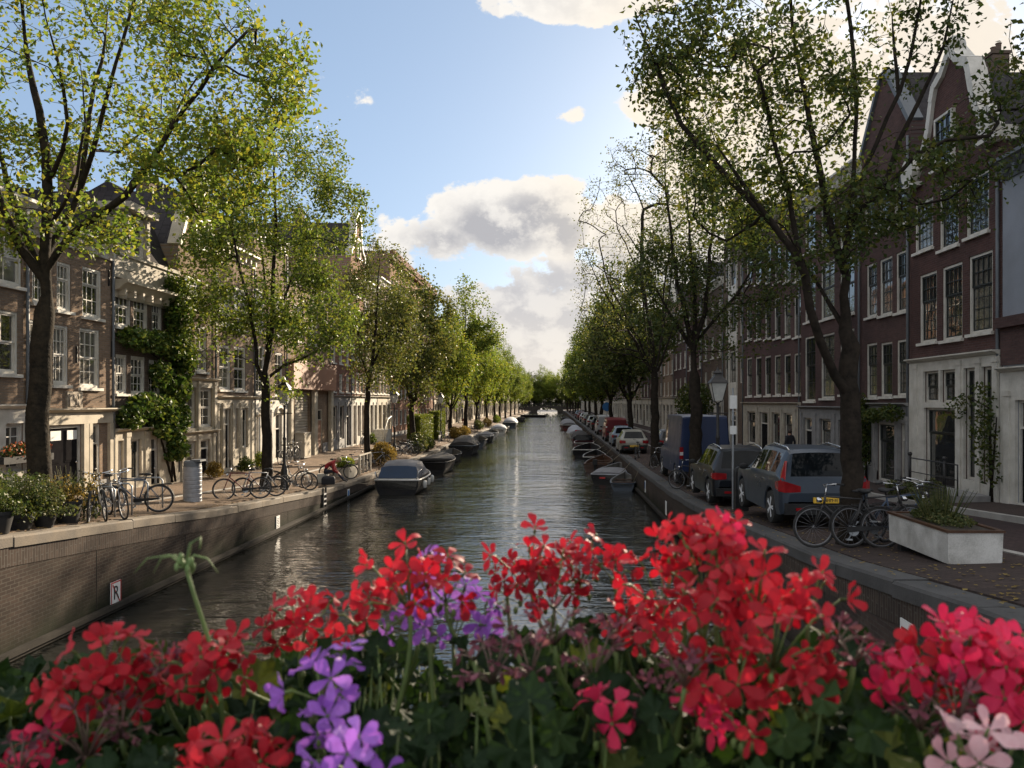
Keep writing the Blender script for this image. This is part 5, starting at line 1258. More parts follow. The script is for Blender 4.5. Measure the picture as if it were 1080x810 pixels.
cfg = [('black open barge with a square stern, second boat on the left', 445,475,50,6.5,2.3,.75,('hull_dark','hull_dark','hull_dark'),(),'barge'),
 ('dark rowing boat, third on the left behind the black barge',468,486,60,5.2,1.9,.55,('hull_dark','deck','hull_dark'),(.3,.6),'rowing_boat'),
 ('dark sloop with charcoal canvas cover, fourth boat on the left',474,500,68,7.2,2.4,.8,('hull_dark','deck','hull_grey'),(),'sloop'),
 ('dark blue open sloop, fifth boat on the left',494,511,80,6.2,2.1,.7,('hull_grey','deck','hull_dark'),(.3,.6),'sloop'),
 ('grey sloop with pale gunwale, sixth boat on the left',505,519,90,6.2,2.1,.7,('hull_dark','deck','hull_white'),(.3,.6),'sloop'),
 ('small white boat, seventh on the left',517,528,101,5.5,2.0,.65,('hull_white','deck','hull_white'),(.4,),'motor_boat'),
 ('white motor boat with pale cover, eighth on the left',523,536,112,6.5,2.2,.75,('hull_white','deck','hull_white'),(),'motor_boat'),
 ('dark distant sloop, ninth on the left',529,542,124,6.5,2.2,.7,('hull_dark','deck','hull_grey'),(.4,),'sloop'),
 ('distant boat under pale blue canvas, tenth on the left',541,552,142,8,2.6,.9,('hull_grey','deck','hull_white'),(),'motor_boat'),
 ('small dark boat far off on the left near the bridge',551,558,185,7,2.4,.8,('hull_dark','deck','hull_dark'),(.4,),'rowing_boat')]
for i, (lab, x0, x1, Y, L_, B_, fb, mt, sts, nm) in enumerate(cfg):
    X = -9.4+.35+B_/2+ (.25 if i % 3 == 0 else .1)
    r, f = boat(lab, X, Y, L_, B_, fb, mt, .03*(i%2)-.01, GLB, .22, .88, name=nm, sts=sts)
    if i == 2: cover(r, f, L_, .12, .72, .75, 'tarp_dark')
    if i == 6: cover(r, f, L_, .3, .8, .55, 'tarp_white')
    if i == 8: cover(r, f, L_, .05, .95, .85, 'tarp_white')
    if i == 0: cover(r, f, L_, .45, .95, .12, 'tarp_dark')
    if i == 4: cover(r, f, L_, .5, .95, .2, 'tarp_grey')
# right boats (bows roughly towards the quay or along it)
r, f = boat('small blue grey dinghy with square stern, nearest boat on the right', 3.3, 40.6, 3.6, 1.55, .48, ('hull_grey','deck','hull_grey'), -.12, sts=(.2,.5,.75), name='dinghy')
r, f = boat('dark launch with pale grey deck and red stern patch, second boat on the right', 2.65, 44.3, 5.6, 2.1, .62, ('hull_dark','deck','tarp_white'), -.22, sts=(.3,), eng=False, name='launch')
b = MB(); b.box(-.3,.02,-.03,-.005,.28,.38); b.build('stern_patch', M['signred'], r); cover(r, f, 5.6, .1, .6, .16, 'tarp_grey')
r, f = boat('brown varnished wooden sloop with outboard motor, third boat on the right', 2.5, 51.5, 6, 2.0, .62, ('hull_wood','hull_wood','hull_wood'), -.15, eng=True, name='sloop')
r, f = boat('open boat with dark interior and pale gunwale, fourth on the right', 2.7, 58.5, 5, 1.9, .6, ('hull_dark','hull_dark','hull_white'), -.1, sts=(.35,.7))
r, f = boat('beamy dark sloop with cream rub rail, fifth boat on the right', 2.3, 64.5, 6.5, 2.5, .8, ('hull_dark','hull_dark','hull_white'), -.12, sts=(.3,.6), name='sloop')
r, f = boat('maroon boat with a small windscreen, sixth on the right', 2.7, 76, 6.5, 2.2, .75, ('hull_maroon','deck','hull_white'), -.05, sts=(.3,), name='motor_boat')
b = MB(); b.loft([[(-.85,2.6,.76),(-.75,2.85,1.3),(.75,2.85,1.3),(.85,2.6,.76)],[(-.85,2.66,.76),(-.75,2.91,1.3),(.75,2.91,1.3),(.85,2.66,.76)]]); b.build('windscreen', M['carglass'], r); cover(r, f, 6.5, .5, .95, .3, 'hull_maroon')
r, f = boat('maroon and grey cabin boat, seventh on the right', 2.75, 85, 6.5, 2.3, .8, ('hull_maroon','deck','hull_grey'), .0, sts=(), name='motor_boat'); cover(r, f, 6.5, .1, .8, .7, 'tarp_dark')
r, f = boat('boat completely under white canvas, eighth on the right', 2.7, 98, 7, 2.4, .8, ('hull_white','deck','hull_white'), .04, sts=(), name='motor_boat'); cover(r, f, 7, .02, .95, .9, 'tarp_white')
b = MB(); b.box(-.2,.35,-.02,.05,.3,1.1); b.build('red_flag', M['signred'], r)
r, f = boat('red hulled barge with grey rounded roof, ninth on the right', 2.4, 128, 9, 3.0, 1.0, ('hull_red','deck','hull_white'), .04, sts=(), name='barge'); cover(r, f, 9, .05, .92, .9, 'tarp_grey')
for i, (Y, lab) in enumerate(((152,'small dark boat past the red barge'),(172,'dark boat, second past the red barge'),(200,'farthest dark boat on the right near the bridge'))):
    boat(lab, 2.9, Y, 6.5, 2.2, .7, ('hull_dark','deck','hull_grey'), .02, sts=(.4,))
boat('low dark boat crossing the middle of the water before the far bridge', -2.0, 235, 9, 3.2, .7, ('hull_dark','deck','hull_dark'), 1.4, None, sts=(.3,.6), name='open_boat')
# ------------------------------------------------------------------ street furniture
def lantern(X, Y, h, label):
    root = thing('street_lamp', label, 'street lamp', (X, Y, gz(X, Y)), 0, 'old lantern street lamps')
    b = MB(); b.lathe([(.17,-.1),(.17,.12),(.14,.16),(.13,.75),(.1,.82),(.085,.9),(.06,1.0),(.055,1.9),(.07,1.93),(.07,1.98),(.045,2.02),(.04,h-.95),(.07,h-.92),(.03,h-.88)], 14); b.tube([(-.3,0,h-1.2),(.3,0,h-1.2)], .018, 6); b.build('post', M['iron'], root, True, 40)
    b = MB(); b.loft([[(a*.12,c*.12,h-.82) for a, c in ((-1,-1),(1,-1),(1,1),(-1,1))],[(a*.23,c*.23,h-.3) for a, c in ((-1,-1),(1,-1),(1,1),(-1,1))]]); lo_ = b.build('lantern', M['lantern_glass'], root)
    b = MB()
    for a, c in ((-1,-1),(1,-1),(1,1),(-1,1)): b.tube([(0,0,h-.9),(a*.125,c*.125,h-.83),(a*.238,c*.238,h-.29)], .012, 5)
    b.build('lantern_frame', M['iron'], lo_)
    b = MB(); b.loft([[(a*s,c*s,h+z) for a, c in ((-1,-1),(1,-1),(1,1),(-1,1))] for s, z in ((.27,-.29),(.25,-.25),(.1,-.05),(.09,0),(.13,.02),(.04,.1),(.01,.2))]); b.build('lantern_cap', M['iron'], lo_)
    return root
Y = atX(300,-10.3); lantern(-10.3, Y, zpx(403,Y)-gz(-10.3,Y), 'black cast iron lamp post with frosted lantern beside the cream bicycle on the left quay')
Y = atX(416,-10.5); lantern(-10.5, Y, 4.4, 'lamp post left of the clipped hedge')
Y = atX(465,-10.5); lantern(-10.5, Y, 4.4, 'lamp post just right of the clipped hedge')
Y = atX(757,5.0); lantern(5.0, Y, zpx(394,Y)-gz(5,Y), 'black lamp post with frosted lantern beside the navy van on the right')
Y = atX(612,5.0); lantern(5.0, Y, 4.4, 'distant lamp post far along the right quay')
# litter bin
X = -10.8; Y = atX(203,X); r = thing('litter_bin', 'tall round grey steel litter bin standing alone on the left quay', 'litter bin', (X, Y, gz(X,Y)))
b = MB(); H = 1.2
pr = [(.27,0)]
for i in range(8): z = .02+i*(H-.2)/8; pr += [(.265,z),(.265,z+.09),(.258,z+.1),(.258,z+.115)]
b.lathe(pr+[(.265,H-.16)], 22); b.build('shell', M['steel_bin'], r, True, 30)
b = MB(); b.lathe([(.262,H-.159),(.25,H-.13),(.25,H-.02),(.2,H+.02),(.001,H+.03)], 22); b.box(.02,.32,-.2,.2,H-.005,H+.05); b.build('lid', M['lead'], r, True, 30)
# signs on the quay walls
FONT = None
def text_mesh(s, size, mat, parent, loc, rot, ext=.004, name='lettering'):
    c = bpy.data.curves.new('txt', 'FONT'); c.body = s; c.size = size; c.extrude = ext; c.align_x = 'CENTER'; c.align_y = 'CENTER'
    o = bpy.data.objects.new('txt', c); COL.objects.link(o); dg = bpy.context.evaluated_depsgraph_get()
    me = bpy.data.meshes.new_from_object(o.evaluated_get(dg)); bpy.data.objects.remove(o); bpy.data.curves.remove(c)
    me.materials.clear(); me.materials.append(mat); q = link(name, me, parent, loc); q.rotation_euler = rot; return q
def wall_sign(px, py0, py1, wpx, side, label, kind):
    X = XL+.0 if side < 0 else XR; Y = F*X/(px-VX); z0, z1 = zpx(py1,Y), zpx(py0,Y); h = z1-z0; w = h*wpx
    root = thing('quay_sign', label, 'sign', (X+(.012 if side < 0 else -.012), Y, z0), math.pi/2 if side < 0 else -math.pi/2)
    b = MB(); b.box(-w/2,w/2,-.018,.0,0,h); p = b.build('board', M['signwhite'], root)
    if kind == 'R':
        f = MB(); t = .028*h/.5
        for a in ((-w/2,w/2,0,t),(-w/2,w/2,h-t,h),(-w/2,-w/2+t,t,h-t),(w/2-t,w/2,t,h-t)): f.box(a[0],a[1],-.022,-.0182,a[2],a[3])
        f.build('red_border', M['signred'], root); 
        o = text_mesh('R', h*.82, M['signblack'], root, (0,-.021,h*.5), (math.pi/2,0,0)); o.scale = (.9,1,1)
        f = MB(); f.obox((0,-.0235,h*.5),(w*.36,0,-h*.4),(0,.0008,0),(.012,0,.012)); f.build('red_slash', M['signred'], root)
    elif kind == 'lines':
        f = MB(); n = 7
        for i in range(n): f.box(-w*.36, w*(.36-.1*(i*7%3)), -.021,-.0182, h*(.1+.115*i), h*(.1+.115*i)+h*.035)
        f.build('small_print', M['signblack'], root)
    elif kind == 'blue':
        f = MB(); f.box(-w*.4,w*.3,-.021,-.0182,h*.3,h*.9); f.build('blue_panel', M['signblue'], root)
    elif kind == 'red':
        f = MB(); f.box(-w*.38,w*.3,-.021,-.0182,h*.8,h*.86); f.box(-w*.38,w*.1,-.021,-.0182,h*.7,h*.75); f.build('red_heading', M['signred'], root)
        f = MB()
        for i in range(6): f.box(-w*.36, w*(.3-.1*(i*5%3)), -.021,-.0182, h*(.12+.085*i), h*(.12+.085*i)+h*.025)
        f.build('small_print', M['signblack'], root)
wall_sign(121, 613, 638, .78, -1, 'white quay sign with a black letter R and a red border', 'R')
wall_sign(292.5, 544, 559, .7, -1, 'small white sign of printed lines on the left quay wall below the second tree', 'lines')
wall_sign(367, 516, 527, .75, -1, 'small white and blue sign on the left quay wall right of the striped ladder', 'blue')
wall_sign(703, 528.5, 543, .62, 1, 'small blank white sign on the right quay wall beneath the black SUV', 'plain')
wall_sign(958, 655, 712, .5, 1, 'white notice with red heading on the near right quay wall', 'red')
wall_sign(681, 507, 519, .5, 1, 'narrow blue and white sign on the right quay wall near the dinghy', 'blue')
# ladder on the left wall
Y = F*XL/(341-VX); r = thing('quay_ladder', 'black and white striped ladder on the left quay wall by the person in red', 'ladder', (XL+.05, Y, 0))
for s in (-.2,.2):
    b = MB(); 
    for i in range(7): z0 = -.4+i*.2; b.box(-.03,.03,s-.03,s+.03,z0,z0+.19)
    b.build('rail', M['signblack'], r)
b = MB()
for i in range(6): b.box(-.02,.034,-.166,.166,-.3+i*.2,-.24+i*.2)
b.build('rung', M['signwhite'], r)
# right: sign pole, ticket machine, round blue sign
X = 4.95; Y = atX(773,X); zg = gz(X,Y); r = thing('sign_pole', 'slim grey steel pole with small white plates between the slate blue and the black SUV', 'sign pole', (X, Y, zg))
b = MB(); b.tube([(0,0,-.1),(0,0,zpx(416,Y)-zg)], .032, 10); b.tube([(0,0,zpx(416,Y)-zg),(0,0,zpx(409,Y)-zg)], .026, 10); b.build('pole', M['steel'], r, True, 40)
for y0, y1, w in ((417,431,.1),(449,458,.09)):
    b = MB(); z0, z1 = zpx(y1,Y)-zg, zpx(y0,Y)-zg; b.box(-w,w,-.045,-.035,z0,z1); b.build('plate', M['signwhite'], r)
X = 5.15; Y = 21.3; r = thing('ticket_machine', 'dark rounded parking ticket machine beside the slim sign pole', 'ticket machine', (5.0, 21.4, gz(5,21.4)))
b = MB(); b.loft([[(-.17,-.14,z),(.17,-.14,z),(.17,.14,z),(-.17,.14,z)] for z in (-.05,1.05)]+[[(-.14,-.11,1.14),(.14,-.11,1.14),(.14,.11,1.14),(-.14,.11,1.14)],[(-.08,-.08,1.18),(.08,-.08,1.18),(.08,.08,1.18),(-.08,.08,1.18)]]); b.build('housing', M['blacktrim'], r)
b = MB(); b.box(-.1,.1,-.146,-.1405,.82,.98); b.build('screen', M['carglass'], r); b = MB(); b.box(-.05,.05,-.15,-.1405,.6,.68); b.build('coin_slot', M['steel'], r)
X = 5.1; Y = atX(640,X); r = thing('traffic_sign', 'round blue traffic sign on a grey post above the far parked vans', 'traffic sign', (X, Y, gz(X,Y)))
b = MB(); b.tube([(0,0,-.1),(0,0,zpx(424,Y)-gz(X,Y))], .04, 8); b.build('post', M['steel'], r, True)
b = MB(); b.lathe([(.001,-.07),(.42,-.07),(.42,-.045),(.001,-.045)], 24, (0,0,zpx(429,Y)-gz(X,Y)), 'y'); b.build('disc', M['signblue'], r, True, 40)
# white planter on the right
Y0 = 10.4; zg = gz(5.6,11); 
A, Bp = PX(1000,597,9.9), PX(1057,596,9.9)
r = thing('planter_box', 'white rectangular planter with a wooden rim beside the nearest right tree', 'planter', (5.93, 12.3, gz(5.9,12.3)-.02))
b = MB(); lx, ly, h = .39, 1.0, .42
b.loft([[(-lx*.97,-ly*.985,.1),(lx*.97,-ly*.985,.1),(lx*.97,ly*.985,.1),(-lx*.97,ly*.985,.1)],[(-lx,-ly,.12+h),(lx,-ly,.12+h),(lx,ly,.12+h),(-lx,ly,.12+h)]]); b.build('box', M['planterpaint'], r)
b = MB(); t = .06
for a in ((-lx-.02,lx+.02,-ly-.02,-ly+t),(-lx-.02,lx+.02,ly-t,ly+.02),(-lx-.02,-lx+t,-ly+t,ly-t),(lx-t,lx+.02,-ly+t,ly-t)): b.box(a[0],a[1],a[2],a[3],.542,.575)
b.build('rim', M['hull_wood'], r); b = MB(); b.box(-lx+t,lx-t,-ly+t,ly-t,.5421,.552); b.build('soil', M['soil'], r)
b = MB()
for a, c in ((-.25,-.75),(.25,-.75),(-.25,.75),(.25,.75)): b.box(a-.07,a+.07,c-.07,c+.07,-.02,.099)
b.build('foot', M['blacktrim'], r)
def tuft(name, label, cat, loc, els, n, size, mat, stems=14, h=.5, spread=.4, up=.3, group=None):
    root = thing(name, label, cat, loc, 0, group)
    leaf_obj('foliage', cluster(None, blobs(n, els, shell=.05), up, size), M[mat], root)
    b = MB()
    for i in range(stems):
        x, y = random.uniform(-1,1)*spread, random.uniform(-1,1)*spread*.8; b.tube([(x*.4,y*.4,0),(x*.7,y*.7,h*.5),(x,y,h)], [.008,.006,.003], 4)
    b.build('stem', M['leaf_shrub'], root); return root
pz = gz(5.9,12.3)+.53
tuft('lavender_plant', 'wispy grey green plant growing in the white planter', 'plant', (5.93,12.3,pz), [(0,.0,.07,.34,.8,.1,3),(0,.2,.2,.2,.4,.14,1.)], 2000, .05, 'leaf_shrub', 60, .5, .45, .1)
# planting under the right stoop and house fronts
Y = YR(1010); tuft('stoop_planting', 'low bushy plants in front of the grey stone stoop', 'plant', (FR-1.45, YR(1020), gz(FR-1.4,YR(1020))+.07), [(0,0,.2,.3,1.3,.28,2),(0,1.4,.15,.25,.5,.25,.6),(0,-1.1,.3,.25,.5,.4,.8)], 2600, .09, 'leaf_shrub', 16, .4, .5)
Y = YR(905); tuft('facade_bush', 'dark bush against the house wall behind the bicycle basket', 'plant', (FR-.5, YR(905), gz(FR-.5,Y)+.07), [(0,0,.35,.35,.9,.4,1)], 1200, .09, 'leaf_d', 8, .4, .3)
for px, lab in ((735,'small street tree in front of the white ground floor behind the navy van'),):
    X = FR-1.2; Y = atX(706, X-1); tuft('facade_tree', lab, 'tree', (X-1, 54, gz(X-1,54)+.07), [(0,0,3.0,1.3,1.3,1.5,1)], 2600, .2, 'leaf_d', 6, 2.2, .5)
# left planters
for i, (px, w, hh, lab, mt) in enumerate([(72,.25,.46,'tapered black plant tub with yellow green seedlings, rightmost at the near left tree','leaf_dry'),(47,.2,.24,'small dark pot of weeds in front of the near left trunk','leaf_shrub'),(20,.26,.3,'wide dark tub with bushy plants left of the near left trunk','leaf_d'),(-6,.3,.4,'dark tub with leafy shrub cut by the left edge of the photo','leaf_d')]):
    X = -10.0+.12*(i%2); Y = atX(px, X); r = thing('plant_tub', lab, 'plant pot', (X, Y, gz(X,Y)))
    b = MB(); b.lathe([(w*.72,-.01),(w*.76,.02),(w,hh-.06),(w*1.06,hh-.06),(w*1.06,hh),(w*.95,hh),(w*.92,hh-.05),(.001,hh-.06)], 18); b.build('pot', M['blacktrim'], r, True, 40)
    els = [(random.uniform(-.3,.3), random.uniform(-.4,.4), hh+random.uniform(.0,.38), random.uniform(.12,.3), random.uniform(.15,.35), random.uniform(.12,.3), 1) for k in range(9)]
    leaf_obj('foliage', cluster(None, blobs([700,800,1300,1400][i], els, shell=.05), .2, .065), M[mt], r)
    b = MB()
    for k in range(26): a = random.random()*6.28; q_ = random.uniform(.1,1.6)*w; b.tube([(q_*.3*math.cos(a),q_*.3*math.sin(a),hh-.06),(q_*.7*math.cos(a),q_*.7*math.sin(a),hh+.3),(q_*math.cos(a),q_*math.sin(a),hh+random.uniform(.3,.75))], .004, 4)
    b.build('stem', M['leaf_shrub'], r)
for i, (px, X, lab, sz) in enumerate([(47,-10.5,'tall weedy shrub around the base of the nearest left tree',1.),(8,-10.5,'dense dark green shrub at the left edge behind the tubs',1.15)]):
    Y = atX(px, X); els = [(random.uniform(-.5,.5), random.uniform(-.8,.8), random.uniform(.15,.75)*sz, random.uniform(.2,.45), random.uniform(.2,.45), random.uniform(.15,.4), 1) for k in range(12)]
    tuft('quay_shrub', lab, 'shrub', (X, Y, gz(X,Y)), els, 3200, .07, ['leaf_shrub','leaf_d'][i], 50, .95, .8)
# orange flowers on the window ledge of the near left house
r0 = Lp(16,480,.25); r = thing('window_box', 'window box of orange flowers on the white house front at the left edge', 'flower box', r0, math.pi/2)
b = MB(); b.box(-1.0,1.0,-.14,.14,-.18,.0); b.build('box', M['blacktrim'], r); leaf_obj('foliage', cluster(None, blobs(900,[(0,0,.12,1.0,.2,.22,1)],shell=.05), .2, .08), M['leaf_shrub'], r)
M['petal_orange'] = leafmat('orange_petal', (.35,.07,.03), (.45,.12,.05), (.5,.2,.1), .3); leaf_obj('blossom', cluster(None, blobs(260,[(0,-.08,.16,1.0,.2,.24,1)],shell=.3), .2, .07), M['petal_orange'], r)
# small facade plants on the left
for px, py, lab, mt, s in ((226,508,'low grass tuft at the cream shop window by the litter bin','leaf_dry',.5),(275,478,'potted shrub with yellow bloom by the arched doorway','leaf_y',.6),(259,480,'dark potted bush left of the arched doorway','leaf_d',.5),(392,462,'bushy pot plant at the foot of the white steps','leaf_g',.6)):
    X = FL+.55; Y = atX(px, X); tuft('facade_plant', lab, 'plant', (X, Y, gz(X,Y)), [(0,0,.4*s,.4,.5*s+.1,.45*s,1),(0,0,.9*s,.28,.3,.4*s,.5)], 700, .1, mt, 10, .9*s, .3)
# pale flower box + rack + ochre shrub
X = -9.95; Y = atX(371,X); r = thing('flower_box', 'pale wooden flower box beside the person in red on the left quay edge', 'planter', (X-.2, Y-.5, gz(X,Y)))
b = MB(); b.box(-.4,.4,-.9,.9,-.02,.5); b.build('box', M['stone'], r); b = MB(); b.box(-.34,.34,-.84,.84,.5,.512); b.build('soil', M['soil'], r)
leaf_obj('foliage', cluster(None, blobs(1500,[(0,0,.7,.42,.8,.28,1)],shell=.05), .2, .1), M['leaf_y'], r)
b = MB()
for k in range(14): a, c = random.uniform(-.3,.3), random.uniform(-.7,.7); b.tube([(a,c,.5),(a*1.2,c*1.1,.85)], .008, 4)
b.build('stem', M['leaf_shrub'], r)
X = -9.9; Y = atX(385,X); r = thing('wooden_rack', 'weathered timber bicycle rack before the third left tree', 'bicycle rack', (X, Y, gz(X,Y)))
for k in range(4):
    b = MB(); b.box(-.05,.05,-1.2+k*.8-.04,-1.2+k*.8+.04,-.02,.95); b.build('post', M['stone'], r)
b = MB(); b.box(-.03,.03,-1.35,1.35,.951,1.02); b.box(-.08,-.051,-1.3,1.3,.45,.52); b.build('beam', M['stone'], r)
X = -9.95; Y = atX(404,X); tuft('ochre_shrub', 'rounded ochre flowering shrub on the quay edge above the canopy sloop', 'shrub', (X,Y,gz(X,Y)), [(0,0,.65,.85,1.2,.65,2),(.1,-.6,.95,.6,.7,.5,1)], 2600, .13, 'leaf_dry', 24, 1.0, .7)
for i, (px, X, r_, h_, mt, lab) in enumerate([(441,-10.0,1.6,1.3,'leaf_shrub','dark quay shrub beyond the ochre one, below the hedge'),(449,-9.95,1.4,1.,'leaf_d','low dark shrub at the water edge beside the second and third boats'),(481,-10.0,1.3,1.,'leaf_dry','dry golden quay planting below the pointed green elm'),(490,-10.0,1.8,.9,'leaf_dry','straw coloured planting on the quay beyond the fifth boat'),(505,-10.1,2.,1.1,'leaf_shrub','distant quay shrub beyond the straw coloured planting'),(514,-10.1,2.2,1.1,'leaf_dry','faraway golden bush on the left quay edge'),(524,-10.1,2.2,1.3,'leaf_g','faraway green bush on the left quay edge')]):
    Y = atX(px, X); tuft('quay_shrub', lab, 'shrub', (X,Y,gz(X,Y)), [(0,0,h_*.5,.75,r_,h_*.55,2),(-.2,.4,h_*.8,.5,r_*.6,h_*.4,1)], 1700, .17, mt, 12, h_, .6)
X = -11.9; Y = atX(437,X)
def hedge(x, Y, ly, lx, h, label, z=None):
    r = thing('hedge', label, 'hedge', (x, Y, gz(x,Y)))
    n = int(420*(lx*ly*2+lx*h*2+ly*h*4)); p = NR.uniform(-1,1,(n,3)); f = NR.integers(0,5,n); s = NR.choice([-1,1], n)
    p[:,0] = np.where(f==0, s*(1+.06*NR.normal(size=n)), p[:,0]); p[:,1] = np.where((f==1)|(f==2), s*(1+.03*NR.normal(size=n)), p[:,1]); p[:,2] = np.where(f>2, 1+.05*NR.normal(size=n), p[:,2])
    p = p*np.array([lx,ly,h/2])+np.array([0,0,h/2]); leaf_obj('foliage', cluster(None, p, .3, .13), M['leaf_hedge'], r)
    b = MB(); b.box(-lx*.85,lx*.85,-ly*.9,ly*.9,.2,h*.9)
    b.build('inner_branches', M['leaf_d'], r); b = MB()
    for k in range(7): b.tube([(0,-ly*.85+ly*1.7*k/6,0),(0,-ly*.85+ly*1.7*k/6,.4)], .05, 5)
    b.build('stem', M['bark'], r)
hedge(-11.3, 69, 3.4, .55, 2.3, 'bright clipped rectangular hedge on the left quay beyond the ochre shrub')
hedge(-11.2, 78, 2.2, .5, 2.5, 'second clipped hedge block just right of the first, by the lamp post')
# white curved steps of the dark house on the left
Y = YL(393); r = thing('house_steps', 'white stone steps with curved railing before the house with pale ground floor', 'steps', (FL+.1, Y, gz(FL+.6,Y)))
b = MB()
for k in range(5): b.box(0,1.1,-1.2+k*.28,1.2,-.05+k*.2-(.0 if k == 0 else -.002),.15+k*.2)
b.build('step', M['white'], r)
for s in (1.12,):
    b = MB(); b.tube([(s,-1.5,.0),(s,-1.5,.9),(s,-1.2,1.1),(s,-.2,1.75),(s,1.2,1.95),(s,1.2,0)], .05, 7); b.build('railing', M['white'], r, True)
# doorstep utility box by the garage
X = FL+.35; Y = YL(313); r = thing('utility_cabinet', 'pale utility cabinet against the pier left of the roller shutter', 'cabinet', (X, Y, gz(X,Y)))
b = MB(); b.box(-.25,.25,-.6,.6,-.02,1.3); b.box(-.28,.28,-.63,.63,1.302,1.36); b.build('cabinet', M['stone'], r)
b = MB(); b.box(.251,.262,-.55,-.02,.08,1.22); b.box(.251,.262,.02,.55,.08,1.22); b.build('cabinet_door', M['cream'], r)
# far bridge
Yb = 348; r = thing('canal_bridge', 'low dark arched bridge closing the canal in the distance', 'bridge', (-2.4, Yb, 0))
b = MB(); n = 18; W_ = 13; aw = 4.4; pts = [(-W_,-1.5),(-aw,-1.5)]+[(-aw*math.cos(a), 1.9*math.sin(a)+.3) for a in np.linspace(0, math.pi, 15)]+[(aw,-1.5),(W_,-1.5),(W_,1.9),(aw*1.2,2.7),(0,3.0),(-aw*1.2,2.7),(-W_,1.9)]
b.prism(pts, 0, 7); b.build('arch', M['fender'], r)
b = MB(); pr = [(-W_,1.9),(-aw*1.2,2.7),(0,3.0),(aw*1.2,2.7),(W_,1.9)]
for y in (.1,6.9):
    for dz in (.5,1.0): b.tube([(x,y,z+dz) for x, z in pr], .04, 5)
    for k in range(22):
        x = -W_+2*W_*k/21; z = float(np.interp(x,[p[0] for p in pr],[p[1] for p in pr])); b.tube([(x,y,z),(x,y,z+1)], .03, 4)
b.build('railing', M['iron'], r)
for i, x in enumerate((-13,-8,-3,2,7,12)):
    tuft('far_shrub', 'dark undergrowth beneath the tree mass beyond the far bridge', 'shrub', (x, 371+i%2*2, 1.0), [(0,0,2.2,3.2,1.5,2.6,2),(1,0,4,2.4,1.5,2.2,1)], 1500, .6, 'leaf_d', 5, 3.5, 1.5, group='undergrowth beyond the far bridge')
# fence-like bridge parapet under the camera: stone deck edge and iron rail carrying the flower trough
r = thing('near_bridge', 'iron railing and stone deck of the bridge in the foreground that carries the flower trough', 'bridge', (0,0,2.9))
b = MB(); b.box(-11,6,-3,.35,-.6,-.02); b.build('deck', M['greystone'], r)
b = MB()
for z in (.15,1.0): b.tube([(-9.2,.25,z),(4.2,.25,z)], .025, 7)
for k in range(68): x = -9.2+13.4*k/67; b.tube([(x,.25,0),(x,.25,1.0)], .011, 5)
b.build('railing', M['iron'], r)
# ------------------------------------------------------------------ people
def person(label, joints, edges, radii, matf, mats, loc, rotz=0, head=None, hair=None, scale=1.):
    root = thing('person', label, 'person', loc, rotz)
    me = bpy.data.meshes.new('body'); names = list(joints); me.from_pydata([joints[k] for k in names], [(names.index(a), names.index(c)) for a, c in edges], [])
    o = bpy.data.objects.new('tmp', me); COL.objects.link(o)
    m = o.modifiers.new('s', 'SKIN'); m.use_smooth_shade = True
    for i, k in enumerate(names):
        rr = radii[k]; v = me.skin_vertices[0].data[i]; v.radius = rr if isinstance(rr, tuple) else (rr, rr); v.use_root = k == 'pelvis'
    o.modifiers.new('d', 'SUBSURF').levels = 2; o.modifiers['d'].render_levels = 2
    dg = bpy.context.evaluated_depsgraph_get(); dg.update(); out = bpy.data.meshes.new_from_object(o.evaluated_get(dg)); bpy.data.objects.remove(o)
    out.materials.clear()
    for q_ in mats: out.materials.append(M[q_])
    J = {k: Vector(p) for k, p in joints.items()}
    for p in out.polygons:
        c = p.center; best = min(edges, key=lambda e: seg_d(c, J[e[0]], J[e[1]])); p.material_index = matf(best, c); p.use_smooth = True
    b_ = link('body', out, root)
    if hair:
        hb = MB(); hc, hr = hair[0], hair[1]; hb.ball(hc, hr, 14, 9, sq=(1,1.05,1.0)); hb.build('hair', M[hair[2]], root, True)
    root.scale = (scale,)*3; return root
def seg_d(p, a, b):
    d = b-a; t = max(0, min(1, (p-a).dot(d)/max(1e-9, d.dot(d)))); return (p-a-d*t).length
M['skin'] = pmat('skin', (.42,.25,.18), (.36,.2,.14), 8, .6); M['cloth_red'] = pmat('red_jacket', (.33,.028,.03), (.24,.02,.022), 5, .85, .006); M['denim'] = pmat('dark_trousers', (.03,.032,.045), (.022,.024,.034), 6, .9, .004); M['cloth_dark'] = pmat('dark_coat', (.03,.03,.035), (.02,.02,.025), 5, .85, .005); M['hair_fair'] = pmat('fair_hair', (.42,.33,.2), (.3,.23,.13), 20, .7, .01); M['hair_dark'] = pmat('dark_hair', (.05,.035,.025), (.03,.02,.015), 20, .7, .01); M['shoe'] = pmat('dark_shoe', (.03,.028,.026), (.02,.02,.02), 9, .6)
def stand_joints(step=.0, bend=0., arms='down'):
    j = {'pelvis':(0,0,.95),'spine':(0,.02,1.15),'chest':(0,0,1.36),'neck':(0,0,1.5),'head':(0,.02,1.6),'crown':(0,.02,1.72)}
    for s, n in ((-1,'l'),(1,'r')):
        j['hip'+n] = (s*.1,0,.9); j['knee'+n] = (s*.11,step*s*.5+.03,.5); j['ankle'+n] = (s*.11,step*s-.02,.09); j['toe'+n] = (s*.12,step*s+.14,.04)
        j['sho'+n] = (s*.18,0,1.43); j['elb'+n] = (s*.26,-.03,1.15); j['wri'+n] = (s*.25,.1,.93); j['fin'+n] = (s*.245,.14,.78)
    return j
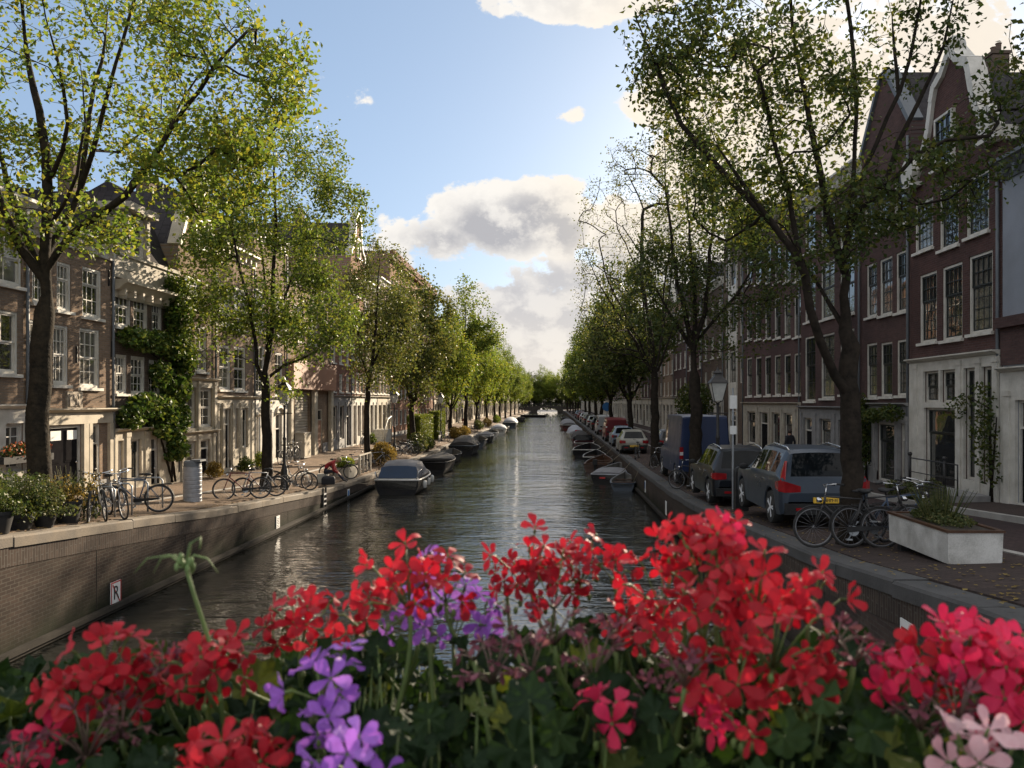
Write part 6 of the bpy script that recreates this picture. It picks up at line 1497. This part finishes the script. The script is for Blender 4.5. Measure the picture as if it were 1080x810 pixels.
SE = [('pelvis','spine'),('spine','chest'),('chest','neck'),('neck','head'),('head','crown')]+[e for n in 'lr' for e in (('pelvis','hip'+n),('hip'+n,'knee'+n),('knee'+n,'ankle'+n),('ankle'+n,'toe'+n),('chest','sho'+n),('sho'+n,'elb'+n),('elb'+n,'wri'+n),('wri'+n,'fin'+n))]
SR = {'pelvis':(.15,.11),'spine':(.14,.1),'chest':(.16,.11),'neck':.055,'head':(.078,.095),'crown':(.05,.06)}
for n in 'lr': SR.update({'hip'+n:.095,'knee'+n:.06,'ankle'+n:.042,'toe'+n:.035,'sho'+n:.07,'elb'+n:.05,'wri'+n:.035,'fin'+n:.025})
def clothes(e, c):
    a, b_ = e
    if 'wri' in a or 'neck' in a or 'head' in a: return 2
    if 'ankle' in a: return 3
    if 'hip' in b_ or 'hip' in a or 'knee' in a: return 1
    return 0
# crouching person in red, seen from the side: sits on a low crate leaning forward, legs stretched towards the water
X = -9.95; Y = atX(344,X); zg = gz(X,Y)
j = {'pelvis':(-.05,0,.52),'spine':(.10,0,.70),'chest':(.34,0,.88),'neck':(.48,0,.93),'head':(.58,0,.95),'crown':(.70,0,.955)}
for s, n in ((-1,'l'),(1,'r')):
    j['hip'+n] = (.04,s*.1,.48); j['knee'+n] = (.50,s*.14,.52 if s < 0 else .47); j['ankle'+n] = (.82,s*.13,.13); j['toe'+n] = (.97,s*.14,.08)
    j['sho'+n] = (.37,s*.18,.84); j['elb'+n] = (.42,s*.2,.58); j['wri'+n] = (.58,s*.15,.42); j['fin'+n] = (.66,s*.12,.34)
person('person in a red jacket sitting bent forward on the left quay edge', j, SE, SR, clothes, ['cloth_red','denim','skin','shoe'], (X-.1, Y, zg), .15, hair=((.62,0,.985), .105, 'hair_fair'), scale=1.05)
r = thing('low_crate', 'low white crate the person in red sits on', 'crate', (X-.12, Y, zg), .15)
b = MB(); b.box(-.22,.2,-.22,.22,0,.42); 
for k in range(3): b.box(-.23,.21,-.235,-.221,.03+k*.14,.13+k*.14); b.box(-.23,.21,.221,.235,.03+k*.14,.13+k*.14)
b.build('crate', M['white'], r)
r = thing('bag', 'black bag on the quay at the feet of the person in red', 'bag', (X+.25, Y-.55, zg), .2)
b = MB(); b.loft([[(-.28*s,-.16*s,z),(.28*s,-.16*s,z),(.28*s,.16*s,z),(-.28*s,.16*s,z)] for s, z in ((.9,0),(1,.05),(1,.25),(.85,.33),(.4,.36))]); b.build('pouch', M['cloth_dark'], r, True, 60)
b = MB(); b.tube([(-.15,0,.33),(-.12,0,.46),(.12,0,.46),(.15,0,.33)], .015, 6); b.build('strap', M['cloth_dark'], r, True)
def stand(label, X, Y, rot, top, step=.0, hair='hair_dark', z=None, sc_=1.0, legs='denim'):
    person(label, stand_joints(step), SE, SR, clothes, [top, legs, 'skin', 'shoe'], (X, Y, z if z is not None else gz(X,Y)), rot, hair=((0,-.005,1.665), .1, hair), scale=sc_)
X = 10.6; stand('person in a dark coat on the pavement before the grey stone ground floor', X, atX(833,X), .4, 'cloth_dark', .05, z=gz(X,36)+.07)
X = 10.3; stand('person in dark clothes standing by the doors right of the navy van', X, atX(763,X), -.5, 'cloth_dark', .1, 'hair_fair', z=gz(X,48)+.07)
M['cloth_orange'] = pmat('orange_top', (.35,.09,.06), (.28,.07,.045), 5, .85); M['cloth_grey'] = pmat('grey_coat', (.12,.12,.13), (.09,.09,.1), 5, .85)
X = -11.5; stand('person in a dark coat walking beyond the hedge on the left', X, atX(474,X), 3.0, 'cloth_dark', .2)
X = -11.0; stand('person in an orange red top far off under the left elms', X, atX(490,X), 3.1, 'cloth_orange', .15)
X = -11.6; stand('distant person in grey beyond the orange top on the left quay', X, atX(505,X), .2, 'cloth_grey', .2)

# fallen leaves on both quays
def litter(x0, x1, n, mat, y1):
    y = 7+(y1-7)*NR.random(n)**1.5; x = NR.uniform(x0, x1, n)
    p = np.array([(a, c, gz(a, c)+.018) for a, c in zip(x, y)]); return cluster(None, p, 9., .075, fold=.12)
v = np.concatenate([litter(XL-2.1, XL-.05, 900, None, 60), litter(XR+.05, XR+2.7, 1100, None, 50)]); tag(leaf_obj('fallen_leaves', v, M['leaf_dry'], None), 'scattered ochre fallen leaves along both quay edges', 'fallen leaves', None, 'stuff')
# ------------------------------------------------------------------ geraniums in the trough on the bridge rail
def petalmat(name, c1, c2, c3, vein, trans=.38):
    q = N(name); g = q.new('ShaderNodeNewGeometry'); v = q.coords('Object')
    col = q.ramp(g.outputs['Random Per Island'], [(0, c1), (.5, c2), (1, c3)])
    n = q.noise(v, 160, 4, .6); col = q.mix(q.math('MULTIPLY', q.ramp(n, [(.45, (0,0,0)), (.75, (1,1,1))]), .35), col, vein)
    q.base(col); q.set(Roughness=.55); q.b.inputs['Specular IOR Level'].default_value = .3
    q.b.inputs['Sheen Weight'].default_value = .15
    q.bump(n, .0006)
    tr = q.new('ShaderNodeBsdfTranslucent'); q.l(col, tr.inputs[0])
    mx_ = q.new('ShaderNodeMixShader'); mx_.inputs[0].default_value = trans
    q.l(q.b.outputs[0], mx_.inputs[1]); q.l(tr.outputs[0], mx_.inputs[2]); q.l(mx_.outputs[0], q.n['Material Output'].inputs[0]); return q.m
M['pet_red'] = petalmat('scarlet_petal', (.34,.005,.014), (.53,.011,.026), (.70,.035,.05), (.25,.003,.014))
M['pet_dark'] = petalmat('crimson_petal', (.28,.005,.014), (.42,.009,.022), (.52,.015,.028), (.2,.003,.01))
M['pet_pinkred'] = petalmat('magenta_red_petal', (.60,.014,.06), (.68,.02,.09), (.72,.03,.12), (.42,.008,.05))
M['pet_purple'] = petalmat('violet_petal', (.36,.12,.60), (.44,.17,.70), (.52,.24,.76), (.22,.02,.3))
M['pet_pink'] = petalmat('pale_pink_petal', (.75,.38,.42), (.8,.5,.52), (.82,.6,.6), (.62,.22,.28))
M['pet_spent'] = petalmat('withered_mauve_sepal', (.13,.035,.05), (.2,.05,.08), (.26,.1,.1), (.08,.03,.03), .25)
def stemmat(name, a, c):
    return pmat(name, a, c, 30, .6)
M['stem_green'] = stemmat('geranium_stem', (.12,.175,.045), (.075,.11,.035)); M['stem_brown'] = stemmat('withered_stem', (.13,.09,.06), (.09,.05,.045)); M['bud_green'] = stemmat('geranium_bud', (.16,.24,.08), (.11,.15,.06))
def gleafmat():
    q = N('geranium_leaf'); v = q.coords('Object'); g = q.new('ShaderNodeNewGeometry')
    col = q.ramp(g.outputs['Random Per Island'], [(0, (.010,.025,.009)), (.5, (.018,.042,.012)), (.86, (.038,.074,.018)), (1, (.14,.16,.03))])
    n = q.noise(v, 60, 5); col = q.mix(q.math('MULTIPLY', n, .4), col, (.02,.035,.016)); q.base(col); q.set(Roughness=.65); q.b.inputs['Specular IOR Level'].default_value = .2
    q.bump(q.noise(v, 220, 3), .0008)
    tr = q.new('ShaderNodeBsdfTranslucent'); q.l(q.mix(1, col, (1.,1.,.4), 'MULTIPLY'), tr.inputs[0]); mx_ = q.new('ShaderNodeMixShader'); mx_.inputs[0].default_value = .3
    q.l(q.b.outputs[0], mx_.inputs[1]); q.l(tr.outputs[0], mx_.inputs[2]); q.l(mx_.outputs[0], q.n['Material Output'].inputs[0]); return q.m
M['g_leaf'] = gleafmat()
RF = random.Random(77)
def basis(d):
    d = Vector(d).normalized(); a = d.orthogonal().normalized(); return a, d.cross(a), d
PROF = [(0,.10),(.22,.42),(.45,.8),(.68,1.),(.86,.86),(.96,.5),(1.0,.18)]
def petal(mb, o, axis, out, L, w, open_, curl):
    """petal growing from o; 'out' is the radial direction, 'axis' the flower axis"""
    side = axis.cross(out); rows = []; p = Vector(o); ang = open_; prev = 0
    for t, f in PROF:
        ds = (t-prev)*L; prev = t; d = out*math.sin(ang)+axis*math.cos(ang); p = p+d*ds; ang += curl*ds/L*1.2
        nn = out*math.cos(ang)*-1+axis*math.sin(ang); hw = w*f; cup = .22*hw*(1.-1.1*t)+RF.uniform(-.05,.05)*w; ruf = RF.uniform(-.3,.3)*hw
        rows.append([p-side*hw+nn*(cup+ruf), p-side*hw*.5+nn*cup*.3, p+side*hw*.5+nn*cup*.3, p+side*hw+nn*(cup-ruf)])
    vs = [q for r in rows for q in r]; fs = [(i*4+k, i*4+k+1, (i+1)*4+k+1, (i+1)*4+k) for i in range(len(rows)-1) for k in range(3)]
    mb.add(vs, fs)
def flower_head(parent, c, R, mat, n, label=None, pl=None, droop=0., stemc='stem_green', big=1.):
    """one umbel: florets (petal mesh) with pedicels from a common hub"""
    pm, sm = MB(), MB(); c = Vector(c); hub = c-Vector((0,0,R*.55)); golden = 2.39996; pl = pl or .0165*big
    n = max(3, round(n*.8))
    for i in range(n):
        zz = 1-1.45*(i+.5)/n; a = golden*i+RF.uniform(-.35,.35); rr = math.sqrt(max(0, 1-zz*zz)); d = Vector((rr*math.cos(a), rr*math.sin(a), zz)); d = (d+Vector([RF.gauss(0,.18) for _ in range(3)])).normalized()
        fc = c+d*R*RF.uniform(.5,1.12)
        sm.tube([hub, hub.lerp(fc,.55)+Vector((0,0,R*.08)), fc-d*.006], [.0009,.0008,.0011], 4)
        ax = (d+Vector((0,-.45,.12))+Vector([RF.gauss(0,.25) for _ in range(3)])).normalized(); A, B_, D = basis(ax); ph = RF.random()*6.28; op = RF.uniform(.75,1.35)
        k5 = 5 if RF.random() > .1 else 4
        for k in range(k5):
            b_ = ph+6.2832*k/5+RF.uniform(-.12,.12); out = A*math.cos(b_)+B_*math.sin(b_); L = pl*RF.uniform(.82,1.15)
            petal(pm, fc+out*.0012, D, out, L, L*RF.uniform(.22,.36), op+RF.uniform(-.2,.25), RF.uniform(-.5,1.3))
        sm.tube([fc-d*.006, fc+D*.003], [.0016,.0009], 5)
    for i in range(RF.randint(2,4)):
        d = Vector((RF.uniform(-1,1), RF.uniform(-1,1), RF.uniform(-1,.2))).normalized(); e = hub+d*R*.6; sm.tube([hub, hub.lerp(e,.6), e], [.0008,.0007,.0009], 4); sm.ball(e, .0026, 6, 4, sq=(1,1,1.7))
    o = pm.build('flower_head', M[mat], parent, True); sm.build('pedicel', M['stem_brown' if stemc == 'b' else 'stem_green'], o, True)
    if label: o['label'] = label
    return o, hub
def spent_head(parent, c, R, n, label=None):
    pm, sm = MB(), MB(); c = Vector(c); hub = c-Vector((0,0,R*.7))
    for i in range(n):
        a = 2.39996*i; zz = RF.uniform(-.5,1); rr = math.sqrt(1-zz*zz); d = Vector((rr*math.cos(a), rr*math.sin(a), zz)); fc = c+d*R*RF.uniform(.6,1)
        sm.tube([hub, hub.lerp(fc,.5)+Vector((0,0,R*.1)), fc], [.0009,.0008,.0008], 4); A, B_, D = basis((d+Vector((0,0,-.3))).normalized())
        for k in range(4):
            b_ = 6.28*k/4+RF.random(); out = A*math.cos(b_)+B_*math.sin(b_); L = RF.uniform(.006,.013); petal(pm, fc, D, out, L, L*.2, RF.uniform(.3,1.), RF.uniform(-.4,.6))
        if RF.random() < .5: sm.tube([fc, fc+D*.016], [.0012,.0003], 4)
    o = pm.build('seed_head', M['pet_spent'], parent, True); sm.build('pedicel', M['stem_brown'], o, True)
    if label: o['label'] = label
    return o, hub
def leaf_mesh(mb, c, nrm, R, spin):
    A, B_, D = basis(nrm); n = 30; ca, sa = math.cos(spin), math.sin(spin); U, V_ = A*ca+B_*sa, B_*ca-A*sa; c = Vector(c); vs = [c]; cupk = RF.uniform(.1,.4)
    for ring, f in ((0,.5),(1,.85),(2,1.)):
        for k in range(n):
            t = (k+.5)/n*2*math.pi*.93+.22; lob = .76+.2*abs(math.cos(3.5*t+.3))+.05*math.cos(21*t) if ring == 2 else .95 if ring == 0 else .93+.03*abs(math.cos(3.5*t+.3))
            r = R*f*lob; h = R*(cupk*f*f*.7+.15*f*math.cos(7*t)+.05*ring*RF.uniform(-1,1)); vs.append(c+U*r*math.cos(t)+V_*r*math.sin(t)+D*h)
    fs = [(0, 1+k, 2+k) for k in range(n-1)]
    for g in (0, 1): fs += [(1+g*n+k, 1+(g+1)*n+k, 2+(g+1)*n+k, 2+g*n+k) for k in range(n-1)]
    mb.add(vs, fs)
TZ = 4.13
trough = thing('flower_trough', 'long dark trough of geraniums fixed to the bridge rail in the foreground', 'planter', (-.03,.72,TZ-.22))
b = MB(); b.loft([[(-.8,-.2,0),(.8,-.2,0),(.8,.2,0),(-.8,.2,0)],[(-.82,-.24,.2),(.82,-.24,.2),(.82,.24,.2),(-.82,.24,.2)]]); b.box(-.835,.835,-.255,-.235,.19,.215); b.box(-.835,.835,.235,.255,.19,.215); b.build('trough', M['blacktrim'], trough)
b = MB(); b.box(-.8,.8,-.22,.22,.2,.212); b.build('soil', M['soil'], trough)
b = MB()
for x in (-.6,0,.6): b.tube([(x,-.46,.24),(x,-.3,.24),(x,-.29,-.02),(x,.22,-.02),(x,.27,.1)], .008, 6)
b.build('bracket', M['iron'], trough, True)
# (plant name, label, px range, umbels [(px,py,r px,Y,mat,n,big)], spent [(px,py,r,Y,n)])
PL = [
 ('scarlet geranium with a tall full cluster at the left end of the trough', -60, 165, [(112,688,44,.70,'pet_red',17,1.),(80,722,40,.68,'pet_red',14,1.),(130,722,34,.72,'pet_dark',10,.9),(40,792,38,.66,'pet_pinkred',10,1.),(150,690,24,.75,'pet_dark',7,.8)], [(92,768,36,.66,14),(128,752,28,.68,10),(20,790,26,.64,9)]),
 ('scarlet geranium with a low cluster cut by the bottom edge and a nodding bud stalk', 165, 300, [(218,688,36,.70,'pet_dark',11,1.),(205,700,28,.72,'pet_red',7,1.),(262,790,44,.60,'pet_red',12,1.15),(222,800,38,.6,'pet_red',9,1.1),(240,670,24,.74,'pet_dark',6,.9)], [(175,696,22,.72,7)]),
 ('geranium with large loose violet flowers low in the left half of the trough', 300, 410, [(342,704,38,.64,'pet_purple',7,1.05),(372,785,38,.58,'pet_purple',7,1.05),(318,645,44,.82,'pet_red',15,.95),(290,655,30,.84,'pet_dark',8,.9),(336,748,16,.62,'pet_purple',2,1.05)], []),
 ('geranium mixing a scarlet head with violet heads, left of the middle', 410, 540, [(432,604,46,.78,'pet_red',16,1.05),(385,632,34,.8,'pet_red',10,1.),(470,602,32,.80,'pet_dark',8,1.05),(478,640,42,.84,'pet_purple',12,1.05),(440,640,34,.82,'pet_purple',7,1.),(508,632,24,.84,'pet_purple',5,1.),(452,585,22,.82,'pet_purple',4,.9)], [(520,690,34,.7,12),(545,660,26,.72,9),(500,675,20,.74,6)]),
 ('geranium with dark crimson spidery heads against the water, in the middle', 540, 665, [(560,585,42,.84,'pet_dark',16,.95),(612,580,36,.85,'pet_dark',12,.95),(585,606,38,.82,'pet_dark',13,1.),(648,582,26,.86,'pet_dark',7,.9),(640,742,28,.62,'pet_pinkred',5,1.1),(535,600,26,.86,'pet_dark',8,.85)], [(585,652,30,.74,11),(626,690,34,.68,12),(560,690,28,.66,9),(650,662,26,.72,8)]),
 ('big coral scarlet geranium whose heads merge into one high mass right of the middle', 665, 900, [(742,585,52,.72,'pet_red',16,1.1),(698,606,42,.76,'pet_red',11,1.),(797,610,52,.70,'pet_red',15,1.1),(742,640,44,.66,'pet_red',10,1.08),(815,660,54,.64,'pet_red',14,1.12),(690,655,36,.7,'pet_dark',8,.95),(852,622,40,.72,'pet_red',10,1.),(772,705,38,.62,'pet_red',8,1.1),(838,712,28,.64,'pet_red',6,1.05),(755,556,30,.76,'pet_red',8,.95),(783,748,22,.6,'pet_red',4,1.),(738,738,24,.62,'pet_pinkred',5,1.1),(868,705,26,.66,'pet_dark',6,1.05),(720,560,32,.76,'pet_red',9,1.),(660,640,26,.8,'pet_red',7,.95),(760,548,22,.74,'pet_pinkred',5,1.)], [(690,722,32,.64,11),(722,700,26,.62,9),(880,660,28,.7,9)]),
 ('magenta red geranium at the right end of the trough above a pale pink bloom', 900, 1140, [(1022,684,46,.66,'pet_pinkred',17,1.1),(985,690,34,.68,'pet_red',10,1.05),(1062,705,44,.64,'pet_pinkred',14,1.1),(945,702,34,.66,'pet_pinkred',8,1.1),(1070,752,32,.62,'pet_pinkred',7,1.1),(1040,665,30,.68,'pet_pinkred',8,1.),(1028,795,32,.56,'pet_pink',6,1.15),(1062,798,22,.56,'pet_pink',3,1.15),(1100,690,40,.66,'pet_pinkred',12,1.1)], [(900,676,28,.68,9),(1010,742,34,.62,13),(970,745,26,.64,9),(1045,742,14,.62,5)]),
]
TOPP = [(-60,790),(60,760),(110,735),(200,700),(290,690),(340,665),(420,650),(500,655),(560,640),(640,622),(700,640),(800,660),(880,640),(940,690),(1000,720),(1140,700)]
for lab, xa, xb, heads, spent in PL:
    xm = (max(-40,xa)+min(1120,xb))/2; base = Vector(((xm-VX)*.72/F, .72, TZ)); root = thing('geranium', lab, 'geranium', base, 0, 'geraniums in the foreground trough')
    stems = []
    for px, py, r, Y, mt, n, big in heads:
        Rr = r*Y/F; py += 16 if mt != 'pet_pink' else 4; r *= .94
        _, hub = flower_head(root, PX(px,py,Y)-base, Rr, mt, n, None, None, big=big*.98); stems.append((hub, Y))
    for px, py, r, Y, n in spent:
        _, hub = spent_head(root, PX(px,py+8,Y)-base, r*Y/F, n); stems.append((hub, Y))
    for hub, Y in stems:
        foot = Vector((hub.x*.6+RF.uniform(-.07,.07), RF.uniform(-.05,.16), -.01)); mid = hub.lerp(foot,.45)+Vector((RF.uniform(-.04,.04), RF.uniform(-.02,.04), 0)); up = hub-Vector((RF.uniform(-.008,.008),0,.04))
        b = MB(); pts = []
        P0, P1, P2, P3 = foot, mid, up, hub
        for i in range(9):
            t = i/8; pts.append(P0*(1-t)**3+P1*3*t*(1-t)**2+P2*3*t*t*(1-t)+P3*t**3)
        b.tube(pts, [.0030-.0010*i/8 for i in range(9)], 7); b.build('stem', M['stem_green'], root, True)
    lf = MB(); ps = MB(); nl = int((xb-xa)*.95)
    for i in range(nl):
        px = RF.uniform(xa-15, xb+15); top = float(np.interp(px, [p[0] for p in TOPP], [p[1] for p in TOPP])); f = RF.random(); py = top+18+(905-top)*f**.9; Y = RF.uniform(.76,.98) if f < .22 else RF.uniform(.6,.95) if f < .55 else RF.uniform(.52,.85)
        c = PX(px,py+8,Y)-base
        if c.z < .02: c.z = .02+RF.random()*.05
        R = RF.uniform(.013,.027)*(1 if Y > .62 else .8); nr = Vector((RF.gauss(0,.5), -.55+RF.gauss(0,.45), .75+RF.gauss(0,.35))); leaf_mesh(lf, c, nr, R, RF.random()*6.28)
        foot = Vector((c.x*.75, c.y*.6, 0)); ps.tube([c, c.lerp(foot,.4)-Vector((0,0,.012)), foot], [.0011,.0014,.0018], 4)
    fo = lf.build('foliage', M['g_leaf'], root, True); ps.build('petiole', M['stem_green'], root, True)
# nodding bud stalk on the second plant
root = [o for o in COL.objects if o.get('label','').startswith('scarlet geranium with a low cluster')][0]; base = root.location
b = MB(); P = [PX(x,y,.70)-base for x, y in ((240,800),(228,700),(214,655),(204,625),(196,598))]; b.tube(P, [.0024,.002,.0018,.0017,.0018], 8); b.build('bud_stalk', M['stem_green'], root, True)
b = MB(); hub = P[-1]
for i in range(12):
    d = Vector((RF.uniform(-1,1), RF.uniform(-1,1), RF.uniform(-.2,1.))).normalized(); e = hub+d*RF.uniform(.005,.011); b.tube([hub, e], [.001,.0008], 4); b.ball(e, .0023, 7, 5, sq=(.8,.8,1.6))
for s in (-1,1,-1.6):
    b.tube([hub, hub+Vector((.008*s,-.003,.011)), hub+Vector((.02*s,-.003,.008)), hub+Vector((.028*s,0,-.005))], [.0012,.0009,.0007,.0004], 4)
b.tube([hub,hub+Vector((.004,0,.02)),hub+Vector((.013,0,.026)),hub+Vector((.012,0,.016))],[.0016,.0013,.001,.001],5)
b.build('bud', M['bud_green'], root, True)
# ------------------------------------------------------------------ camera, light, sky
cam = bpy.data.cameras.new('camera'); cam.sensor_width = 36; cam.lens = 36*F/1080
cam.shift_x = -(VX-540)/1080; cam.shift_y = (VY-405)/1080
cam.clip_start = .02; cam.clip_end = 5000
cam.dof.use_dof = True; cam.dof.focus_distance = 22; cam.dof.aperture_fstop = 10
co = link('camera', cam, None, (0, 0, ZC)); co.rotation_euler = (math.pi/2, 0, 0); sc.camera = co
AZ, EL = math.radians(20.5), math.radians(17)
sd = Vector((math.sin(AZ)*math.cos(EL), math.cos(AZ)*math.cos(EL), math.sin(EL)))
L = bpy.data.lights.new('sun', 'SUN'); L.energy = SUN_E; L.angle = math.radians(.5); L.color = (1, .83, .62)
lo = link('sun', L, None, (20, 60, 40)); lo.rotation_euler = sd.to_track_quat('Z', 'Y').to_euler()
w = bpy.data.worlds.new('World'); sc.world = w; w.use_nodes = True
nt = w.node_tree; nn = nt.nodes; bg = nn['Background']; bg.inputs['Strength'].default_value = SKY_E
class W(N):
    def __init__(s): s.t = nt; s.n = nn
q = W()
sky = q.new('ShaderNodeTexSky', sky_type='NISHITA', sun_disc=False); sky.sun_elevation = EL; sky.sun_rotation = AZ
sky.altitude = 0; sky.air_density = 1.0; sky.dust_density = 1.2; sky.ozone_density = 2.5
tc = q.new('ShaderNodeTexCoord'); sep = q.new('ShaderNodeSeparateXYZ'); q.l(tc.outputs['Generated'], sep.inputs[0])
dx, dy, dz = sep.outputs
yy = q.math('MAXIMUM', q.math('ABSOLUTE', dy), .08)
u = q.math('DIVIDE', dx, yy); v = q.math('DIVIDE', dz, yy)
cb = q.new('ShaderNodeCombineXYZ'); q.l(u, cb.inputs[0]); q.l(v, cb.inputs[1]); q.l(q.math('MULTIPLY', dy, .5), cb.inputs[2])
uv = cb.outputs[0]
def fbm(scale, detail, rough, off=(0,0,0), st=(1,1,1)):
    mp = q.new('ShaderNodeMapping'); mp.inputs['Location'].default_value = off; mp.inputs['Scale'].default_value = st
    q.l(uv, mp.inputs[0]); return q.noise(mp.outputs[0], scale, detail, rough)
def ell(px, py, a, b_, s=1.):
    """soft cloud body centred in direction (u,v)"""
    du = q.math('DIVIDE', q.math('SUBTRACT', u, (px-VX)/F), a/F); dv = q.math('DIVIDE', q.math('SUBTRACT', v, (VY-py)/F), b_/F)
    r2 = q.math('ADD', q.math('MULTIPLY', du, du), q.math('MULTIPLY', dv, dv))
    return q.math('MULTIPLY', q.math('SUBTRACT', 1., r2), s)
def mx(*a):
    o = a[0]
    for c in a[1:]: o = q.math('MAXIMUM', o, c)
    return o
big = mx(ell(560,222,80,44), ell(468,252,85,34,.9), ell(520,238,95,46), ell(595,238,36,50), ell(420,270,50,20,.6), ell(660,235,40,50,.7))
low = mx(ell(575,338,125,70,1.), ell(490,335,60,45,.8), ell(600,300,70,42,.9), ell(450,330,40,22,.6), ell(430,365,90,24,.6))
top = mx(ell(575,2,70,28,.9), ell(660,0,60,24,.8), ell(620,18,50,14,.5))
wisp = mx(ell(378,102,26,20,.62), ell(350,88,34,16,.45), ell(600,120,20,10,.3), ell(400,330,40,25,.5))
glow = mx(ell(790,180,120,110,1.), ell(860,130,190,150,1.), ell(700,280,110,110,1.), ell(980,60,170,90,.7), ell(640,330,60,60,.9))
side = mx(ell(1500,300,500,160,.8), ell(-700,300,600,120,.5))
body = mx(big, low, top, wisp, glow, side)
def field(du=0., dv=0.):
    n1 = fbm(6.0, 10, .6, (3.1+du,1.7+dv,0), (1,1.35,1)); n2 = fbm(22, 8, .62, (.4+du,8.2+dv,0), (1,1.25,1))
    return q.math('ADD', q.math('MULTIPLY', q.math('SUBTRACT', n1, .5), 2.9), q.math('MULTIPLY', q.math('SUBTRACT', n2, .5), 1.5))
def sstep(x, a, b_):
    mr = q.new('ShaderNodeMapRange', interpolation_type='SMOOTHSTEP')
    q.l(x, mr.inputs[0]); mr.inputs[1].default_value = a; mr.inputs[2].default_value = b_; return mr.outputs[0]
nz = field(); nzs = field(.014, .022)
dens = q.math('ADD', body, nz)
front = sstep(dy, -.05, .1)
cover = q.math('MULTIPLY', q.math('MULTIPLY', sstep(dens, .16, .40), sstep(body, -.55, .0)), front)
lit = sstep(q.math('SUBTRACT', nz, nzs), -.25, .35)
vb = q.math('MULTIPLY', q.math('SUBTRACT', v, .235), 5.0)
depth = q.math('SUBTRACT', q.math('ADD', q.math('MULTIPLY', body, 1.05), q.math('MULTIPLY', nz, .22)), vb)
thick = sstep(depth, .42, 1.3)
lf = q.math('SUBTRACT', 1.0, q.math('MULTIPLY', lit, .72))
core = q.math('MULTIPLY', thick, lf)
core = q.math('ADD', core, q.math('MULTIPLY', sstep(dens, .35, .9), q.math('MULTIPLY', q.math('SUBTRACT', 1., lit), .28)), clamp=True)
gdir = q.math('SUBTRACT', 1., q.math('MULTIPLY', q.math('ADD', q.math('POWER', q.math('SUBTRACT', u, math.tan(AZ)), 2.), q.math('POWER', q.math('SUBTRACT', v, .3), 2.)), 4.5), clamp=True)
rim = q.mix(sstep(gdir, 0., 1.), CL_RIM, CL_RIMSUN); cor = q.mix(sstep(gdir, .1, 1.), CL_CORE, CL_CORESUN)
lowf = sstep(q.math('SUBTRACT', low, big), .0, .35)
rim = q.mix(q.math('MULTIPLY', lowf, .25), rim, CL_LOW); cor = q.mix(q.math('MULTIPLY', lowf, .5), cor, CL_LOW)
ccol = q.mix(core, rim, cor)
hz = sstep(v, .16, .0)
ccol = q.mix(q.math('MULTIPLY', hz, .6), ccol, CL_HORIZ)
skyc = q.mix(1, sky.outputs[0], SKY_TINT, 'MULTIPLY')
blue = q.mix(sstep(v, .05, .6), lum(SKY_BLUE, 1.12), lum(SKY_BLUE, .92))
skyc = q.mix(SKY_FLAT, skyc, blue)
# unseen bright broken cloud, added overhead and behind the viewer to lift ambient light
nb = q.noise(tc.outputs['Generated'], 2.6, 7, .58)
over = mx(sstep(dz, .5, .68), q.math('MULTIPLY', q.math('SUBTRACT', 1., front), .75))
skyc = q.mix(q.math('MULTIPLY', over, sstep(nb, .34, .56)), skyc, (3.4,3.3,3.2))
skyc = q.mix(sstep(dz, .0, -.04), skyc, (.25,.23,.2))
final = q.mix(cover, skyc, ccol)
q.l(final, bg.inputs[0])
sc.view_settings.view_transform = 'Standard'; sc.view_settings.look = 'None'; sc.view_settings.gamma = 1
sc.view_settings.exposure = EXPO
sc.render.engine = 'CYCLES'
cy = sc.cycles; cy.max_bounces = 6; cy.diffuse_bounces = 3; cy.glossy_bounces = 3; cy.transmission_bounces = 4; cy.transparent_max_bounces = 4
cy.use_denoising = True; cy.denoiser = 'OPENIMAGEDENOISE'; cy.sample_clamp_indirect = 6
cy.caustics_reflective = True; cy.blur_glossy = .0; cy.use_adaptive_sampling = True; cy.adaptive_threshold = .02
